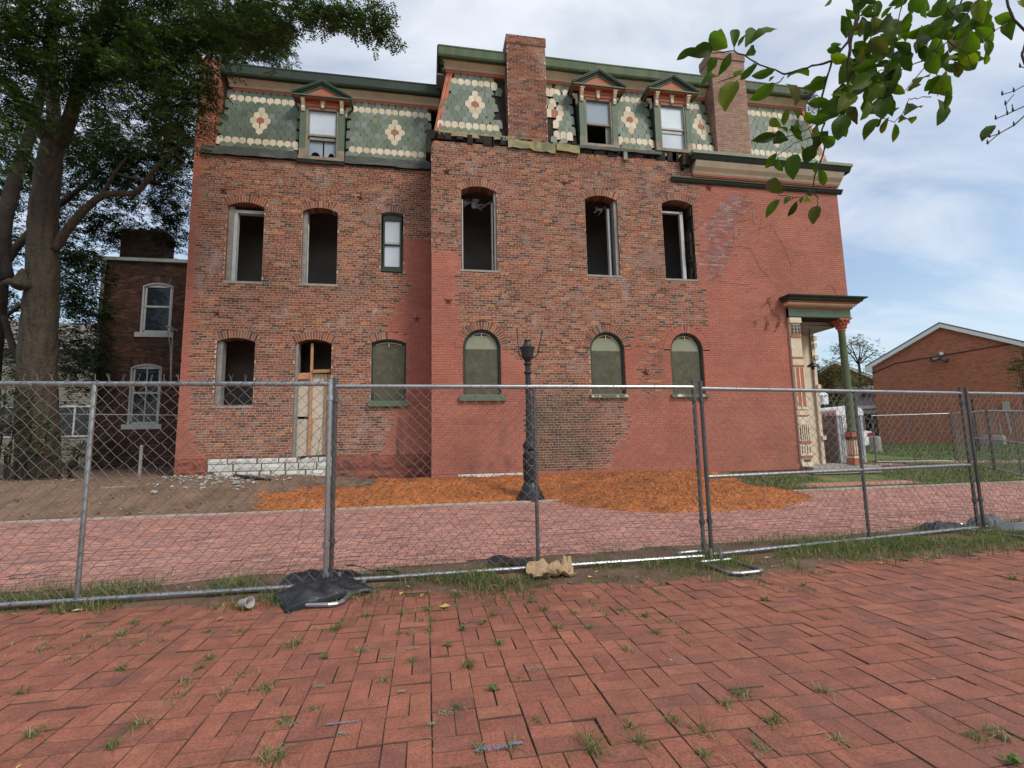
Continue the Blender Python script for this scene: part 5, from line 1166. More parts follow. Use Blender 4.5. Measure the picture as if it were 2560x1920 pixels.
def mansard(xl0, xl1, xr0, xr1, y0, y1, z0, z1, nrow, skips, diamonds, gone, budget, phase):
    """fish-scale slates in rows up a slope; skips: (xa, xb, lowest row, highest row) left out; gone(x, row) -> slate missing"""
    sl = math.atan2(y1 - y0, z1 - z0)
    L = math.hypot(y1 - y0, z1 - z0)
    ex = L / nrow
    base = MB()
    cuts = sorted((a, b) for a, b, _, _ in skips)
    cur = xl0
    for a, b in cuts + [(xr0, xr0)]:
        if a > cur:
            fl = lambda x: xl1 if x == xl0 else (xr1 if x == xr0 else x)
            base.add([(cur, y0 + .012, z0 - .05), (a, y0 + .012, z0 - .05), (fl(a), y1 + .012, z1), (fl(cur), y1 + .012, z1)], [(0, 1, 2, 3)], 0)
        cur = max(cur, b)
    part = base.build('mansard', ['rot'], HOUSE)
    W = 0.2
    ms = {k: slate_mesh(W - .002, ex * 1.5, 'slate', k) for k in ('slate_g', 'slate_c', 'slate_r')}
    cells = []
    for r in range(nrow):
        t = (r + .5) / nrow
        xl, xr = xl0 + (xl1 - xl0) * t, xr0 + (xr1 - xr0) * t
        off = phase + (0 if (r - 5) % 2 == 0 else W / 2)
        k = math.floor((xl - off) / W)
        while off + k * W < xr + .05:
            x = off + k * W; k += 1
            if x < xl + .07 or x > xr - .05: continue
            if any(a - .06 < x < b + .06 and lo <= r <= hi for a, b, lo, hi in skips): continue
            c = 'slate_g'
            if r in (1, nrow - 2): c = 'slate_c'
            for d in diamonds:
                q = abs(x - d) / W
                if abs(r - 5) == 0 and q < .3: c = 'slate_r'
                elif q + abs(r - 5) * .5 < 1.3 and abs(r - 5) <= 2: c = 'slate_c'
            if gone(x, r): continue
            cells.append((x, r, c))
    rest = {k: MB() for k in ms}
    order = sorted(range(len(cells)), key=lambda i: (cells[i][2] == 'slate_g', random.random()))
    for n, i in enumerate(order):
        x, r, c = cells[i]
        s = r * ex - ex * .38
        edge = gone(x + .25, r) or gone(x - .25, r)
        m = Matrix.Translation((x + random.gauss(0, .004), y0 + s * math.sin(sl) - .004, z0 + s * math.cos(sl))) @ Matrix.Rotation(-sl, 4, 'X') @ Matrix.Rotation(random.gauss(0, .30 if edge else .022), 4, 'Y') @ Matrix.Rotation(random.gauss(0, .012), 4, 'X')
        if c != 'slate_g' and random.random() < .025: c = 'slate_g'
        if n < budget:
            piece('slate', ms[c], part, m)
        else:
            vs, rv = [m @ v_.co for v_ in ms[c].vertices], random.random()
            b0 = len(rest[c].v)
            rest[c].v += [tuple(p) for p in vs]
            for p in ms[c].polygons:
                rest[c].f.append(tuple(i_ + b0 for i_ in p.vertices)); rest[c].m.append(p.material_index); rest[c].r.append(rv)
    for c in rest:
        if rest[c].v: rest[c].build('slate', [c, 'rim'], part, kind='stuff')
    return part

def ragged(x0, x1, z0, z1, y, d, step, amp, m, name, amp_top=0.0, parent=None, slope=0.0):
    """a board with a broken lower edge"""
    n = max(2, int((x1 - x0) / step))
    a = MB()
    v, f = [], []
    for i in range(n + 1):
        x = x0 + (x1 - x0) * i / n
        zz = slope * (x - x0)
        lo = z0 + zz + random.uniform(-amp, amp * .3); hi = z1 + zz + random.uniform(-amp_top, amp_top)
        yy = y + random.uniform(-.3, .3) * amp
        v += [(x, yy, lo), (x, yy + random.uniform(0, amp * .5), hi), (x, yy + d, lo + .02), (x, yy + d, hi)]
    for i in range(n):
        b, c = 4 * i, 4 * i + 4
        f += [(b, c, c + 1, b + 1), (b + 2, b + 3, c + 3, c + 2), (b + 1, c + 1, c + 3, b + 3), (b, b + 2, c + 2, c)]
    f += [(0, 1, 3, 2), (4 * n, 4 * n + 2, 4 * n + 3, 4 * n + 1)]
    a.add(v, f)
    return a.build(name, [m], parent or HOUSE)

def roof():
    def gone_r(x, r):
        if 1.98 < x < 2.36 and r >= 0: return random.Random(int(x * 50) * 131 + r).random() < (.85 if x > 2.18 else .45)
        if 3.45 < x < 3.78: return random.Random(int(x * 50) * 77 + r).random() < (.7 if r in (2, 5, 6, 7, 8) else .35)
        if 4.05 < x < 4.45 and r == 0: return True
        return False
    mansard(.26, .66, 12.93, 12.53, 13.12, 13.50, 10.05, 12.22, 11, [(2.33, 3.49, 0, 20), (4.43, 5.74, 0, 8), (6.86, 8.14, 0, 8), (8.93, 10.1, 0, 20)],
            [1.4, 3.8, 6.3 - .1, 8.6, 11.2], gone_r, 170, 0.0)
    mansard(-5.86, -5.80, .13, .13, 14.15, 14.50, 9.70, 11.72, 11, [(-3.64, -2.36, 0, 8)], [-4.75, -0.95], lambda x, r: False, 128, -0.75 + .0)
    # other slopes and the flat decks
    b = MB()
    b.add([(.24, 13.12, 10.0), (.24, 22, 10.0), (.66, 21.6, 12.25), (.66, 13.5, 12.25)], [(0, 1, 2, 3)])
    b.add([(12.95, 13.12, 10.0), (12.95, 22, 10.0), (12.53, 21.6, 12.25), (12.53, 13.5, 12.25)], [(3, 2, 1, 0)])
    b.build('side_slope', ['slate_g'], HOUSE)
    b = MB()
    b.box(.45, 13.5, 12.26, 12.7, 21.8, 12.80); b.box(-6.0, 14.6, 11.75, .66, 21.8, 12.28)
    b.box(.3, 13.14, 12.775, 12.85, 21.8, 12.815); b.box(-5.80, 14.24, 12.30, .46, 21.8, 12.335)
    b.build('roof_deck', ['grey_board'], HOUSE)
    # attic shell behind the dormers
    a = MB()
    a.box(.7, 16, 9.75, 12.5, 16.1, 12.3); a.box(-6, 17, 9.55, .2, 17.1, 11.8)
    a.box(.3, 13.3, 9.74, 12.7, 16, 9.82); a.box(-6, 14.4, 9.52, .14, 17, 9.6)
    a.box(.3, 13.56, 12.2, 12.6, 16.1, 12.255); a.box(-6, 14.56, 11.70, .14, 17.1, 11.745)
    a.build('attic_shell', ['plaster_d'], HOUSE)
    # crowning cornices: moulding, cove and fascia
    def crown(x0, x1, y, zm, zt, fm, left_return=None, sag=0.0):
        mold = MB().prism([(x0, y, zm - .02), (x0, y - .06, zm), (x0, y - .075, zm + .05), (x0, y - .03, zm + .06), (x0, y - .045, zm + .11), (x0, y + .05, zm + .11)], (0, 0, 0), (x1 - x0, 0, 0)).build('cornice', ['orange'], HOUSE, label='terracotta moulding under the crowning cornice')
        MB().prism([(x0 - .1, y, zm + .11), (x0 - .1, y - .05, zm + .11), (x0 - .1, y - .09, zm + .16), (x0 - .1, y - .24, zm + .275), (x0 - .1, y - .24, zm + .30), (x0 - .1, y, zm + .30)], (0, 0, 0), (x1 - x0 + .1, 0, 0)).build('cove', ['cream'], mold)
        fa = MB()
        n = int((x1 - x0) / .55)
        for i in range(n):
            a, c = x0 - .22 + (x1 - x0 + .22) * i / n, x0 - .22 + (x1 - x0 + .22) * (i + 1) / n
            w0, w1 = sag * vnoise(a, 1, .55), sag * vnoise(c, 1, .55)
            yf, zb = y - .37, zm + .27
            P = lambda x, w: [(x, yf + .02, zb + w), (x, yf - .01, zb + .05 + w), (x, yf - .03, zt - .05 + w), (x, yf - .045, zt - .03 + w), (x, yf - .045, zt + w), (x, y, zt + w), (x, y, zb + w)]
            fa.add(P(a, w0) + P(c, w1), [(k, k + 7, (k + 1) % 7 + 7, (k + 1) % 7) for k in range(7)] + ([tuple(range(7))] if i == 0 else []) + ([tuple(range(13, 6, -1))] if i == n - 1 else []))
        fa.build('fascia', [fm], mold)
    crown(.55, 12.62, 13.50, 12.22, 12.80, 'fascia', sag=.018)
    crown(-5.6, .40, 14.52, 11.73, 12.31, 'dgreen', sag=.012)
    r = MB()      # left return of the front block's cornice
    r.box(.33, 13.14, 12.48, .37, 21, 12.80); r.box(.40, 13.3, 12.34, .5, 21, 12.50); r.box(.5, 13.48, 12.22, .66, 21, 12.34)
    r.build('cornice_return', ['dgreen'], HOUSE)
    h = MB()
    h.bar((.25, 13.105, 9.98), (.645, 13.47, 12.22), .06, .035, up=(0, 1, 0)); h.bar((.33, 13.10, 9.98), (.725, 13.475, 12.22), .075, .05, up=(0, 1, 0)); h.bar((.205, 13.13, 9.98), (.60, 13.49, 12.22), .04, .04, up=(0, 1, 0))
    h.build('hip_board', ['orange'], HOUSE)
    h = MB(); h.bar((12.93, 13.10, 9.98), (12.53, 13.47, 12.22), .12, .05, up=(0, 1, 0)); h.build('hip_board', ['orange'], HOUSE)
    # eaves of the left wing: tarred boards, split by the dormer
    for xa, xb in ((-6.15, -3.66), (-2.34, 0.12)):
        ragged(xa, xb, 9.47, 9.70, 14.02, .05, .22, .03, 'grey_board', 'eaves_board', .006)
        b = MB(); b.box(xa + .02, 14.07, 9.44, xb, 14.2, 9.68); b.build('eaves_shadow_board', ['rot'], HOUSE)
    ragged(-3.66, -2.34, 9.40, 9.50, 14.04, .08, .2, .02, 'rot', 'eaves_board', .01)
    # the front block's gutter has mostly fallen: rotten plates and torn boards are left
    b = MB()
    b.box(.16, 13.06, 9.70, 7.85, 13.3, 10.02)
    b.box(-.02, 12.88, 9.28, .12, 13.3, 9.72); b.box(.0, 12.9, 9.72, .22, 13.25, 9.98)
    b.build('rotten_plate', ['rot'], HOUSE)
    x = .3
    while x < 7.8:
        b = MB(); b.box(x, 12.97, 9.72 + random.uniform(-.03, .1), x + random.uniform(.05, .3), 13.08, 9.98); b.build('lookout_stub', ['rot'], HOUSE)
        x += random.uniform(.12, .5)
    ragged(.32, 2.36, 9.93, 10.06, 12.97, .04, .16, .035, 'ochre', 'gutter_board', .01, slope=-.012)
    ragged(-.05, .34, 9.93, 9.99, 12.93, .06, .08, .03, 'rot', 'gutter_board', .01)
    ragged(2.30, 3.70, 9.70, 9.96, 12.93, .05, .12, .06, 'ochre', 'gutter_board', .03, slope=-.03)
    ragged(3.72, 4.42, 9.70, 9.92, 12.90, .06, .14, .035, 'ochre', 'gutter_board', .02, slope=-.02)
    ragged(4.42, 7.0, 9.84, 9.93, 12.90, .05, .2, .02, 'grey_board', 'gutter_lining', .01)
    ragged(5.76, 6.84, 9.93, 10.04, 13.02, .04, .15, .012, 'ochre', 'gutter_board', .006)
    ragged(6.85, 8.15, 9.86, 9.98, 13.0, .03, .12, .05, 'ochre', 'gutter_board', .01)
    b = MB(); b.box(5.78, 12.90, 9.58, 5.89, 12.99, 9.84); b.build('bracket_stub', ['grey_wood'], HOUSE)
    b = MB()
    for k in range(7):
        x = 7.6 + random.uniform(0, .32); b.box(x, 12.78 + random.uniform(0, .1), 9.42 + random.uniform(0, .2), x + random.uniform(.05, .15), 13.0, 9.86)
    b.build('torn_end', ['rot'], HOUSE)
    # the part of the bracketed cornice still up, with its return round the corner
    prof = [(12.62, 9.80), (12.66, 9.72), (12.70, 9.66), (12.72, 9.655), (13.0, 9.655), (13.0, 9.86), (12.66, 9.86)]
    c = MB(); c.prism([(7.86, y, z) for y, z in prof], (0, 0, 0), (5.46, 0, 0))
    c.prism([(13.06 + (13.0 - y) * .72, 12.72, z) for y, z in prof], (0, 0, 0), (0, 9, 0))
    c.build('box_gutter', ['dgreen'], HOUSE, label='surviving box gutter, dark green for its underside shade')  # dark colour stands in for the shade below the pale lip
    c = MB(); c.box(7.84, 12.59, 9.80, 13.35, 13.1, 9.89); c.box(13.06, 13.1, 9.80, 13.35, 21.7, 9.89); c.build('gutter_lip', ['gutter_green'], HOUSE)
    p2 = [(12.715, 9.655), (12.73, 9.62), (12.80, 9.50), (12.90, 9.41), (12.93, 9.345), (13.005, 9.345), (13.005, 9.655)]
    c = MB(); c.prism([(8.0, y, z) for y, z in p2], (0, 0, 0), (5.14, 0, 0)); c.prism([(13.055 + (13.0 - y) * .72, 12.93, z) for y, z in p2], (0, 0, 0), (0, 9, 0))
    c.build('frieze_cove', ['cream'], HOUSE)
    c = MB(); c.box(8.0, 12.935, 9.29, 13.10, 13.01, 9.345); c.box(8.0, 12.955, 9.255, 13.085, 13.01, 9.29); c.build('frieze_bead', ['orange'], HOUSE)
    p3 = [(12.87, 9.165), (12.87, 9.135), (12.91, 9.11), (12.91, 9.085), (12.95, 9.04), (13.0, 9.035), (13.0, 9.18)]
    c = MB(); c.prism([(7.28, y, z) for y, z in p3], (0, 0, 0), (5.9, 0, 0)); c.build('string_moulding', ['dgreen'], HOUSE)
roof()

def chimney(x0, x1, z0, z1, bm, mm, capz, sd):
    core = MB(); core.box(x0 + .006, 13.012, z0, x1 - .006, 13.62, z1); core.box(x0 - .02, 12.975, capz, x1 + .02, 13.64, z1 + .22)
    ch = core.build('chimney', [mm], HOUSE)
    brick_wall(ch, 13.0, x0, x1, z0, capz, [], lambda x, z: 0, [(bm, mm)], (.006,), None, sd)
    brick_wall(ch, 12.97, x0 - .02, x1 + .02, capz + .004, z1 + .2, [], lambda x, z: 0, [(bm, mm)], (.006,), None, sd + 1)
    brick_wall(ch, 13.0, 13.0, 13.62, z0, capz, [], lambda x, z: 0, [(bm, mm)], (.006,), None, sd + 2, tf=lambda p: (x0 + (p[1] - 13.0), p[0], p[2]))
    brick_wall(ch, 12.97, 12.97, 13.64, capz + .004, z1 + .2, [], lambda x, z: 0, [(bm, mm)], (.006,), None, sd + 3, tf=lambda p: (x0 - .02 + (p[1] - 12.97), p[0], p[2]))
    cp = MB(); cp.box(x0 - .01, 12.98, z1 + .2, x1 + .01, 13.63, z1 + .225); cp.build('chimney_cap', [mm], ch)
    return ch
tag(chimney(2.33, 3.49, 9.93, 13.06, 'brick', 'mortar', 13.02, 60), 'bare red brick chimney')
tag(chimney(8.93, 10.1, 9.95, 13.42, 'tan_brick', 'tan_mortar', 13.36, 70), 'sooty tan brick chimney')

def dormer(xc, wf, zb, zt, Y, ez, pz, hw, lower, cheek_y, gm='glass'):
    body = MB()
    x0, x1 = xc - wf / 2, xc + wf / 2
    for xa, xb in ((x0, x0 + .03), (x1 - .03, x1)):
        body.box(xa, Y + .05, zb, xb, cheek_y, ez - .02)
    body.box(x0, Y + .05, zt, x1, cheek_y, ez - .02)
    d = body.build('dormer', ['dgreen'], HOUSE)
    pw = .17
    for s in (0, 1):
        a = x0 if s == 0 else x1 - pw
        p = MB(); p.box(a, Y, zb + .30, a + pw, Y + .06, zt + .02, 0); p.box(a - .004, Y - .006, zb, a + pw + .004, Y + .06, zb + .30, 1)
        p.build('pilaster', ['green', 'bare_wood'], d)
    # frame and sashes
    f = MB(); xa, xb = x0 + pw, x1 - pw
    for q in ((xa, xa + .05), (xb - .05, xb)): f.box(q[0], Y + .02, zb + .05, q[1], Y + .14, zt)
    f.box(xa, Y + .02, zt - .045, xb, Y + .14, zt)
    zm = zb + (zt - zb) * .49
    f.build('window_frame', ['bare_wood'], d)
    s = MB(); s.box(xa + .05, Y + .07, zm - .03, xb - .05, Y + .13, zm + .03)
    for q in (xa + .05, xb - .085): s.box(q, Y + .075, zm, q + .035, Y + .125, zt - .045)
    if lower:
        for q in (xa + .05, xb - .085): s.box(q, Y + .095, zb + .06, q + .035, Y + .145, zm)
        s.box(xa + .05, Y + .095, zm - .14, xb - .05, Y + .14, zm - .06)
    s.build('sash', ['grey_wood' if lower != 2 else 'white_wood'], d)
    g = MB(); g.box(xa + .07, Y + .10, zm + .03, xb - .07, Y + .108, zt - .05); g.build('pane', [gm], d)
    if lower == 2:
        g = MB(); g.box(xa + .07, Y + .12, zb + .06, xb - .07, Y + .128, zm - .03); g.build('pane', ['glass_l'], d)
        g = MB(); g.box(xa + .09, Y + .097, zm + .05, xb - .09, Y + .0985, zt - .12); g.build('blind', ['blind'], d)
    if lower == 1:
        c = MB()
        n = 9
        for sgn, cx in ((-1, xc - .2), (1, xc + .24)):      # pale curtain card with two arched holes
            pts = [(cx - .2, zb + .06), (cx - .2, zm - .1), (cx + .2, zm - .1), (cx + .2, zb + .06)]
            r = .15 if sgn < 0 else .1
            hole = [(cx + r * math.cos(math.pi * k / n), zb + .06 + .24 * math.sin(math.pi * k / n) + .0) for k in range(n + 1)]
            poly = [(x, Y + .16, z) for x, z in pts + hole]
            c.prism(poly, (0, 0, 0), (0, .01, 0))
        c.build('card', ['glass'], d)
    if lower == 0:
        c = MB(); c.box(xb - .18, Y + .13, zb + .06, xb - .05, Y + .16, zm); c.build('torn_sash', ['grey_wood'], d)
    sl = MB(); sl.box(x0 - .02, Y - .05, zb - .045, x1 + .02, Y + .2, zb + .05); sl.build('sill', ['bare_wood'], d)
    # frieze, keystone and brackets
    fr = MB(); fr.box(x0 + .02, Y + .012, zt, x1 - .02, Y + .06, ez - .03); fr.box(x0 + .1, Y - .008, zt + .04, x1 - .1, Y + .02, zt + .10); fr.box(x0 + .1, Y - .004, zt + .15, x1 - .1, Y + .02, zt + .2)
    fr.build('frieze', ['orange'], d)
    k = MB(); k.prism([(xc - .035, Y - .04, zt + .0), (xc + .035, Y - .04, zt + .0), (xc + .06, Y - .04, zt + .22), (xc - .06, Y - .04, zt + .22)], (0, 0, 0), (0, .06, 0)); k.box(xc - .075, Y - .055, zt + .22, xc + .075, Y + .02, zt + .25)
    k.build('keystone', ['cream'], d)
    for bx in (x0 + .08, x1 - .08):
        b = MB()
        pr = [(Y + .02, zt - .14), (Y - .03, zt - .14), (Y - .055, zt - .05), (Y - .04, zt + .02), (Y - .075, zt + .08), (Y - .12, zt + .16), (Y - .12, zt + .21), (Y + .02, zt + .21)]
        b.prism([(bx - .045, y, z) for y, z in pr], (0, 0, 0), (.09, 0, 0)); b.box(bx - .065, Y - .14, zt + .21, bx + .065, Y + .02, zt + .25)
        b.build('bracket', ['cream'], d)
    for bx, sg in ((x0, -1), (x1, 1)):
        b = MB()
        pr = [(0, zt - .12), (.03, zt - .12), (.05, zt - .02), (.03, zt + .04), (.09, zt + .12), (.15, zt + .2), (0, zt + .2)]
        b.prism([(bx + sg * x, Y + .12, z) for x, z in pr], (0, 0, 0), (0, .09, 0)); b.build('bracket', ['cream'], d)
    # pediment
    yp = Y - .17
    t = MB(); ti = .16
    t.prism([(xc - hw + .22, yp + .07, ez), (xc + hw - .22, yp + .07, ez), (xc, yp + .07, pz - .12)], (0, 0, 0), (0, .06, 0)); t.build('tympanum', ['orange'], d)
    b = MB(); b.box(xc - hw, yp - .01, ez - .055, xc + hw, Y + .1, ez - .02, 0); b.box(xc - hw + .04, yp + .03, ez - .085, xc + hw - .04, Y + .1, ez - .055, 1); b.box(xc - hw + .03, yp + .02, ez - .02, xc + hw - .03, Y + .1, ez + .005, 0)
    b.build('bed_moulding', ['green', 'orange'], d)
    rk = MB()
    for sg in (-1, 1):
        A, B = (xc + sg * hw, ez), (xc, pz)
        L = math.hypot(hw, pz - ez); nx, nz = sg * (pz - ez) / L, hw / L
        def strip(o0, o1, y0, y1, mi):
            p = [(A[0] + nx * o0, A[1] + nz * o0), (B[0], B[1] + o0 / nz * 1.0), (B[0], B[1] + o1 / nz), (A[0] + nx * o1, A[1] + nz * o1)]
            rk.prism([(x, y0, z) for x, z in p], (0, 0, 0), (0, y1 - y0, 0), mi)
        strip(-.125, -.075, yp + .045, cheek_y + .1, 1)
        strip(-.075, -.03, yp + .01, cheek_y + .1, 0)
        strip(-.03, .012, yp - .03, cheek_y + .1, 0)
        strip(.012, .028, yp - .045, cheek_y + .1, 1)
    rk.build('raking_cornice', ['dgreen', 'green'], d)
    rf = MB()
    for sg in (-1, 1):
        rf.add([(xc, yp, pz), (xc + sg * hw, yp, ez), (xc + sg * hw, cheek_y + .1, ez), (xc, cheek_y + .1, pz)], [(0, 1, 2, 3)])
        rf.add([(xc + sg * hw, yp + .02, ez - .05), (x0 if sg < 0 else x1, yp + .02, ez - .05), (x0 if sg < 0 else x1, cheek_y, ez - .05), (xc + sg * hw, cheek_y, ez - .05)], [(0, 1, 2, 3)])
    rf.build('dormer_roof', ['rot'], d)
    return d
dormer(5.10, 1.20, 10.02, 11.56, 13.04, 11.90, 12.36, .84, 0, 13.55)
dormer(7.51, 1.20, 10.08, 11.66, 13.04, 12.01, 12.46, .84, 2, 13.6)
dormer(-3.00, 1.24, 9.55, 11.14, 14.08, 11.44, 11.86, .82, 1, 14.55, 'glass_l')

def porch():
    P = HOUSE
    # recess: back wall, floor slab, ceiling
    b = MB(); b.box(10.95, 14.5, .40, 12.92, 14.62, 4.95); b.box(12.86, 14.42, .42, 12.98, 14.5, 4.9); b.build('porch_wall', ['cream'], P)
    b = MB(); b.box(10.9, 13.02, .40, 10.96, 14.55, 4.95); b.build('porch_side_wall', ['paint'], P)
    b = MB()
    for z, w in ((4.55, .05), (4.3, .03), (3.9, .06), (2.9, .04), (1.2, .05)): b.box(12.90, 14.36, z, 12.99 + w, 14.5, z + .14)
    b.build('door_trim', ['cream'], P)
    b = MB(); b.box(11.0, 12.7, .22, 13.3, 14.5, .42); b.build('porch_slab', ['concrete'], P)
    b = MB(); b.box(10.96, 12.95, 4.90, 13.0, 14.6, 4.94); b.build('porch_ceiling', ['rot'], P)
    # entablature on two sides
    def run(name, prof, m):
        c = MB()
        c.prism([(10.82, y, z) for y, z in prof], (0, 0, 0), (2.17, 0, 0))
        ymin = min(p[0] for p in prof)
        # mitred returns: left stub and the long right side
        n = len(prof)
        L0 = [(10.82, y, z) for y, z in prof]; L1 = [(10.82 - (12.9 - y) * .55, y + 0.0, z) for y, z in prof]
        c.prism([(12.985 + (12.9 - y), 12.9 - (12.9 - y), z) for y, z in prof], (0, 0, 0), (0, 2.0, 0)) if False else None
        A = [(12.99, y, z) for y, z in prof]; B = [(12.99 + (12.9 - y), y, z) for y, z in prof]
        c.add(A + B, [(k, k + n, (k + 1) % n + n, (k + 1) % n) for k in range(n)])
        C = [(12.99 + (12.9 - y), 14.7, z) for y, z in prof]
        c.add(B + C, [(k, k + n, (k + 1) % n + n, (k + 1) % n) for k in range(n)] + [tuple(range(2 * n - 1, n - 1, -1))])
        D = [(10.82 - (12.9 - y) * .6, y, z) for y, z in prof]
        E2 = [(10.82 - (12.9 - y) * .6, 13.0, z) for y, z in prof]
        c.add(L0 + D, [(k, (k + 1) % n, (k + 1) % n + n, k + n) for k in range(n)]); c.add(D + E2, [(k, (k + 1) % n, (k + 1) % n + n, k + n) for k in range(n)])
        return c.build(name, [m], P)
    run('entablature', [(12.9, 4.93), (12.9, 5.20), (13.05, 5.20), (13.05, 4.93)], 'green')
    run('entablature_bead', [(12.87, 4.915), (12.87, 4.945), (13.05, 4.945), (13.05, 4.915)], 'dgreen')
    run('entablature_moulding', [(12.88, 5.20), (12.86, 5.22), (12.84, 5.25), (12.86, 5.26), (13.05, 5.26), (13.05, 5.20)], 'orange')
    run('entablature_moulding', [(12.84, 5.262), (12.78, 5.30), (12.76, 5.34), (13.05, 5.34), (13.05, 5.262)], 'cream')
    run('entablature_moulding', [(12.76, 5.342), (12.72, 5.36), (12.71, 5.38), (13.05, 5.38), (13.05, 5.342)], 'orange')
    run('entablature_cornice', [(12.72, 5.382), (12.66, 5.41), (12.64, 5.46), (12.56, 5.50), (12.55, 5.535), (13.05, 5.55), (13.05, 5.382)], 'dgreen')
    b = MB(); b.box(12.84, 13.0, 4.80, 13.04, 14.6, 4.915); b.build('porch_beam', ['orange'], P)
    # pilaster
    x0, x1, Y = 10.84, 11.20, 12.93
    pl = MB(); pl.box(x0, Y, .46, x1, 13.2, 4.9, 0)
    pil = pl.build('pilaster', ['cream'], P)
    def strip(a, b_, z0, z1, dy, m, name='panel'):
        q = MB(); q.box(x0 + a, Y - dy, z0, x0 + b_, Y + .01, z1); q.build(name, [m], pil)
    strip(-.02, .38, 4.74, 4.90, .05, 'cream', 'capital'); strip(.0, .36, 4.30, 4.36, .03, 'orange', 'band')
    strip(.03, .33, 4.38, 4.72, .03, 'bare_wood', 'carved_panel')
    q = MB()
    for k in range(9):
        q.lathe([(.02, -.02), (.035, 0), (.02, .02)], 0, 0, 6)
        for i in range(len(q.v) - 18, len(q.v)):
            p = q.v[i]; q.v[i] = (x0 + .07 + .11 * (k % 3) + p[0], Y - .035 + p[1] * .6, 4.45 + .10 * (k // 3) + p[2] * 1.6)
    q.build('carved_leaf', ['grey_board'], pil)
    strip(0, .36, 3.66, 3.70, .025, 'orange', 'band'); strip(0, .36, 3.40, 3.45, .025, 'orange', 'band')
    for a in (.02, .165, .31): strip(a, a + .03, 2.18, 3.38, .022, 'cream', 'flute')
    strip(.05, .165, 2.2, 3.36, .008, 'orange'); strip(.195, .31, 2.2, 3.36, .008, 'orange')
    strip(0, .36, 2.12, 2.16, .025, 'cream', 'band'); strip(0, .36, 1.92, 1.95, .025, 'orange', 'band'); strip(0, .36, 1.66, 1.70, .02, 'cream', 'band')
    for k in range(5): strip(.03 + .066 * k, .055 + .066 * k, 1.22 - .0 * k, 1.64 - .03 * abs(k - 2), .004, 'dgreen', 'groove'); strip(.056 + .066 * k, .09 + .066 * k, 1.22, 1.66, .02, 'cream', 'flute')
    strip(-.005, .365, 1.12, 1.19, .035, 'orange', 'band')
    for k in range(4): strip(.045 + .085 * k, .072 + .085 * k, .80 + .03 * (k % 2), 1.05 - .02 * (k % 2), .004, 'dgreen', 'groove')
    strip(-.01, .37, .70, .76, .03, 'orange', 'band'); strip(.08, .30, .57, .65, .006, 'grey_board', 'vent'); strip(-.01, .37, .44, .54, .03, 'cream', 'plinth')
    # corner column on its pedestal
    cx, cy = 12.76, 13.06
    c = MB(); c.lathe([(.135, 1.42), (.14, 1.46), (.125, 1.50), (.118, 1.6), (.115, 2.6), (.095, 4.50), (.10, 4.53), (.095, 4.56)], cx, cy, 20)
    col = c.build('column', ['fascia'], P, smooth=True)
    c = MB(); c.lathe([(.10, 4.54), (.12, 4.57), (.10, 4.60), (.105, 4.68), (.13, 4.80), (.17, 4.87)], cx, cy, 16)
    for ring, (rr, zz, ss) in enumerate([(.125, 4.66, .045), (.15, 4.76, .05), (.185, 4.85, .05)]):
        for k in range(9):
            t = 2 * math.pi * (k + .5 * ring) / 9
            c.lathe([(ss * .3, -ss), (ss * .75, -.2 * ss), (ss * .9, .4 * ss), (ss * .35, ss)], 0, 0, 6)
            for i in range(len(c.v) - 24, len(c.v)):
                p = c.v[i]; c.v[i] = (cx + rr * math.cos(t) + p[0], cy + rr * math.sin(t) + p[1], zz + p[2])
    c.box(cx - .2, cy - .2, 4.875, cx + .2, cy + .2, 4.915)
    c.build('capital', ['orange'], col)
    c = MB()
    c.box(cx - .15, cy - .15, .44, cx + .15, cy + .15, .64, 0); c.box(cx - .16, cy - .16, .64, cx + .16, cy + .16, .70, 1); c.box(cx - .12, cy - .12, .70, cx + .12, cy + .12, 1.20, 0)
    for k in range(3):
        c.box(cx - .10 + .075 * k, cy - .135, .74, cx - .06 + .075 * k, cy - .12, 1.16, 1); c.box(cx - .135, cy - .10 + .075 * k, .74, cx - .12, cy - .06 + .075 * k, 1.16, 1)
    c.box(cx - .135, cy - .135, 1.20, cx + .135, cy + .135, 1.28, 2); c.box(cx - .15, cy - .15, 1.28, cx + .15, cy + .15, 1.34, 0); c.box(cx - .13, cy - .13, 1.34, cx + .13, cy + .13, 1.38, 0); c.box(cx - .145, cy - .145, 1.38, cx + .145, cy + .145, 1.42, 0)
    c.build('pedestal', ['orange', 'cream', 'dgreen'], col)
porch()
lp = thing('porch_lamp', (12.15, 13.65, 3.35), 'dark pendant lamp hanging on a thin rod under the corner porch', 'lamp')
b = MB(); b.tube([(12.15, 13.65, 4.9), (12.15, 13.65, 3.62)], .014, 6); b.build('rod', ['iron'], lp)
b = MB(); b.lathe([(.02, 3.66), (.06, 3.63), (.15, 3.57), (.17, 3.53), (.165, 3.52)], 12.15, 13.65, 12); b.lathe([(.05, 3.52), (.05, 3.44), (.03, 3.42)], 12.15, 13.65, 8); b.build('lamp_shade', ['iron'], lp)
b = MB(); b.tube([(12.2, 13.68, 3.6), (12.22, 13.7, 3.3), (12.2, 13.7, 3.1), (12.18, 13.7, 2.95)], .008, 5); b.build('loose_wire', ['iron'], lp)

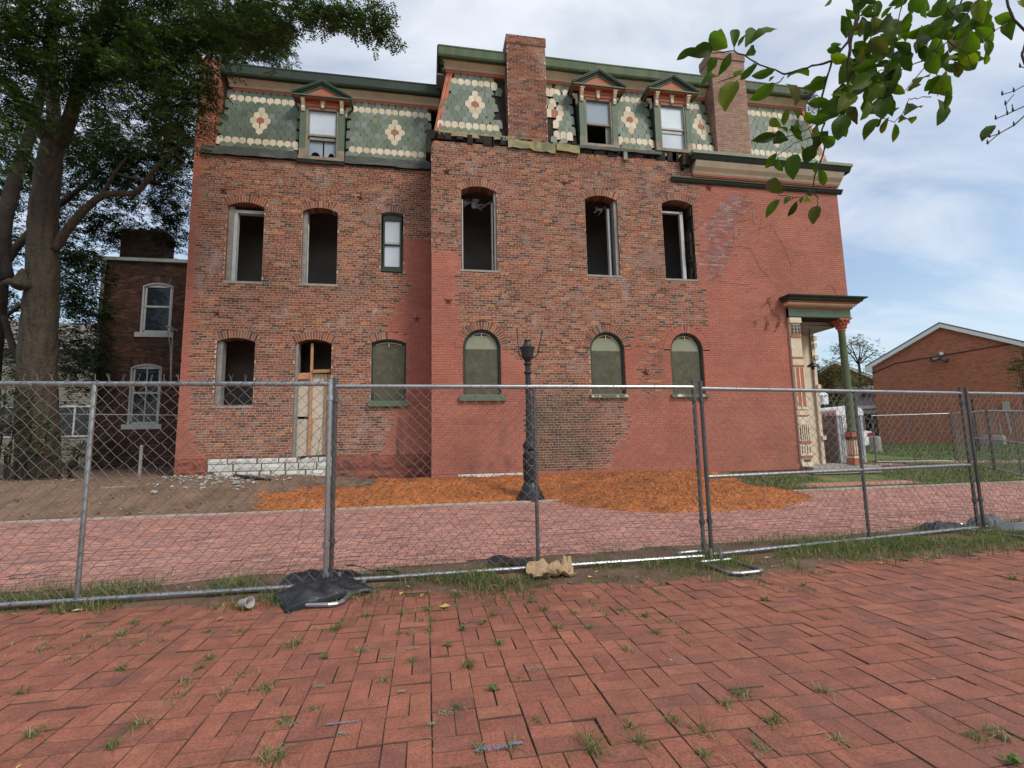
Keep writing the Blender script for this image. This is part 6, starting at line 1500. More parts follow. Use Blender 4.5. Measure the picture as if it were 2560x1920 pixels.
def vines():
    b = MB()
    for path in VINE_STEMS:
        pts = []
        for i in range(len(path) - 1):
            for k in range(4):
                t = k / 4
                pts.append((path[i][0] * (1 - t) + path[i + 1][0] * t + random.uniform(-.015, .015), 12.985, path[i][1] * (1 - t) + path[i + 1][1] * t + random.uniform(-.015, .015)))
        pts.append((path[-1][0], 12.985, path[-1][1]))
        b.tube(pts, .0045, 4)
    for path in VINE_LEAVES:
        b.tube([(x, 12.985, z) for x, z in path], .006, 4)
    cr = b.build('dead_creeper', ['vine'], None, loc=(10, 12.98, 5))
    tag(cr, 'dry brown creeper stems clinging to the red painted wall', 'creeper')
    d = MB()
    def curl(x, z, s):
        p = [(x + random.uniform(-s, s), 12.97 - random.uniform(0, .04), z + random.uniform(-s, s)) for _ in range(4)]
        d.add(p, [(0, 1, 2), (0, 2, 3)])
    for path in VINE_LEAVES:
        for i in range(len(path) - 1):
            for k in range(9):
                t = k / 9
                curl(path[i][0] * (1 - t) + path[i + 1][0] * t + random.gauss(0, .03), path[i][1] * (1 - t) + path[i + 1][1] * t + random.gauss(0, .03), .028)
    for _ in range(60):
        curl(random.uniform(8.2, 12.9), random.uniform(3.2, 8.8), .022)
    d.build('dry_leaves', ['leaf_r'], cr, kind='stuff')
    e = MB()
    for _ in range(90):
        x, z = random.gauss(12.45, .12), random.uniform(11.9, 12.75)
        l = random.uniform(.08, .35)
        e.tube([(x, 13.1, z), (x + random.uniform(-.1, .2), 13.0, z + random.uniform(-.1, .1)), (x + random.uniform(-.1, .3), 12.95, z - l)], .006, 4)
    tag(e.build('dead_creeper', ['twig'], None, loc=(12.4, 13.1, 12.3)), 'tangle of dead creeper hanging at the right end of the roof cornice', 'creeper')
vines()

# ------------------------------------------------------------------ lamp post
def lamp_post():
    x, y, z = 2.32, 11.05, 0.03
    L = thing('lamp_post', (x, y, z), 'black cast iron lamp post without a lantern, two bare arms at its head', 'lamp post')
    b = MB(); b.lathe([(.31, z - .05), (.31, z + .05), (.27, z + .08), (.26, z + .15), (.22, z + .19), (.20, z + .27), (.165, z + .32), (.15, z + .36)], x, y, 16); b.build('base', ['iron'], L)
    b = MB(); b.lathe([(.14, z + .34), (.155, z + .44), (.16, z + .9), (.15, z + 1.02), (.12, z + 1.07), (.155, z + 1.10), (.165, z + 1.16), (.15, z + 1.22), (.11, z + 1.27), (.10, z + 1.33)], x, y, 8)
    for k in range(8):
        t = 2 * math.pi * (k + .5) / 8
        b.bar((x + .148 * math.cos(t), y + .148 * math.sin(t), z + .46), (x + .148 * math.cos(t), y + .148 * math.sin(t), z + .98), .05, .02, up=(math.cos(t), math.sin(t), 0))
    b.build('pedestal', ['iron'], L)
    b = MB(); b.tube([(x - .152, y - .03, z + .72), (x - .05, y - .162, z + .74), (x + .06, y - .16, z + .74), (x + .15, y - .03, z + .75)], .006, 4); b.build('wire_band', ['galv'], L)
    b = MB(); b.lathe([(.088, z + 1.30), (.075, z + 1.5), (.058, z + 3.20)], x, y, 20, flute=.10)
    for k in (2.50, 2.86, 3.06): b.lathe([(.078, z + k - .03), (.093, z + k - .01), (.093, z + k + .01), (.078, z + k + .03)], x, y, 14)
    b.build('shaft', ['iron'], L)
    b = MB(); b.lathe([(.07, z + 3.12), (.10, z + 3.18), (.125, z + 3.22), (.135, z + 3.27), (.165, z + 3.42), (.18, z + 3.43), (.18, z + 3.455), (.13, z + 3.47), (.105, z + 3.50), (.085, z + 3.53), (.075, z + 3.56)], x, y, 12); b.build('capital', ['iron'], L)
    b = MB(); b.lathe([(.07, z + 3.55), (.072, z + 3.63), (.055, z + 3.635), (.05, z + 3.60)], x, y, 10)
    for k in range(3):
        t = 2 * k; b.tube([(x + .06 * math.cos(t), y + .06 * math.sin(t), z + 3.6), (x + .09 * math.cos(t), y + .09 * math.sin(t), z + 3.64)], .012, 5)
    b.build('socket', ['iron'], L)
    for pts in ([(x - .10, y, z + 3.21), (x - .17, y, z + 3.25), (x - .205, y, z + 3.33), (x - .22, y, z + 3.55), (x - .235, y, z + 3.88)], [(x + .10, y, z + 3.21), (x + .19, y, z + 3.23), (x + .245, y, z + 3.30), (x + .29, y, z + 3.50), (x + .37, y, z + 3.86)]):
        b = MB(); b.tube(pts, .015, 6); b.lathe([(.012, pts[-1][2] - .02), (.022, pts[-1][2]), (.012, pts[-1][2] + .03)], pts[-1][0], pts[-1][1], 6); b.build('arm', ['iron'], L)
lamp_post()

# ------------------------------------------------------------------ mulch, dirt, rubble
def mulch_h(x, y):
    """thickness of mulch over the ground; below zero means none"""
    h = -.04
    edge = 0.10 * vnoise(x, y, 2.5) + .05 * vnoise(x, y, 7)
    if -4.6 < x < 8.6:
        t = min((y - 10.83 + edge) / .35, (13.02 - y) / .1 + 1)
        side = smooth01((x + 4.6) / 2.2) * smooth01((8.6 - x) / 1.0)
        if x < -1.2: t = min(t, (12.6 - .12 * abs(x + 1.2) - y + edge) / .5)
        h = max(h, -.04 + .13 * max(0, min(1, t)) * side)
    # the heap spilling into the street
    dx, dy = (x - 5.35) / 2.55, (y - 10.6) / 2.45
    if x > 5.35: dx = (x - 5.35) / 3.0
    q = math.hypot(dx, dy * (1.0 if y < 10.6 else .9)) + .06 * vnoise(x, y, 1.6, 4) + .03 * vnoise(x, y, 5, 4)
    if q < 1.05:
        h = max(h, .48 * (1 - q) ** .8 - .012 if q < 1 else -.01)
    return h + (0.020 * vnoise(x, y, 5) + .012 * vnoise(x, y, 13) if h > 0 else 0)
def base_z(x, y):
    return max(gz(x, y), 0.006 if y < KERB_Y else -1)
def mulch():
    xs = np.arange(-4.8, 8.9, .075); ys = np.arange(8.0, 13.05, .075)
    v, f = [], []
    idx = {}
    H = {}
    for j, y in enumerate(ys):
        for i, x in enumerate(xs):
            H[i, j] = mulch_h(x, y)
    for j in range(len(ys) - 1):
        for i in range(len(xs) - 1):
            if max(H[i, j], H[i + 1, j], H[i, j + 1], H[i + 1, j + 1]) > 0.0:
                q = []
                for a, b in ((i, j), (i + 1, j), (i + 1, j + 1), (i, j + 1)):
                    if (a, b) not in idx:
                        idx[a, b] = len(v); v.append((xs[a], ys[b], base_z(xs[a], ys[b]) + H[a, b]))
                    q.append(idx[a, b])
                f.append(q)
    m = np_mesh('mulch', v, f, np.zeros(len(f)), 'mulch_bed', kind='stuff', loc=(3, 11, 0))
    tag(m, 'orange wood mulch spread along the house wall and heaped over the kerb', 'mulch')
    b = MB()
    n = 0
    while n < 19000:
        x, y = random.uniform(-7.0, 9.2), random.uniform(7.6, 12.95)
        h = mulch_h(x, y)
        lone = h <= 0 and mulch_h(x + random.uniform(-.3, .3), y + random.uniform(-.3, .3)) > 0 and y < KERB_Y + .2
        if h <= 0.004 and not (lone and random.random() < .5) and not (x < -1.0 and KERB_Y + .15 < y < 12.6 and random.random() < .25 * smooth01((x + 7.0) / 4)): continue
        n += 1
        z = base_z(x, y) + max(h, 0) + random.uniform(0, .012)
        a, t = random.uniform(0, 6.28), random.uniform(-.5, .5)
        l = random.uniform(.012, .045)
        d = Vector((math.cos(a) * math.cos(t), math.sin(a) * math.cos(t), math.sin(t)))
        s = Vector((-math.sin(a), math.cos(a), random.uniform(-.5, .5))) * random.uniform(.004, .010)
        c = Vector((x, y, z))
        b.add([c - d * l - s, c + d * l - s * .6, c + d * l + s * .6, c - d * l + s], [(0, 1, 2, 3)])
    b.build('mulch_chips', ['mulch'], m, kind='stuff')
mulch()
def verge():
    xs = np.arange(-9, 16, .2); ys = np.arange(4.1, 6.6, .1)
    v = []; f = []; nx = len(xs)
    for y in ys:
        for x in xs:
            e0, e1 = edge_y(x), 5.55 + .15 * vnoise(x, y, 1.1) + .05 * x
            t = min((y - e0) / .25, (e1 - y) / .35)
            v.append((x, y, -.022 + .036 * smooth01(t + .3) + .008 * vnoise(x, y, 4)))
    for j in range(len(ys) - 1):
        for i in range(nx - 1):
            f.append((j * nx + i, j * nx + i + 1, (j + 1) * nx + i + 1, (j + 1) * nx + i))
    np_mesh('verge', v, f, np.zeros(len(f)), 'soil', kind='structure')
    v = []; f = []
    xs = np.arange(-16, -1.0, .25); ys = np.arange(10.86, 14.2, .12); nx = len(xs)
    for y in ys:
        for x in xs: v.append((x, y, gz(x, y) + .012 + .02 * vnoise(x, y, 3) - (.05 if x > -1.6 else 0)))
    for j in range(len(ys) - 1):
        for i in range(nx - 1):
            f.append((j * nx + i, j * nx + i + 1, (j + 1) * nx + i + 1, (j + 1) * nx + i))
    np_mesh('yard_dirt', v, f, np.zeros(len(f)), 'dirt', kind='structure')
    for (x0, x1, y0, y1, nm) in ((9.0, 13.4, 11.35, 11.95, 'path'), (13, 40, 14.6, 16.2, 'path')):
        v = []; f = []
        xs = np.arange(x0, x1, .3); ys = np.arange(y0, y1, .15); nx = len(xs)
        for y in ys:
            for x in xs: v.append((x, y, gz(x, y) + .012))
        for j in range(len(ys) - 1):
            for i in range(nx - 1): f.append((j * nx + i, j * nx + i + 1, (j + 1) * nx + i + 1, (j + 1) * nx + i))
        np_mesh(nm, v, f, np.zeros(len(f)), 'street_paver', kind='structure')
verge()
def rubble():
    b = MB()
    for _ in range(230):
        x, y = random.gauss(-4.8, .75), random.gauss(12.9, .4)
        if not (-6.4 < x < -3.2 and 11.5 < y < 13.9): continue
        r = random.uniform(.02, .085) * random.uniform(.5, 1)
        z = gz(x, y) + .02
        pts = [Vector((math.cos(k * 1.257 + random.uniform(-.3, .3)), math.sin(k * 1.257 + random.uniform(-.3, .3)), 0)) * r * random.uniform(.7, 1.2) for k in range(5)]
        top = [p * random.uniform(.3, .7) + Vector((0, 0, r * random.uniform(.3, .8))) for p in pts]
        c = Vector((x, y, z))
        b.add([c + p for p in pts] + [c + p for p in top], [(5, 6, 7, 8, 9)] + [(k, (k + 1) % 5, (k + 1) % 5 + 5, k + 5) for k in range(5)])
    o = b.build('rubble', ['rubble'], kind='stuff', loc=(-4.9, 12.7, .4))
    tag(o, 'grey broken mortar and rubble heaped by the left corner of the house', 'rubble')
    s = MB(); s.prism([(-7.0, 12.35, .46), (-5.9, 12.6, .50), (-5.75, 13.35, .585), (-7.1, 13.3, .575)], (0, 0, -.08), (0, 0, .02)); tag(s.build('concrete_slab', ['concrete'], loc=(-6.4, 12.9, .5)), 'flat concrete slab lying in the dirt by the left corner of the house', 'slab')
    s = MB(); s.prism([(-10.2, 11.9, .36), (-9.0, 12.2, .40), (-9.1, 12.9, .5), (-10.4, 12.8, .48)], (0, 0, -.1), (0, 0, .06)); tag(s.build('concrete_slab', ['concrete'], loc=(-9.6, 12.4, .4)), 'pale concrete slab in the dirt in front of the big tree', 'slab')
    s = MB(); s.tube([(-4.55, 13.0, gz(-4.5, 13) + .06), (-4.1, 12.75, gz(-4.1, 12.75) + .06), (-3.6, 12.6, gz(-3.6, 12.6) + .05)], [.035, .04, .025], 6, jit=.2); tag(s.build('fallen_branch', ['bark_d'], loc=(-4.1, 12.75, .4)), 'short dark piece of branch lying below the white stone base', 'branch')
    s = MB(); s.bar((-7.25, 14.3, .62), (-7.25, 14.3, 1.42), .06, .04); tag(s.build('stake', ['grey_wood'], loc=(-7.25, 14.3, .62)), 'thin pale wooden stake standing by the left corner of the house', 'stake')
rubble()

# ------------------------------------------------------------------ fences
def fence_panel(A, B, H, label, posts, rails, mids=(0.5,), mid_rail=None, tall=0.06, group='temporary chain-link fence panels', cell=.054, wire=.0026, barbs=False, low=.05, wm='wire'):
    A, B = Vector(A), Vector(B)
    D = B - A; Ln = D.length; d = D.normalized(); n = Vector((d.y, -d.x, 0)).normalized()     # n points to the viewer's side
    root = thing('chain_link_fence', (A + B) / 2, label, 'fence', group)
    up = Vector((0, 0, 1))
    r = .021
    for i, t in enumerate((0.0, 1.0)):
        p = A + D * t
        b = MB(); b.tube([p + up * .005, p + up * (H + tall)], r, 10); b.tube([p + up * (H + tall), p + up * (H + tall + .02)], r * 1.12, 10); b.build('post', [posts], root, smooth=False)
    for t in mids:
        p = A + D * t
        b = MB(); b.tube([p + up * low, p + up * H], r * .93, 10); b.build('post', [posts], root)
    b = MB(); b.tube([A + up * H, B + up * H], r, 10); b.build('top_rail', [rails], root)
    b = MB(); b.tube([A + up * low, B + up * low], r, 10); b.build('bottom_rail', [rails], root)
    if mid_rail:
        b = MB(); b.tube([A + up * mid_rail, B + up * mid_rail], r, 10); b.build('middle_rail', [rails], root)
    b = MB()
    for t in (0, 1):
        for zz in (H - .13, low + .35):
            p = A + D * t
            b.tube([p + up * (zz - .022), p + up * (zz + .022)], r * 1.5, 8)
    b.build('clamp', [posts], root)
    nw = int(Ln / cell); cell = Ln / nw
    nz = int(round((H - low) / cell)); hz = (H - low + (.03 if barbs else .0)) / nz
    P0, P1 = [], []
    rr = random.Random(int(Ln * 1000))
    for i in range(nw + 1):
        prev = None
        for j in range(nz + 1):
            s = (i + .5 * (1 if (i + j) % 2 == 0 else -1) * 1.0) * cell
            s = min(max(s, 0), Ln) + rr.uniform(-.004, .004)
            z = low + j * hz + rr.uniform(-.004, .004)
            bow = .012 * math.sin(3.1 * s + i) + .006
            p = A + d * s + n * (.024 + bow + (.003 if j % 2 else -.003)) + up * z
            if prev is not None: P0.append(prev); P1.append(p)
            prev = p
        if barbs:
            P0.append(prev); P1.append(prev + up * .05 + d * rr.uniform(-.03, .03))
    P0, P1 = np.array([tuple(p) for p in P0]), np.array([tuple(p) for p in P1])
    ax = P1 - P0; ax /= np.linalg.norm(ax, axis=1)[:, None]
    nn = np.array(tuple(n))
    s1 = np.cross(ax, nn); s1 /= np.linalg.norm(s1, axis=1)[:, None]
    offs = [s1 * (wire * math.cos(t)) + nn * (wire * math.sin(t)) for t in (0.5, 2.594, 4.689)]
    m = len(P0)
    V = np.concatenate([P0 + o for o in offs] + [P1 + o for o in offs])
    F = np.concatenate([np.stack([np.arange(m) + k * m, np.arange(m) + (k + 1) % 3 * m, np.arange(m) + ((k + 1) % 3 + 3) * m, np.arange(m) + (k + 3) * m], 1) for k in range(3)])
    np_mesh('wire_mesh', V, F, np.zeros(len(F)), wm, root, kind='stuff')
    b = MB()      # wire ties
    k = int(Ln / .45)
    for i in range(1, k):
        for zz in (H, low):
            p = A + D * (i / k)
            b.tube([p + up * (zz + (r + .003) * math.sin(t)) + n * ((r + .003) * math.cos(t)) + d * (.004 * t) for t in (-.6, .6, 1.6, 2.6, 3.6)], .003, 4)
    b.build('wire_tie', [rails], root)
    return root
fence_panel((-4.72, 4.79, 0), (-.875, 4.755, 0), 1.84, 'leftmost fence panel, bright galvanised, its left end out of the picture', 'galv', 'galv', mids=(.495,), barbs=True, tall=.02)
fence_panel((-.848, 4.87, 0), (2.872, 4.92, 0), 1.83, 'fence panel standing in front of the lamp post', 'galv_d', 'galv', mids=(.52,))
fence_panel((2.985, 4.965, 0), (7.13, 5.50, 0), 1.82, 'fence panel with an extra rail at mid height in front of the mulch heap', 'galv_d', 'galv', mids=(.54,), mid_rail=.86)
fence_panel((7.225, 5.50, 0), (11.0, 5.95, 0), 1.82, 'rightmost near fence panel, cut off by the right edge of the picture', 'galv_d', 'galv')
fence_panel((19.6, 15.6, .26), (17.25, 16.68, .26), 1.83, 'far fence panel between the portable toilet and the lawn', 'galv_d', 'galv', tall=.03)
fence_panel((19.62, 15.5, .26), (17.43, 12.76, .18), 1.83, 'far fence panel turned towards the viewer, left of two on the grass', 'galv_d', 'galv', mid_rail=.95, tall=.03)
fence_panel((17.4, 12.70, .18), (15.3, 9.9, -.02), 1.83, 'far fence panel on the grass running to the right edge of the picture', 'galv_d', 'galv', mid_rail=.95, tall=.03)
def wire_strand():
    b = MB(); pts = []
    for k in range(15):
        t = k / 14; pts.append((-1.0 + .06 * t - .25 * (1 - t) ** 2 + .015 * math.sin(9 * t), 4.80 - .02 * t, .08 + 1.62 * t))
    b.tube(pts, .0022, 4); tag(b.build('loose_wire', ['galv_d'], loc=(-1, 4.8, .08)), 'thin loose wire hanging down beside the paired posts at the black sandbags', 'wire')
wire_strand()
def stand(cx, cy, ang, w, l, label, m='galv'):
    b = MB()
    c, s = math.cos(ang), math.sin(ang)
    pts = []
    q = .08
    base = [(-w / 2 + q, -l / 2), (w / 2 - q, -l / 2), (w / 2 - q * .3, -l / 2 + q * .3), (w / 2, -l / 2 + q), (w / 2, l / 2 - q), (w / 2 - q * .3, l / 2 - q * .3), (w / 2 - q, l / 2), (-w / 2 + q, l / 2), (-w / 2 + q * .3, l / 2 - q * .3), (-w / 2, l / 2 - q), (-w / 2, -l / 2 + q), (-w / 2 + q * .3, -l / 2 + q * .3), (-w / 2 + q, -l / 2)]
    b.tube([(cx + x * c - y * s, cy + x * s + y * c, .032) for x, y in base], .019, 8)
    root = b.build('fence_stand', [m], loc=(cx, cy, 0))
    tag(root, label, 'fence stand', 'tubular feet under the fence joints')
    p = MB()
    for o in (-.05, .05): p.tube([(cx + o, cy, .02), (cx + o, cy, .16)], .015, 7)
    p.tube([(cx - w / 2 * c, cy - w / 2 * s, .04), (cx + w / 2 * c, cy + w / 2 * s, .04)], .016, 7)
    p.build('spigot', [m], root)
stand(-.80, 4.72, -.18, .44, .95, 'bent grey tube foot half under the black sandbags')
stand(2.90, 4.75, .10, .36, .92, 'bare pale tube foot with nothing on it beneath a fence joint')
stand(7.17, 5.35, .12, .40, .95, 'tube foot buried in grass beside the grey weathered bags')

def bag(cx, cy, ang, l, w, h, m, label, seed, tilt=0.0, z0=.0, group=None):
    rr = random.Random(seed)
    b = MB(); n = 22
    v, f = [], []
    for side in (1, -1):
        for j in range(n + 1):
            for i in range(n + 1):
                u, t = i / n * 2 - 1, j / n * 2 - 1
                e = max(0, (1 - abs(u) ** 3.2)) ** .6 * max(0, (1 - abs(t) ** 2.6)) ** .6
                x = u * l / 2 * (1 - .06 * (1 - abs(t))) ; y = t * w / 2 * (1 + .08 * math.sin(3 * u + seed))
                wr = .016 * math.sin(11 * u + 5 * t + seed + 2 * vnoise(u * 2, t * 2, 1, seed)) * e - .022 * abs(vnoise(u * 3 + t * 2, t * 5 - u, 1.2, seed + 3)) * e + .010 * vnoise(u * 12, t * 8, 1, seed + 5) * e + .012 * vnoise(u * 4, t * 4, 1.3, seed) * e + .010 * math.sin(26 * t + 9 * u) * e * (1 - e)
                z = (h * e * (1 - .25 * u) + wr) if side > 0 else 0.002
                X, Y = x * math.cos(ang) - y * math.sin(ang), x * math.sin(ang) + y * math.cos(ang)
                v.append((cx + X, cy + Y, z0 + .012 + max(0, z) + tilt * (u + 1) * .5 * (1 if side > 0 else .9)))
    N = (n + 1) * (n + 1)
    for j in range(n):
        for i in range(n):
            a = j * (n + 1) + i
            f.append((a, a + 1, a + n + 2, a + n + 1)); f.append((N + a, N + a + n + 1, N + a + n + 2, N + a + 1))
    edge = [(i, 0) for i in range(n)] + [(n, j) for j in range(n)] + [(i, n) for i in range(n, 0, -1)] + [(0, j) for j in range(n, 0, -1)]
    for k in range(len(edge)):
        (i, j), (i2, j2) = edge[k], edge[(k + 1) % len(edge)]
        a, c = j * (n + 1) + i, j2 * (n + 1) + i2
        f.append((a, N + a, N + c, c))
    b.add(v, f, 0, 0)
    o = b.build('sandbag', [m], smooth=True, loc=(cx, cy, 0))
    return tag(o, label, 'sandbag', group or 'sandbags weighing the fence')
bag(-.86, 4.56, .55, .74, .46, .10, 'black_plastic', 'plump black plastic sandbag lying on the brick pavement in front of the paired posts', 3, .03)
bag(-.98, 4.98, .10, .70, .40, .09, 'black_plastic', 'flatter black sandbag behind the bottom rail of the leftmost panel', 8, .03)
def flap():
    b = MB(); pts = []
    for i in range(8):
        for j in range(3): pts.append((-.74 + .07 * i, 4.95 - .012 * i + .06 * j, .17 - .011 * i + .03 * math.sin(i * 1.3) * .4 - .02 * j))
    b.add(pts, [(i * 3 + j, (i + 1) * 3 + j, (i + 1) * 3 + j + 1, i * 3 + j + 1) for i in range(7) for j in range(2)])
    tag(b.build('plastic_flap', ['black_plastic'], loc=(-.6, 4.95, .1)), 'folded end of black plastic sticking up behind the plump sandbag', 'plastic sheet')
    b = MB(); pts = []
    for i in range(9):
        for j in range(3): pts.append((.62 + .06 * i, 5.08 + .02 * math.sin(i) + .07 * j, .03 + .05 * math.exp(-((i - 2) / 2.0) ** 2) + .02 * j))
    b.add(pts, [(i * 3 + j, (i + 1) * 3 + j, (i + 1) * 3 + j + 1, i * 3 + j + 1) for i in range(8) for j in range(2)])
    tag(b.build('plastic_flap', ['black_plastic'], loc=(.8, 5.1, 0)), 'scrap of black plastic in the weeds left of the brown paper', 'plastic sheet')
flap()
bag(6.85, 5.70, .05, .66, .34, .085, 'black_plastic', 'dark bag sunk in the grass left of the last pair of posts', 15, .0)
bag(7.50, 5.68, .35, .50, .32, .12, 'grey_plastic', 'crumpled grey bag humped up right of the last pair of posts', 21, .06)
bag(7.62, 5.22, -.30, 1.05, .32, .10, 'grey_plastic', 'long faded grey bag reaching out of the right edge of the picture', 27, .0)

def crumple():
    b = MB(); n = 30; v, f = [], []
    for j in range(n + 1):
        for i in range(n + 1):
            u, t = i / n - .5, j / n - .5
            z = .05 + .055 * vnoise(u * 5, t * 5, 1, 2) + .05 * abs(vnoise(u * 9, t * 9, 1, 5)) + .02 * vnoise(u * 17, t * 17, 1, 8) + .05 * math.exp(-((t - .25) / .2) ** 2)
            v.append((1.17 + u * .46 + .03 * vnoise(t * 4, u * 3, 1, 7) + t * .05, 4.72 + t * .34 + u * .06 + .03 * vnoise(u * 4, t * 3, 1, 9), max(.022, z)))
    for j in range(n):
        for i in range(n):
            a = j * (n + 1) + i; f.append((a, a + 1, a + n + 2, a + n + 1))
    b.add(v, f, 0, 0); tag(b.build('paper_bag', ['kraft'], loc=(1.17, 4.72, 0)), 'crumpled brown kraft paper draped against the bottom rail', 'paper')
    c = MB(); c.lathe([(.030, 0), (.032, .004), (.040, .10), (.043, .105), (.041, .107), (.038, .10), (.030, .006)], 0, 0, 16)
    R = Matrix.Translation((-1.43, 4.36, .052)) @ Matrix.Rotation(1.35, 4, 'Y') @ Matrix.Rotation(.6, 4, 'X')
    c.v = [tuple(R @ Vector(p)) for p in c.v]
    tag(c.build('plastic_cup', ['clear_cup'], loc=(-1.40, 4.36, 0), smooth=True), 'cloudy clear plastic cup lying on its side in the weeds', 'cup')
crumple()

# ------------------------------------------------------------------ grass and weeds
def blades(P, H, lean, width, bend=.6):
    """P (n,3) roots, H heights; returns verts, quads"""
    n = len(P)
    a = RNG.random(n) * 6.283
    d = np.stack([np.cos(a), np.sin(a), np.zeros(n)], 1)
    s = np.stack([-np.sin(a), np.cos(a), np.zeros(n)], 1) * (width * (0.6 + .8 * RNG.random(n)))[:, None] / 2
    l = (lean * RNG.random(n))[:, None]
    up = np.array([0, 0, 1.0])
    m = P + up * (H * .6)[:, None] + d * l * (H * .45)[:, None]
    t = P + up * (H * (1 - bend * l[:, 0] * .6))[:, None] + d * l * (H * 1.2)[:, None]
    V = np.concatenate([P - s, P + s, m + s * .8, m - s * .8, t + s * .12, t - s * .12])
    i = np.arange(n)
    F = np.concatenate([np.stack([i, i + n, i + 2 * n, i + 3 * n], 1), np.stack([i + 3 * n, i + 2 * n, i + 4 * n, i + 5 * n], 1)])
    r = RNG.random(n)
    return V, F, np.concatenate([r, r])
def strip_grass():
    P, H = [], []
    while len(P) < 24000:
        x = random.uniform(-6.5, 11.5)
        y = random.gauss(4.86 + .055 * max(0, x - 1.0), .30)
        if not in_view(x, y, .4): continue
        c = vnoise(x, y, 2.3, 6) + .5 * vnoise(x, y, 6, 2) + (.35 if x > 3 else 0)
        if c < -.05 + .45 * random.random() or y < edge_y(x) - .25 or y > 6.0: continue
        P.append((x, y, 0.0)); H.append(random.uniform(.03, .11) * (1.0 + .5 * max(0, c - .4)))
    V, F, r = blades(np.array(P), np.array(H), 1.5, .0055)
    o = np_mesh('weedy_grass', V, F, r, 'grass', kind='stuff', loc=(1, 4.9, 0))
    tag(o, 'straggly green and straw coloured grass along the foot of the fence', 'grass')
    # seedlings crowding the pavement joints near the fence
    P, H = [], []
    while len(P) < 2600:
        x = 0.028 + .2085 * random.randint(-22, 34); y = random.uniform(2.0, 4.6)
        if random.random() < .45: x, y = random.uniform(-4.5, 7), 2.523 + .2085 * random.randint(-5, 10)
        if not in_view(x, y, .2): continue
        c = vnoise(x, y, 3.1, 12) + (.5 * (y - 3.2)) - .12 * abs(x)
        if c < .30 + .4 * random.random(): continue
        for _ in range(5): P.append((x + random.gauss(0, .004), y + random.gauss(0, .03), 0.0)); H.append(random.uniform(.012, .04))
    V, F, r = blades(np.array(P), np.array(H), 1.6, .0045)
    tag(np_mesh('joint_weeds', V, F, r, 'weed', kind='stuff', loc=(0, 3.5, 0)), 'tiny grass seedlings growing in the pavement joints', 'weeds')
strip_grass()
def lawn():
    def field(n, box, zf, keep, hmin, hmax, w, m, name, label, loc):
        P, H = [], []
        tries = 0
        while len(P) < n and tries < n * 30:
            tries += 1
            x, y = random.uniform(*box[:2]), random.uniform(*box[2:])
            if not in_view(x, y, .3) or not keep(x, y): continue
            P.append((x, y, zf(x, y))); H.append(random.uniform(hmin, hmax))
        V, F, r = blades(np.array(P), np.array(H), 1.4, w)
        tag(np_mesh(name, V, F, r, m, kind='stuff', loc=loc), label, 'grass')
    path = lambda x, y: (9.0 < x < 13.4 and 11.3 < y < 12.0 and vnoise(x, y, 1.5) < .3) or (x > 13 and 14.5 < y < 16.3 and vnoise(x, y, 1.0) < .4)
    field(16000, (7.6, 20, 10.75, 17.5), gz, lambda x, y: not path(x, y) and not (x < 13.3 and y > 12.65) and not (x < 9 and mulch_h(x, y) > 0) and vnoise(x, y, .9, 3) + .5 * vnoise(x, y, 3) > -.25 + .3 * random.random() - .25 * (x > 12), .04, .11, .016, 'grass', 'patchy_grass', 'patchy yellowish grass between the kerb and the corner porch', (12, 12, .1))
    field(15000, (19, 40, 15, 34), gz, lambda x, y: (y - 31.16) * .454 + (x - 32.72) * .89 < -0.3 and x > 21, .06, .13, .045, 'lawn', 'lawn', 'greener lawn in front of the brick gable house', (28, 24, .5))
    field(900, (8.4, 9.8, 10.9, 12.4), gz, lambda x, y: True, .05, .16, .012, 'weed', 'weed_patch', 'green weeds at the right foot of the mulch heap', (9, 11.6, .1))
lawn()
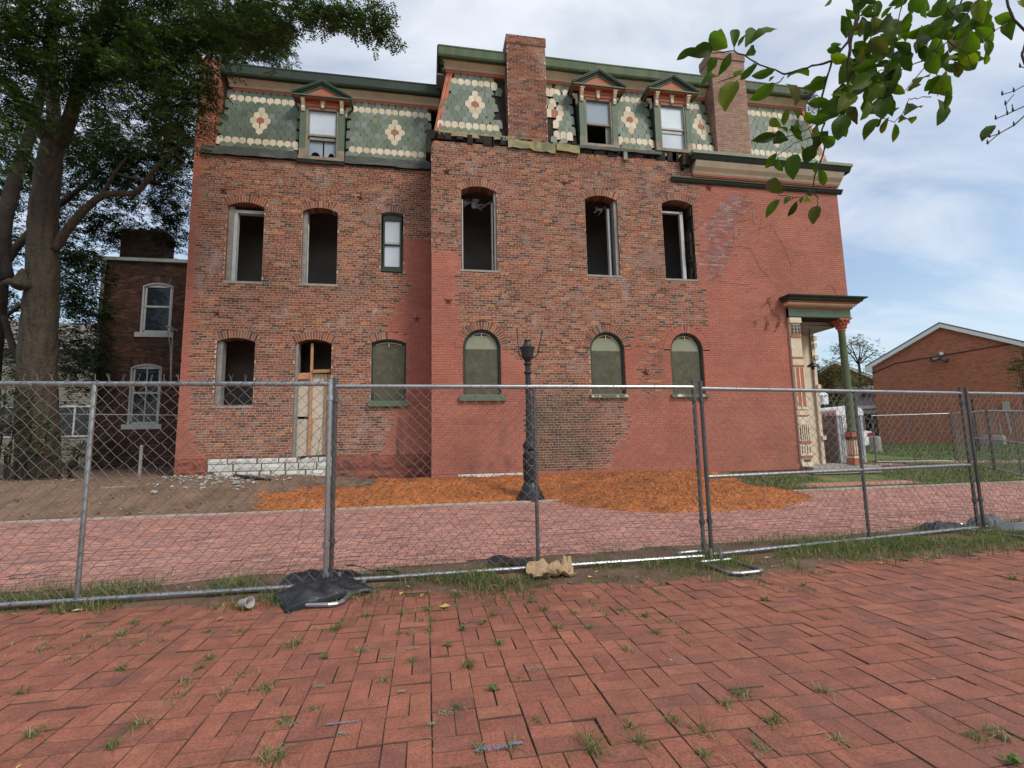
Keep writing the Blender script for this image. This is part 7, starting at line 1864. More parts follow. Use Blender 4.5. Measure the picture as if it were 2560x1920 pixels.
def tufts():
    marks = [((-.86, 4.5), 'plump black sandbag'), ((-1.4, 4.36), 'plastic cup'), ((.27, 2.18), 'blue mark right of centre on the pavement'), ((-.55, 2.01), 'blue mark left of centre on the pavement'), ((-.2, 3.25), 'pale chalky spots'),
             ((1.17, 4.6), 'crumpled brown paper'), ((2.95, 4.35), 'bare tube foot'), ((-2.9, 4.6), 'leftmost middle post'), ((-1.9, 1.9), 'bottom left corner of the picture'), ((3.0, 1.7), 'bottom right corner of the picture'), ((6.5, 4.6), 'long grey bag at the right')]
    used = {}
    words = ['nearest', 'second nearest', 'third nearest', 'fourth nearest', 'fifth nearest', 'sixth nearest', 'seventh nearest', 'eighth nearest', 'ninth nearest', 'tenth nearest', 'eleventh nearest', 'twelfth nearest', 'thirteenth nearest', 'fourteenth nearest', 'fifteenth nearest', 'sixteenth nearest', 'seventeenth nearest', 'eighteenth nearest']
    allt = [(x, y, s, 0) for x, y, s in TUFTS] + [(x, y, s, 1) for x, y, s in LEAFY]
    near = []
    for x, y, s, k in allt:
        dd, nm = min((math.hypot(x - p[0], y - p[1]), n) for p, n in marks)
        near.append((dd, nm, x, y, s, k))
    near.sort(key=lambda q: q[0])
    for dd, nm, x, y, s, k in near:
        used[nm, k] = used.get((nm, k), 0) + 1
        w = words[min(used[nm, k], 18) - 1]
        if k == 0:
            n = int(30 * s) + random.randint(0, 12)
            P = np.array([(x + random.gauss(0, .013 * s), y + random.gauss(0, .018 * s), 0.0) for _ in range(n)])
            V, F, r = blades(P, np.array([random.uniform(.018, .052) * s for _ in range(n)]), 2.3, .0036, .9)
            dry = random.random()
            o = np_mesh('weed_tuft', V, F, r * (.8 if dry < .7 else 1), 'weed' if dry < .7 else 'grass', loc=(x, y, 0))
            tag(o, ('small' if s < 1.15 else 'larger') + ' spiky grass tuft ' + w + ' to the ' + nm, 'weed', 'grass tufts in the pavement joints')
        else:
            b = MB()
            for q_ in range(11):
                a = random.uniform(0, 6.28); l = random.uniform(.025, .045) * s; wd = l * .42
                d = Vector((math.cos(a), math.sin(a), 0)); q = Vector((-math.sin(a), math.cos(a), 0)); c = Vector((x, y, .006))
                h = random.uniform(.2, .7) * l
                b.add([c, c + d * l * .5 + q * wd * .5 + Vector((0, 0, h)), c + d * l + Vector((0, 0, h * .8)), c + d * l * .5 - q * wd * .5 + Vector((0, 0, h))], [(0, 1, 2, 3)])
            tag(b.build('leafy_weed', ['lawn'], loc=(x, y, 0)), 'broad-leaved green weed ' + w + ' to the ' + nm, 'weed', 'broad-leaved weeds in the pavement joints')
tufts()
def litter():
    b = MB()
    def fl(x, y, z, s):
        a = random.uniform(0, 6.28); d = Vector((math.cos(a), math.sin(a), random.uniform(-.2, .2))); q = Vector((-math.sin(a), math.cos(a), random.uniform(-.2, .2))) * .45
        c = Vector((x, y, z + .006)); h = Vector((0, 0, s * random.uniform(.1, .4)))
        b.add([c - d * s, c + q * s + h, c + d * s, c - q * s + h * .6], [(0, 1, 2), (0, 2, 3)])
    for _ in range(420): 
        x, y = random.uniform(-12, -2.2), random.uniform(10.9, 14.2); fl(x, y, gz(x, y) + .02, random.uniform(.02, .06))
    for _ in range(160):
        x, y = random.uniform(-6, 9), random.gauss(4.85, .3); fl(x, y, .012, random.uniform(.012, .045))
    for _ in range(60):
        x, y = random.uniform(-9, 12), random.uniform(5.6, 10.7); fl(x, y, .012, random.uniform(.015, .05))
    for _ in range(70):
        x, y = random.uniform(-4, 8), random.uniform(10.9, 12.6); fl(x, y, base_z(x, y) + max(0, mulch_h(x, y)) + .015, random.uniform(.02, .05))
    for _ in range(40):
        x, y = random.uniform(-3, 6), random.uniform(1.6, 4.2); fl(x, y, .006, random.uniform(.006, .016))
    tag(b.build('leaf_litter', ['litter'], kind='stuff', loc=(0, 8, 0)), 'dry yellow and brown fallen leaves scattered over the ground', 'fallen leaves')
    b = MB(); b.add([(.10, 4.03, .016), (.15, 4.055, .03), (.19, 4.03, .02), (.14, 4.00, .018)], [(0, 1, 2), (0, 2, 3)], 0, .97); tag(b.build('fallen_leaf', ['litter'], loc=(.14, 4.03, 0)), 'single bright yellow leaf lying on the red pavement', 'leaf')
litter()

# ------------------------------------------------------------------ trees
def leaf_cloud(clumps, density, leaflets, lsize, thick=.9, spread=1.0, droop=.5):
    """compound leaves spread through the given clumps (x, y, z, half-width, half-height)"""
    C, A = [], []
    for (x, y, z, rx, rz) in clumps:
        n = int(density * math.pi * rx * rz)
        q = RNG.normal(size=(n, 3))
        q /= np.maximum(1e-6, np.linalg.norm(q, axis=1))[:, None]
        q *= (RNG.random(n) ** .45)[:, None]
        # ragged: pull some twig ends out
        q *= (1 + .22 * RNG.normal(size=n))[:, None]
        C.append(np.array([x, y, z]) + q * np.array([rx, min(rx, rz) * thick, rz]) * spread)
    C = np.concatenate(C); n = len(C)
    # cluster into twigs so that gaps open between them
    tw = RNG.integers(0, max(1, n // 9), n)
    tc = np.zeros((max(1, n // 9), 3)); cnt = np.zeros(max(1, n // 9))
    np.add.at(tc, tw, C); np.add.at(cnt, tw, 1)
    seeds = C[RNG.integers(0, n, max(1, n // 9))]
    C = C * .0 + seeds[tw] + RNG.normal(size=(n, 3)) * np.array([.16, .16, .12]) * (lsize / .085)
    a = RNG.random(n) * 6.283
    d = np.stack([np.cos(a), np.sin(a), -droop * (.3 + RNG.random(n))], 1); d /= np.linalg.norm(d, axis=1)[:, None]
    sd = np.cross(d, np.array([0, 0, 1.0])); sd /= np.linalg.norm(sd, axis=1)[:, None]
    nv = np.cross(sd, d)
    Vs, Rs = [], []
    half = leaflets // 2
    tone = RNG.random(n)
    for k in range(leaflets):
        side = 1 if k % 2 else -1
        s = (k // 2 + 1) / (half + .5)
        o = C + d * (s * lsize * half * .62)[..., None] if False else C + d * (s * lsize * half * .55)
        ld = sd * side * .8 + d * .55 + nv * RNG.normal(size=(n, 1)) * .3; ld /= np.linalg.norm(ld, axis=1)[:, None]
        lw = np.cross(ld, nv + RNG.normal(size=(n, 3)) * .35); lw /= np.linalg.norm(lw, axis=1)[:, None]
        L = lsize * (.75 + .5 * RNG.random((n, 1)))
        Vs.append(np.stack([o, o + ld * L * .45 + lw * L * .19, o + ld * L, o + ld * L * .45 - lw * L * .19], 1))
        Rs.append((tone + .12 * RNG.random(n)) % 1.0)
    V = np.concatenate(Vs).reshape(-1, 3)
    F = np.arange(len(V)).reshape(-1, 4)
    return V, F, np.concatenate(Rs)
def limb_tree(name, loc, label, cat, limbs, bark, crown, group=None):
    t = thing(name, loc, label, cat, group)
    main = None
    for i, L in enumerate(limbs):
        pts = [p[:3] for p in L]; rad = [p[3] for p in L]
        # smooth the path a little
        P, Rr = [], []
        for k in range(len(pts) - 1):
            for s in range(4):
                u = s / 4
                p0, p1, p2, p3 = (np.array(pts[max(k - 1, 0)]), np.array(pts[k]), np.array(pts[k + 1]), np.array(pts[min(k + 2, len(pts) - 1)]))
                P.append(tuple(.5 * (2 * p1 + (p2 - p0) * u + (2 * p0 - 5 * p1 + 4 * p2 - p3) * u * u + (3 * p1 - p0 - 3 * p2 + p3) * u ** 3)))
                Rr.append(rad[k] * (1 - u) + rad[k + 1] * u)
        P.append(pts[-1]); Rr.append(rad[-1])
        b = MB(); b.tube(P, Rr, 16 if rad[0] > .2 else 8, jit=.05)
        b.build('trunk' if i == 0 else 'limb', [bark], t, smooth=True)
    if crown:
        V, F, r = crown[0]
        np_mesh('crown', V, F, r, crown[1], t)
    return t
ta = limb_tree('tree', TRUNK_A[0][0][:3], 'big old tree with a thick furrowed trunk and a burl, left of the house', 'tree', TRUNK_A, 'bark', (leaf_cloud(CROWN_A, 175, 13, .088), 'leaf_a'))
b = MB()      # burl and scars on the trunk
bx, by, bz, _ = TRUNK_A[0][5]
b.lathe([(.03, -.17), (.17, -.12), (.24, -.03), (.21, .06), (.14, .20), (.08, .34), (.02, .42)], 0, 0, 12)
b.v = [(bx - .22 + p[0] * .95, by - .36 + p[1] * .8, bz - .35 + p[2]) for p in b.v]
b.tube([(bx - .40, by - .62, bz - .44), (bx - .22, by - .72, bz - .40), (bx - .02, by - .62, bz - .45)], [.07, .085, .06], 8, jit=.1)
b.build('burl', ['bark'], ta, smooth=True)
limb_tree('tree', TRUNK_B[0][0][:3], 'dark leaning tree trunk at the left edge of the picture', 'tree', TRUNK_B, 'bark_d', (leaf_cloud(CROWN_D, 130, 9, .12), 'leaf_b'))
limb_tree('tree', (-4.5, 24.5, .7), 'tree whose crown shows above the roof of the left wing', 'tree', [[(-4.5, 24.5, .5, .35), (-4.4, 24.3, 6, .3), (-4.6, 23.5, 11, .2), (-5.2, 21, 14, .1), (-5.4, 18.5, 15, .06)], [(-4.6, 23.5, 11, .15), (-6.5, 20, 14, .08), (-7.2, 17.5, 15.2, .04)]], 'bark_d', (leaf_cloud(CROWN_C[:6], 110, 11, .10), 'leaf_a'))
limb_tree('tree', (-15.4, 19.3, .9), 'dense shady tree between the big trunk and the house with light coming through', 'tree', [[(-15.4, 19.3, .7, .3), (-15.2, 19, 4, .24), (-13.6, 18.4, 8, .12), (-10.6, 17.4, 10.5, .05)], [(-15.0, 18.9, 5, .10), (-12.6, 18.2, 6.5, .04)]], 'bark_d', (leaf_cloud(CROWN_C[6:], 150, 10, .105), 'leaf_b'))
def shrub(name, clumps, dens, lsz, m, label, cat, stems=True, leaflets=6, droop=.2):
    c = clumps[0]
    zb = gz(c[0], c[1])
    t = thing(name, (c[0], c[1], zb), label, cat)
    b = MB()
    for (x, y, z, rx, rz) in clumps:
        for _ in range(3):
            x0, y0 = x + random.uniform(-.3, .3) * rx, y + random.uniform(-.2, .2) * rx
            b.tube([(x0, y0, gz(x0, y0) - .03), (x0 + random.uniform(-.1, .1), y0, (gz(x0, y0) + z) / 2), (x + random.uniform(-.5, .5) * rx, y, z + rz * .5)], [.03, .02, .008], 5)
    b.build('stem', ['bark_d'], t)
    V, F, r = leaf_cloud(clumps, dens, leaflets, lsz, droop=droop)
    np_mesh('foliage', V, F, r, m, t)
    return t
s = shrub('shrub', SHRUB_L, 190, .075, 'leaf_b', 'dark shrub with rusty dry leaves at the foot of the big tree', 'shrub')
V, F, r = leaf_cloud([c[:3] + [c[3] * .9, c[4] * .9] if isinstance(c, list) else c for c in SHRUB_L[:4]], 40, 5, .08, droop=.8); np_mesh('dry_leaves', V, F, r, 'leaf_r', s)
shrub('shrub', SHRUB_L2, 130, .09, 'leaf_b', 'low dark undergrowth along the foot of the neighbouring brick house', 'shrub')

# ------------------------------------------------------------------ neighbours on the left
def left_house():
    Y = 19.0
    H = thing('brick_house', (-8, Y, .7), 'shaded old two-storey brick house behind the trees with white arched windows', 'house')
    ops = [Opening(-9.47, 1.0, 5.42, 7.16, .13, .2), Opening(-9.66, 1.0, 2.18, 4.2, .13, .2)]
    vm = {}
    k0 = lambda x, z: 0
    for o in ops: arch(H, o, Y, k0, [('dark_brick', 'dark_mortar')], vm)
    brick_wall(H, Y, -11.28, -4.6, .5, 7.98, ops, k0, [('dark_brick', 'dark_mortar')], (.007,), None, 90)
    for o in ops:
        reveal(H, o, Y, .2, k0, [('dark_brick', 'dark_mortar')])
        fr = arch_frame(o, Y + .03, .075, .12).build('window_frame', ['white_wood'], H)
        s = MB(); w = o.w / 2 - .075
        zm = (o.zb + o.zs) / 2 + .1
        s.box(o.xc - w, Y + .06, zm - .035, o.xc + w, Y + .12, zm + .035)
        for x in (o.xc - w, o.xc + w - .05): s.box(x, Y + .07, o.zb + .05, x + .05, Y + .12, o.zs - .02)
        s.box(o.xc - w, Y + .07, o.zs - .06, o.xc + w, Y + .12, o.zs + .09); s.box(o.xc - w, Y + .07, o.zb + .02, o.xc + w, Y + .12, o.zb + .1)
        if o is ops[1]: s.box(o.xc - .018, Y + .075, o.zb + .05, o.xc + .018, Y + .115, o.zs)
        s.build('sash', ['white_wood'], fr)
        for a, c in ((o.zb + .08, zm), (zm, o.zs)):
            p = MB(); p.box(o.xc - w + .03, Y + .10, a, o.xc + w - .03, Y + .108, c); p.build('pane', ['glass_d'], fr)
        q = MB(); q.box(o.xc - .62, Y - .06, o.zb - .16, o.xc + .62, Y + .1, o.zb + .01); q.build('sill', ['white_wood'], H)
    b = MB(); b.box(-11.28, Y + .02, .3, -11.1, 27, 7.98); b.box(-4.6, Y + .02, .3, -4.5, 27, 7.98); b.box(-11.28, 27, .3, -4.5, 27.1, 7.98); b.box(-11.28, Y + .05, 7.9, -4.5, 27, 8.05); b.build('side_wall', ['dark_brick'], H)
    b = MB(); b.box(-11.5, Y - .12, 8.0, -4.6, Y + .05, 8.12); b.build('gutter', ['pipe'], H)
    b = MB(); b.tube([(-11.15, Y - .08, 8.02), (-11.2, Y - .07, 7.6), (-11.2, Y - .07, .7)], .055, 8); b.build('downspout', ['pipe'], H)
    core = MB(); core.box(-10.95, Y + .3, 8.0, -9.5, Y + 1.0, 9.35); ch = core.build('chimney', ['dark_mortar'], H)
    brick_wall(ch, Y + .3, -10.95, -9.5, 8.02, 9.3, [], k0, [('dark_brick', 'dark_mortar')], (.007,), None, 91)
    V, F, r = leaf_cloud(IVY_L, 150, 5, .09, thick=.25); 
    iv = np_mesh('creeper', V, F, r, 'leaf_b', None, kind='stuff', loc=(-9, 18.8, 4)); tag(iv, 'dark creeper and hanging foliage over the shaded brick house', 'creeper')
    b = MB(); b.tube([(-7.55, 16.2, 3.25), (-7.95, 17, 4.6), (-8.25, 17.6, 5.3)], .02, 5); b.tube([(-7.55, 16.2, 3.25), (-8.0, 17, 4.55), (-8.4, 17.6, 5.2)], .016, 5); b.tube([(-8.1, 17.6, 5.2), (-8.45, 17.6, 5.35)], .03, 5)
    tag(b.build('loose_pole', ['grey_wood'], loc=(-7.6, 16.2, 3.3)), 'thin pale poles leaning out behind the left corner of the house', 'pole')
    b = MB(); b.tube([(-10.7, 15.2, 2.32), (-6.4, 15.4, 2.25)], .011, 4); tag(b.build('service_wire', ['pipe'], loc=(-8.5, 15.3, 2.3)), 'pale wire stretched low from the trunk to the house corner', 'wire')
left_house()
def siding_house():
    Y = 29.0
    H = thing('sided_house', (-19, Y, .9), 'dim beige clapboard house glimpsed behind the big trunk', 'house')
    b = MB()
    for k in range(46):
        z = .9 + k * .125
        b.prism([(-25, Y, z), (-25, Y - .022, z), (-25, Y - .004, z + .125), (-25, Y, z + .125)], (0, 0, 0), (10.2, 0, 0))
    b.build('clapboard', ['siding'], H, kind='stuff')
    b = MB(); b.box(-25, Y, .5, -14.8, Y + 8, 6.66); b.build('wall', ['siding'], H)
    b = MB(); b.prism([(-25.3, Y - .4, 6.6), (-25.3, Y + 8.4, 6.6), (-25.3, Y + 4, 9.0)], (0, 0, 0), (10.8, 0, 0)); b.build('roof', ['shingle'], H)
    for xc, zb, zt in ((-17.9, 2.15, 3.6), (-21.5, 2.15, 3.6)):
        w = MB(); w.box(xc - .95, Y - .06, zb - .08, xc + .95, Y - .02, zb); w.box(xc - .95, Y - .06, zt, xc + .95, Y - .02, zt + .1)
        for x in (-.95, -.04, .87): w.box(xc + x, Y - .06, zb, xc + x + .08, Y - .02, zt)
        f = w.build('window', ['white_wood'], H)
        p = MB(); p.box(xc - .9, Y - .035, zb, xc + .9, Y - .03, zt); p.build('pane', ['glass_d'], f)
siding_house()

# ------------------------------------------------------------------ right background
def gable_house():
    P0 = Vector((32.72, 31.16, 0)); d = Vector((.454, -.891, 0)).normalized(); n = Vector((.891, .454, 0)).normalized()
    H = thing('gable_house', P0 + Vector((0, 0, .5)), 'orange brick house with a blank gable wall and white verge boards', 'house')
    L, ze, zr, dep = 8.4, 6.55, 8.75, 12.0
    W = lambda s, q, z: tuple(P0 + d * s + n * q + Vector((0, 0, z)))
    b = MB()
    b.add([W(0, 0, 0), W(L, 0, 0), W(L, 0, ze), W(L / 2, 0, zr), W(0, 0, ze), W(0, dep, 0), W(L, dep, 0), W(L, dep, ze), W(L / 2, dep, zr), W(0, dep, ze)], [(0, 1, 2, 3, 4), (9, 8, 7, 6, 5), (0, 4, 9, 5), (1, 6, 7, 2)])
    w = b.build('wall', ['mod_brick'], H)
    uv = w.data.uv_layers.new(name='UVMap')
    for p in w.data.polygons:
        for li in p.loop_indices:
            c = Vector(b.v[w.data.loops[li].vertex_index]) - P0
            if p.index < 2: uv.data[li].uv = (c.dot(d), c.z)
            else: uv.data[li].uv = (c.dot(n), c.z)
    r = MB()
    for sg in (-1, 1):
        e = L / 2 + sg * (L / 2 + .35); ez = ze - .35 * (zr - ze) / (L / 2)
        r.add([W(e, -.28, ez + .20), W(L / 2, -.28, zr + .20), W(L / 2, dep + .3, zr + .20), W(e, dep + .3, ez + .20), W(e, -.28, ez + .10), W(L / 2, -.28, zr + .10), W(L / 2, dep + .3, zr + .1), W(e, dep + .3, ez + .1)], [(0, 1, 2, 3), (7, 6, 5, 4), (0, 4, 5, 1), (0, 3, 7, 4), (2, 6, 7, 3)])
    r.build('roof', ['shingle'], H)
    t = MB()
    for sg in (-1, 1):
        e = L / 2 + sg * (L / 2 + .35); ez = ze - .35 * (zr - ze) / (L / 2)
        t.add([W(e, -.27, ez - .16), W(L / 2, -.27, zr - .16), W(L / 2, -.27, zr + .13), W(e, -.27, ez + .13), W(e, -.003, ez - .16), W(L / 2, -.003, zr - .16)], [(0, 1, 2, 3), (0, 4, 5, 1)])
    for z0 in (ze - .5,):
        a = [W(-.36, -.27, z0 + .12), W(.12, -.27, z0 + .30), W(.12, -.003, z0 + .30), W(-.36, -.003, z0 + .12)]
        t.add([W(-.36, -.272, z0 + .02), W(.10, -.272, z0 + .02), W(.10, -.272, z0 + .55), W(-.36, -.272, z0 + .35), W(-.36, -.004, z0 + .02), W(.10, -.004, z0 + .02)], [(0, 1, 2, 3), (0, 4, 5, 1)])
    t.build('verge_board', ['white_trim'], H)
    f = MB()
    s, z = RH['flood']
    c = Vector(W(s, -.05, z)); u = Vector((0, 0, 1))
    f.bar(c - d * .06 + u * .38, c + d * .12 + u * .38, .16, .2)
    f.build('junction_box', ['white_trim'], H)
    f = MB()
    f.bar(c + u * .30, c - n * .25 + u * .10, .07, .07); f.tube([c - n * .2 + u * .08 - d * .1, c - n * .5 - d * .42 - u * .05], [.12, .17], 9); f.tube([c - n * .2 + u * 0 + d * .05, c - n * .45 + d * .35 - u * .22], [.11, .15], 9)
    f.build('floodlight', ['galv_d'], H)
    f = MB(); f.tube([W(-.05, -.03, 5.95), W(1.5, -.03, 6.52), W(8.3, -.03, 6.95)], .028, 5); f.build('cable', ['iron'], H)
    f = MB(); f.bar(W(6.86, -.1, 2.75), W(6.86, -.1, 3.3), .3, .3, up=n); f.build('meter_box', ['pipe'], H)
    f = MB(); f.tube([W(6.8, -.06, 2.75), W(6.86, -.06, 1.9), W(6.9, -.06, 1.3)], .05, 6); f.tube([W(6.44, -.06, 2.0), W(6.5, -.06, 1.0)], .045, 6); f.build('conduit', ['pipe'], H)
    b = MB(); v = P0 + d * 6.1 - n * .5
    b.lathe([(.75, .3), (.78, .95), (.70, 1.12), (.2, 1.16)], 0, 0, 10); b.v = [(v.x + p[0] * .5 + .4 * p[1] * d.x * 1.6, v.y + p[1] * 1.1, p[2] + .08) for p in b.v]
    tag(b.build('stone_block', ['concrete'], loc=(v.x, v.y, .4)), 'low pale stone block against the gable wall below the conduits', 'stone')
gable_house()
def far_house():
    c = Vector((41.3, 43.5, 0)); r = Vector((.725, -.688, 0)); f = Vector((.688, .725, 0))
    H = thing('far_gable_house', c + Vector((0, 0, .7)), 'far brick gable end half hidden by greenery beyond the portable toilet', 'house')
    W = lambda s, q, z: tuple(c + r * s + f * q + Vector((0, 0, z)))
    b = MB(); hw, ze, zr = 4.2, 6.4, 9.0
    b.add([W(-hw, 0, .3), W(hw, 0, .3), W(hw, 0, ze), W(0, 0, zr), W(-hw, 0, ze), W(-hw, 10, .3), W(hw, 10, .3), W(hw, 10, ze), W(0, 10, zr), W(-hw, 10, ze)], [(0, 1, 2, 3, 4), (0, 4, 9, 5), (1, 6, 7, 2), (9, 8, 7, 6, 5)])
    w = b.build('wall', ['mod_brick'], H)
    uv = w.data.uv_layers.new(name='UVMap')
    for p in w.data.polygons:
        for li in p.loop_indices:
            q = Vector(b.v[w.data.loops[li].vertex_index]) - c; uv.data[li].uv = (q.dot(r) if p.index in (0, 3) else q.dot(f), q.z)
    t = MB()
    for sg in (-1, 1):
        t.add([W(sg * (hw + .3), -.25, ze - .4), W(0, -.25, zr - .15), W(0, -.25, zr + .12), W(sg * (hw + .3), -.25, ze - .12)], [(0, 1, 2, 3)])
        t.add([W(sg * (hw + .3), -.25, ze - .4), W(0, -.25, zr - .15), W(0, 0, zr - .15), W(sg * (hw + .3), 0, ze - .4)], [(0, 1, 2, 3)])
    t.build('verge_board', ['white_trim'], H)
    g = MB()
    for sg in (-1, 1): g.add([W(sg * (hw + .35), -.27, ze - .1), W(0, -.27, zr + .15), W(0, 10.3, zr + .15), W(sg * (hw + .35), 10.3, ze - .1)], [(0, 1, 2, 3)])
    g.build('roof', ['shingle'], H)
    k = MB(); k.box(0, 0, 0, .01, .01, .01)
    q = MB()
    for x in (-.2, 1.5):
        q.add([W(x - .65, -.04, 3.6), W(x + .65, -.04, 3.6), W(x + .65, -.04, 5.1), W(x - .65, -.04, 5.1)], [(0, 1, 2, 3)])
    q.build('window', ['glass_d'], H)
far_house()
def garage():
    c = Vector((33.4, 33.6, .6)); r = Vector((.72, -.69, 0)); f = Vector((.69, .72, 0))
    G = thing('carport', c, 'low carport with a grey shingle roof and a white post beside the gable house', 'carport')
    W = lambda s, q, z: tuple(c + r * s + f * q + Vector((0, 0, z)))
    b = MB(); b.add([W(-2.6, -.3, 3.15), W(3.6, -.3, 3.15), W(3.6, 4, 5.0), W(-2.6, 4, 5.0), W(-2.6, -.3, 3.05), W(3.6, -.3, 3.05), W(3.6, 4, 4.9), W(-2.6, 4, 4.9)], [(0, 1, 2, 3), (7, 6, 5, 4), (0, 4, 5, 1), (1, 5, 6, 2), (2, 6, 7, 3), (3, 7, 4, 0)]); b.build('roof', ['shingle'], G)
    b = MB(); b.bar(W(-2.6, -.32, 2.98), W(3.6, -.32, 2.98), .1, .25); b.bar(W(-2.6, 0, 2.65), W(3.6, 0, 2.65), .12, .3); b.build('fascia', ['white_trim'], G)
    for s in (.35, -2.2):
        b = MB(); b.bar(W(s, .1, -.3), W(s, .1, 2.7), .25, .25); b.build('post', ['white_trim'], G)
    b = MB(); b.add([W(-2.6, 4, -.3), W(3.6, 4, -.3), W(3.6, 4, 4.9), W(-2.6, 4, 4.9)], [(0, 1, 2, 3)]); b.build('back_wall', ['siding'], G)
garage()
def car():
    e = Vector((.985, -.173, 0)); s = Vector((.173, .985, 0)); c = Vector((24.4, 23.6, .60))       # rear end of the near side
    K = thing('parked_car', c, 'white car parked beyond the portable toilet, its tail showing', 'car')
    W = lambda x, y, z: c - e * x + s * y + Vector((0, 0, z))
    prof = [(0, .35), (-.06, .55), (-.02, .62), (0, .92), (.10, .98), (.55, 1.05), (1.15, 1.42), (2.3, 1.46), (3.05, 1.0), (4.15, .85), (4.3, .6), (4.25, .3), (3.9, .22), (.4, .22)]
    b = MB(); n = len(prof); 
    ins = lambda z: .12 * max(0, (z - .95) / .5)
    v = [W(x, ins(z), z) for x, z in prof] + [W(x, 1.75 - ins(z), z) for x, z in prof]
    b.add(v, [tuple(range(n)), tuple(range(2 * n - 1, n - 1, -1))] + [(i, i + n, (i + 1) % n + n, (i + 1) % n) for i in range(n)]); b.build('body', ['car'], K)
    b = MB(); w = [(.62, 1.06), (1.15, 1.37), (1.65, 1.38), (1.65, 1.03)]; b.add([W(x, ins(z) - .012, z) for x, z in w], [(0, 1, 2, 3)]); w = [(1.72, 1.03), (1.72, 1.38), (2.28, 1.38), (2.85, 1.03)]; b.add([W(x, ins(z) - .012, z) for x, z in w], [(0, 1, 2, 3)])
    b.add([W(.15, .2, 1.0) + Vector((0, 0, .012)), W(.15, 1.55, 1.0) + Vector((0, 0, .012)), W(1.1, 1.5, 1.40) + Vector((0, 0, .012)), W(1.1, .25, 1.40) + Vector((0, 0, .012))], [(0, 1, 2, 3)]); b.build('window', ['glass_d'], K)
    for y in (0, 1.5):
        b = MB(); b.add([W(.35, y - .012, .70), W(.30, y - .012, .9), W(-.02, y - .012, .93), W(-.04, y - .012, .66), W(-.045, y + .22, .66), W(-.03, y + .22, .93)], [(0, 1, 2, 3), (3, 2, 5, 4)]); b.build('tail_light', ['lamp_red'], K)
    for x in (.85, 3.4):
        for y in (-.01, 1.58):
            p0, p1 = W(x, y, .32), W(x, y + .19, .32)
            b = MB(); b.tube([p0, p1], .32, 16); wh = b.build('wheel', ['tyre'], K)
            q = MB(); q.tube([p0 - s * .008, p0 + s * .01], .2, 12); q.build('rim', ['galv'], wh)
    b = MB(); b.bar(W(-.07, -.01, .47), W(-.07, 1.76, .47), .06, .16); b.build('bumper', ['car'], K)
car()
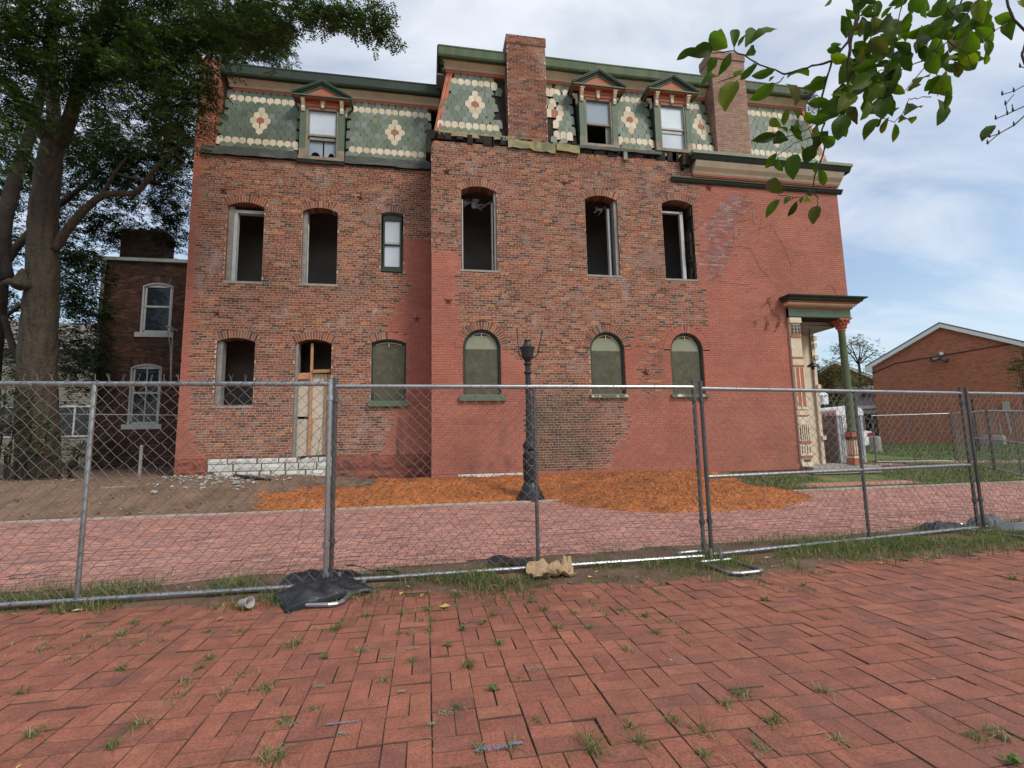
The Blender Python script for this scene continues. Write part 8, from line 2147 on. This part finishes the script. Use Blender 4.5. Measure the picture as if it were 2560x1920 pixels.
def toilet():
    x0, y0, z0 = 15.32, 16.30, gz(15.3, 16.3) - .02
    w, d, h = 1.12, 1.15, 2.0
    T = thing('portable_toilet', (x0 + w / 2, y0 + d / 2, z0), 'grey portable toilet with a white arched roof and black lettering', 'portable toilet')
    b = MB(); b.box(x0 + .02, y0 + .02, z0, x0 + w - .02, y0 + d, z0 + h - .12); b.build('cabin', ['toilet'], T)
    b = MB()
    b.box(x0, y0 + .10, z0 + .12, x0 + .02, y0 + d - .06, z0 + h - .14)
    for k in range(9): b.box(x0 - .018, y0 + .16 + .105 * k, z0 + .16, x0 + .002, y0 + .20 + .105 * k, z0 + h - .55)
    b.build('side_panel', ['toilet_d'], T)
    b = MB()
    for a, c in ((x0, x0 + .10), (x0 + w - .10, x0 + w)): b.box(a, y0 - .01, z0, c, y0 + .12, z0 + h - .08)
    b.box(x0 + .005, y0 + d - .1, z0, x0 + .06, y0 + d + .01, z0 + h - .08)
    b.build('corner_post', ['toilet'], T)
    b = MB(); b.box(x0 + .14, y0 + .0, z0 + .08, x0 + w - .14, y0 + .02, z0 + h - .15)
    for k in range(5): b.box(x0 + .2 + .14 * k, y0 - .014, z0 + .15, x0 + .24 + .14 * k, y0 + .001, z0 + h - .6)
    dr = b.build('door', ['toilet'], T)
    q = MB(); q.box(x0 + .18, y0 - .03, z0 + .95, x0 + .24, y0 - .012, z0 + 1.15); q.build('handle', ['toilet_d'], dr)
    b = MB(); n = 10
    P = []
    for i in range(n + 1):
        t = math.pi * i / n
        P.append((x0 + w / 2 - (w / 2 + .04) * math.cos(t), z0 + h - .16 + .10 + .26 * math.sin(t) ** .8))
    poly = [(x0 - .04, y0 - .04, z0 + h - .16)] + [(x, y0 - .04, z) for x, z in P] + [(x0 + w + .04, y0 - .04, z0 + h - .16)]
    b.prism(poly, (0, 0, 0), (0, d + .08, 0))
    for k in range(5): b.prism([(x, y0 + .08 + .23 * k, z + .012) for x, y_, z in poly], (0, 0, 0), (0, .05, 0))
    b.build('roof', ['toilet_roof'], T)
    def text(body, size, loc, rot, parent, ex=1.0):
        cu = bpy.data.curves.new('lettering', 'FONT'); cu.body = body; cu.size = size; cu.align_x = 'CENTER'; cu.extrude = .001; cu.space_character = 1.02
        cu.materials.append(MT['ink'])
        tmp = bpy.data.objects.new('lettering_curve', cu); COL.objects.link(tmp)
        dg = bpy.context.evaluated_depsgraph_get(); dg.update()
        me = bpy.data.meshes.new_from_object(tmp.evaluated_get(dg)); me.name = 'lettering'
        bpy.data.objects.remove(tmp)
        o = bpy.data.objects.new('lettering', me); COL.objects.link(o); o.parent = parent
        o.location = Vector(loc) - ORG[parent.name]; o.rotation_euler = rot; o.scale = (ex, 1, 1)
    # left side label
    yc = y0 + .50
    q = MB(); q.box(x0 - .026, yc - .28, z0 + 1.36, x0 - .019, yc + .28, z0 + 1.76); st = q.build('label', ['pipe'], T)
    rot = (math.pi / 2, 0, -math.pi / 2)
    text('CWS', .21, (x0 - .029, yc, z0 + 1.60), rot, st, 1.25); text('PORTABLE TOILETS', .062, (x0 - .029, yc, z0 + 1.515), rot, st); text('618-482-5155', .09, (x0 - .029, yc, z0 + 1.40), rot, st)
    xc = x0 + w / 2 + .02
    q = MB(); q.box(xc - .36, y0 - .028, z0 + 1.38, xc + .36, y0 - .016, z0 + 1.82); st = q.build('label', ['sticker'], T)
    rot = (math.pi / 2, 0, 0)
    text('CWS', .24, (xc, y0 - .031, z0 + 1.63), rot, st, 1.3); text('PORTABLE TOILETS', .08, (xc, y0 - .031, z0 + 1.54), rot, st); text('618-482-5155', .11, (xc, y0 - .031, z0 + 1.42), rot, st)
toilet()
def small_things():
    LB = ['lowest dark board of the loose planks before the portable toilet', 'paler brown board lying across the middle of the loose planks', 'topmost short dark board of the loose planks']
    for k, (a, c) in enumerate([((13.9, 15.5, .27), (15.2, 14.9, .29)), ((14.0, 15.7, .31), (15.2, 14.8, .32)), ((14.3, 15.4, .34), (15.3, 15.2, .33))]):
        b = MB(); b.bar(a, c, .14, .045); o = b.build('plank', ['raw_wood' if k == 1 else 'rot'], loc=((a[0] + c[0]) / 2, (a[1] + c[1]) / 2, a[2]))
        tag(o, LB[k], 'plank', 'planks in front of the portable toilet')
    px, py = 22.6, 21.8
    b = MB(); z = gz(px, py); b.lathe([(.26, z - .05), (.25, z + .72), (.22, z + .80), (.1, z + .82)], px, py, 14); tag(b.build('concrete_bollard', ['concrete'], loc=(px, py, z)), 'stubby round concrete bollard on the grass before the gable house', 'bollard')
    L = thing('street_lantern', (24.0, 26.4, .6), 'white lantern head on a dark post rising behind the porch column', 'lamp')
    b = MB(); b.tube([(24.0, 26.4, .5), (24.0, 26.4, 3.3)], .06, 8); b.build('pole', ['iron'], L)
    b = MB(); b.box(23.82, 26.2, 3.3, 24.18, 26.6, 3.85); b.lathe([(.30, 3.85), (.16, 4.02), (.05, 4.06)], 24.0, 26.4, 8); b.build('lamp_head', ['white_trim'], L)
small_things()
shrub('shrub', SHRUB_R, 150, .15, 'leaf_o', 'green bushy tree behind the portable toilet, left of the porch column', 'bush')
shrub('shrub', SHRUB_R2, 60, .15, 'leaf_o', 'olive creeper-like bush climbing the far brick gable', 'bush')
shrub('shrub', BUSH_R, 170, .12, 'leaf_o', 'olive green bush poking in at the right edge before the gable wall', 'bush')
shrub('sapling', BUSH_R2, 60, .12, 'leaf_o', 'thin young tree seen between the last pair of near posts', 'sapling')
limb_tree('bare_tree', BARE_R[0][0][:3], 'thinly leaved spreading tree beyond the far brick gable', 'tree', BARE_R, 'bark_d', (leaf_cloud([(c[-1][0], c[-1][1], c[-1][2], .9, .6) for c in BARE_R], 26, 6, .15), 'leaf_o'))

# ------------------------------------------------------------------ branch reaching in overhead
def near_branch():
    B = thing('tree_branch', (1.3, 2.4, 3.4), 'leafy branch with broad glossy leaves hanging in at the upper right', 'branch')
    for L in TWIGS:
        pts = [p[:3] for p in L]; rad = [max(.0018, p[3]) for p in L]
        P, R = [], []
        for k in range(len(pts) - 1):
            for s in range(3):
                u = s / 3
                P.append(tuple(pts[k][i] * (1 - u) + pts[k + 1][i] * u + random.uniform(-.004, .004) for i in range(3))); R.append((rad[k] * (1 - u) + rad[k + 1] * u) * random.uniform(.85, 1.25))
        P.append(pts[-1]); R.append(rad[-1])
        b = MB(); b.tube(P, R, 7); b.build('twig', ['twig'], B, smooth=True)
    def leaf_mesh(wr, sd):
        rr = random.Random(sd)
        mb = MB(); n = 7; v, f = [], []
        nib = rr.random() < .4
        for i in range(n + 1):
            t = i / n
            w = wr * math.sin(math.pi * min(1, t * .96 + .02)) ** .75 * (.72 + .5 * t) * (1 if t < .93 else .55)
            if nib and i in (5, 6): w *= rr.uniform(.6, .95)
            z = .10 * math.sin(math.pi * t) * rr.uniform(.6, 1.2) - .16 * t * t
            fo = rr.uniform(.10, .3)
            v += [(t, -w, z + w * fo * 2), (t, -w * .5, z + w * fo * .8), (t, 0, z), (t, w * .5, z + w * fo * .8), (t, w * rr.uniform(.92, 1.05), z + w * fo * 2)]
        for i in range(n):
            for j in range(4): f.append((i * 5 + j, (i + 1) * 5 + j, (i + 1) * 5 + j + 1, i * 5 + j + 1))
        mb.add(v, f)
        me = mesh_only(mb, 'leaf', ['mag']); me.polygons.foreach_set('use_smooth', [True] * len(me.polygons)); return me
    forms = {}
    cam = Vector((0, 0, 1.25))
    rr = random.Random(2)
    for (ax, ay, az, bx, by, bz, w) in LEAVES:
        key = (round(w * 10) / 10, rr.randint(0, 2))
        if key not in forms: forms[key] = leaf_mesh(key[0] * .5, int(key[0] * 100) + key[1])
        a, c = Vector((ax, ay, az)), Vector((bx, by, bz))
        x = (c - a); l = x.length; x.normalize()
        view = (cam - (a + c) / 2).normalized()
        zz = (view + Vector((rr.gauss(0, .45), rr.gauss(0, .3), rr.gauss(.1, .45)))).normalized()
        y = zz.cross(x).normalized(); zz = x.cross(y)
        m = Matrix((x * l, y * l, zz * l)).transposed().to_4x4(); m.translation = a
        piece('leaf', forms[key], B, m)
    B2 = thing('bare_branch', (2.6, 1.7, 2.4), 'nearly bare twigs poking in from the right edge of the picture', 'branch')
    for L in TWIGS2:
        b = MB(); b.tube([p[:3] for p in L], [max(.002, p[3]) for p in L], 7); b.build('twig', ['twig'], B2, smooth=True)
        q = MB()
        for p in L[1:]:
            if random.random() < .8: q.lathe([(.001, -.006), (.005, 0), (.003, .012), (.001, .02)], p[0], p[1], 6); q.v[-24:] = [(u, w_, z + p[2]) for u, w_, z in q.v[-24:]]
        if q.v: q.build('bud', ['twig'], B2)
near_branch()
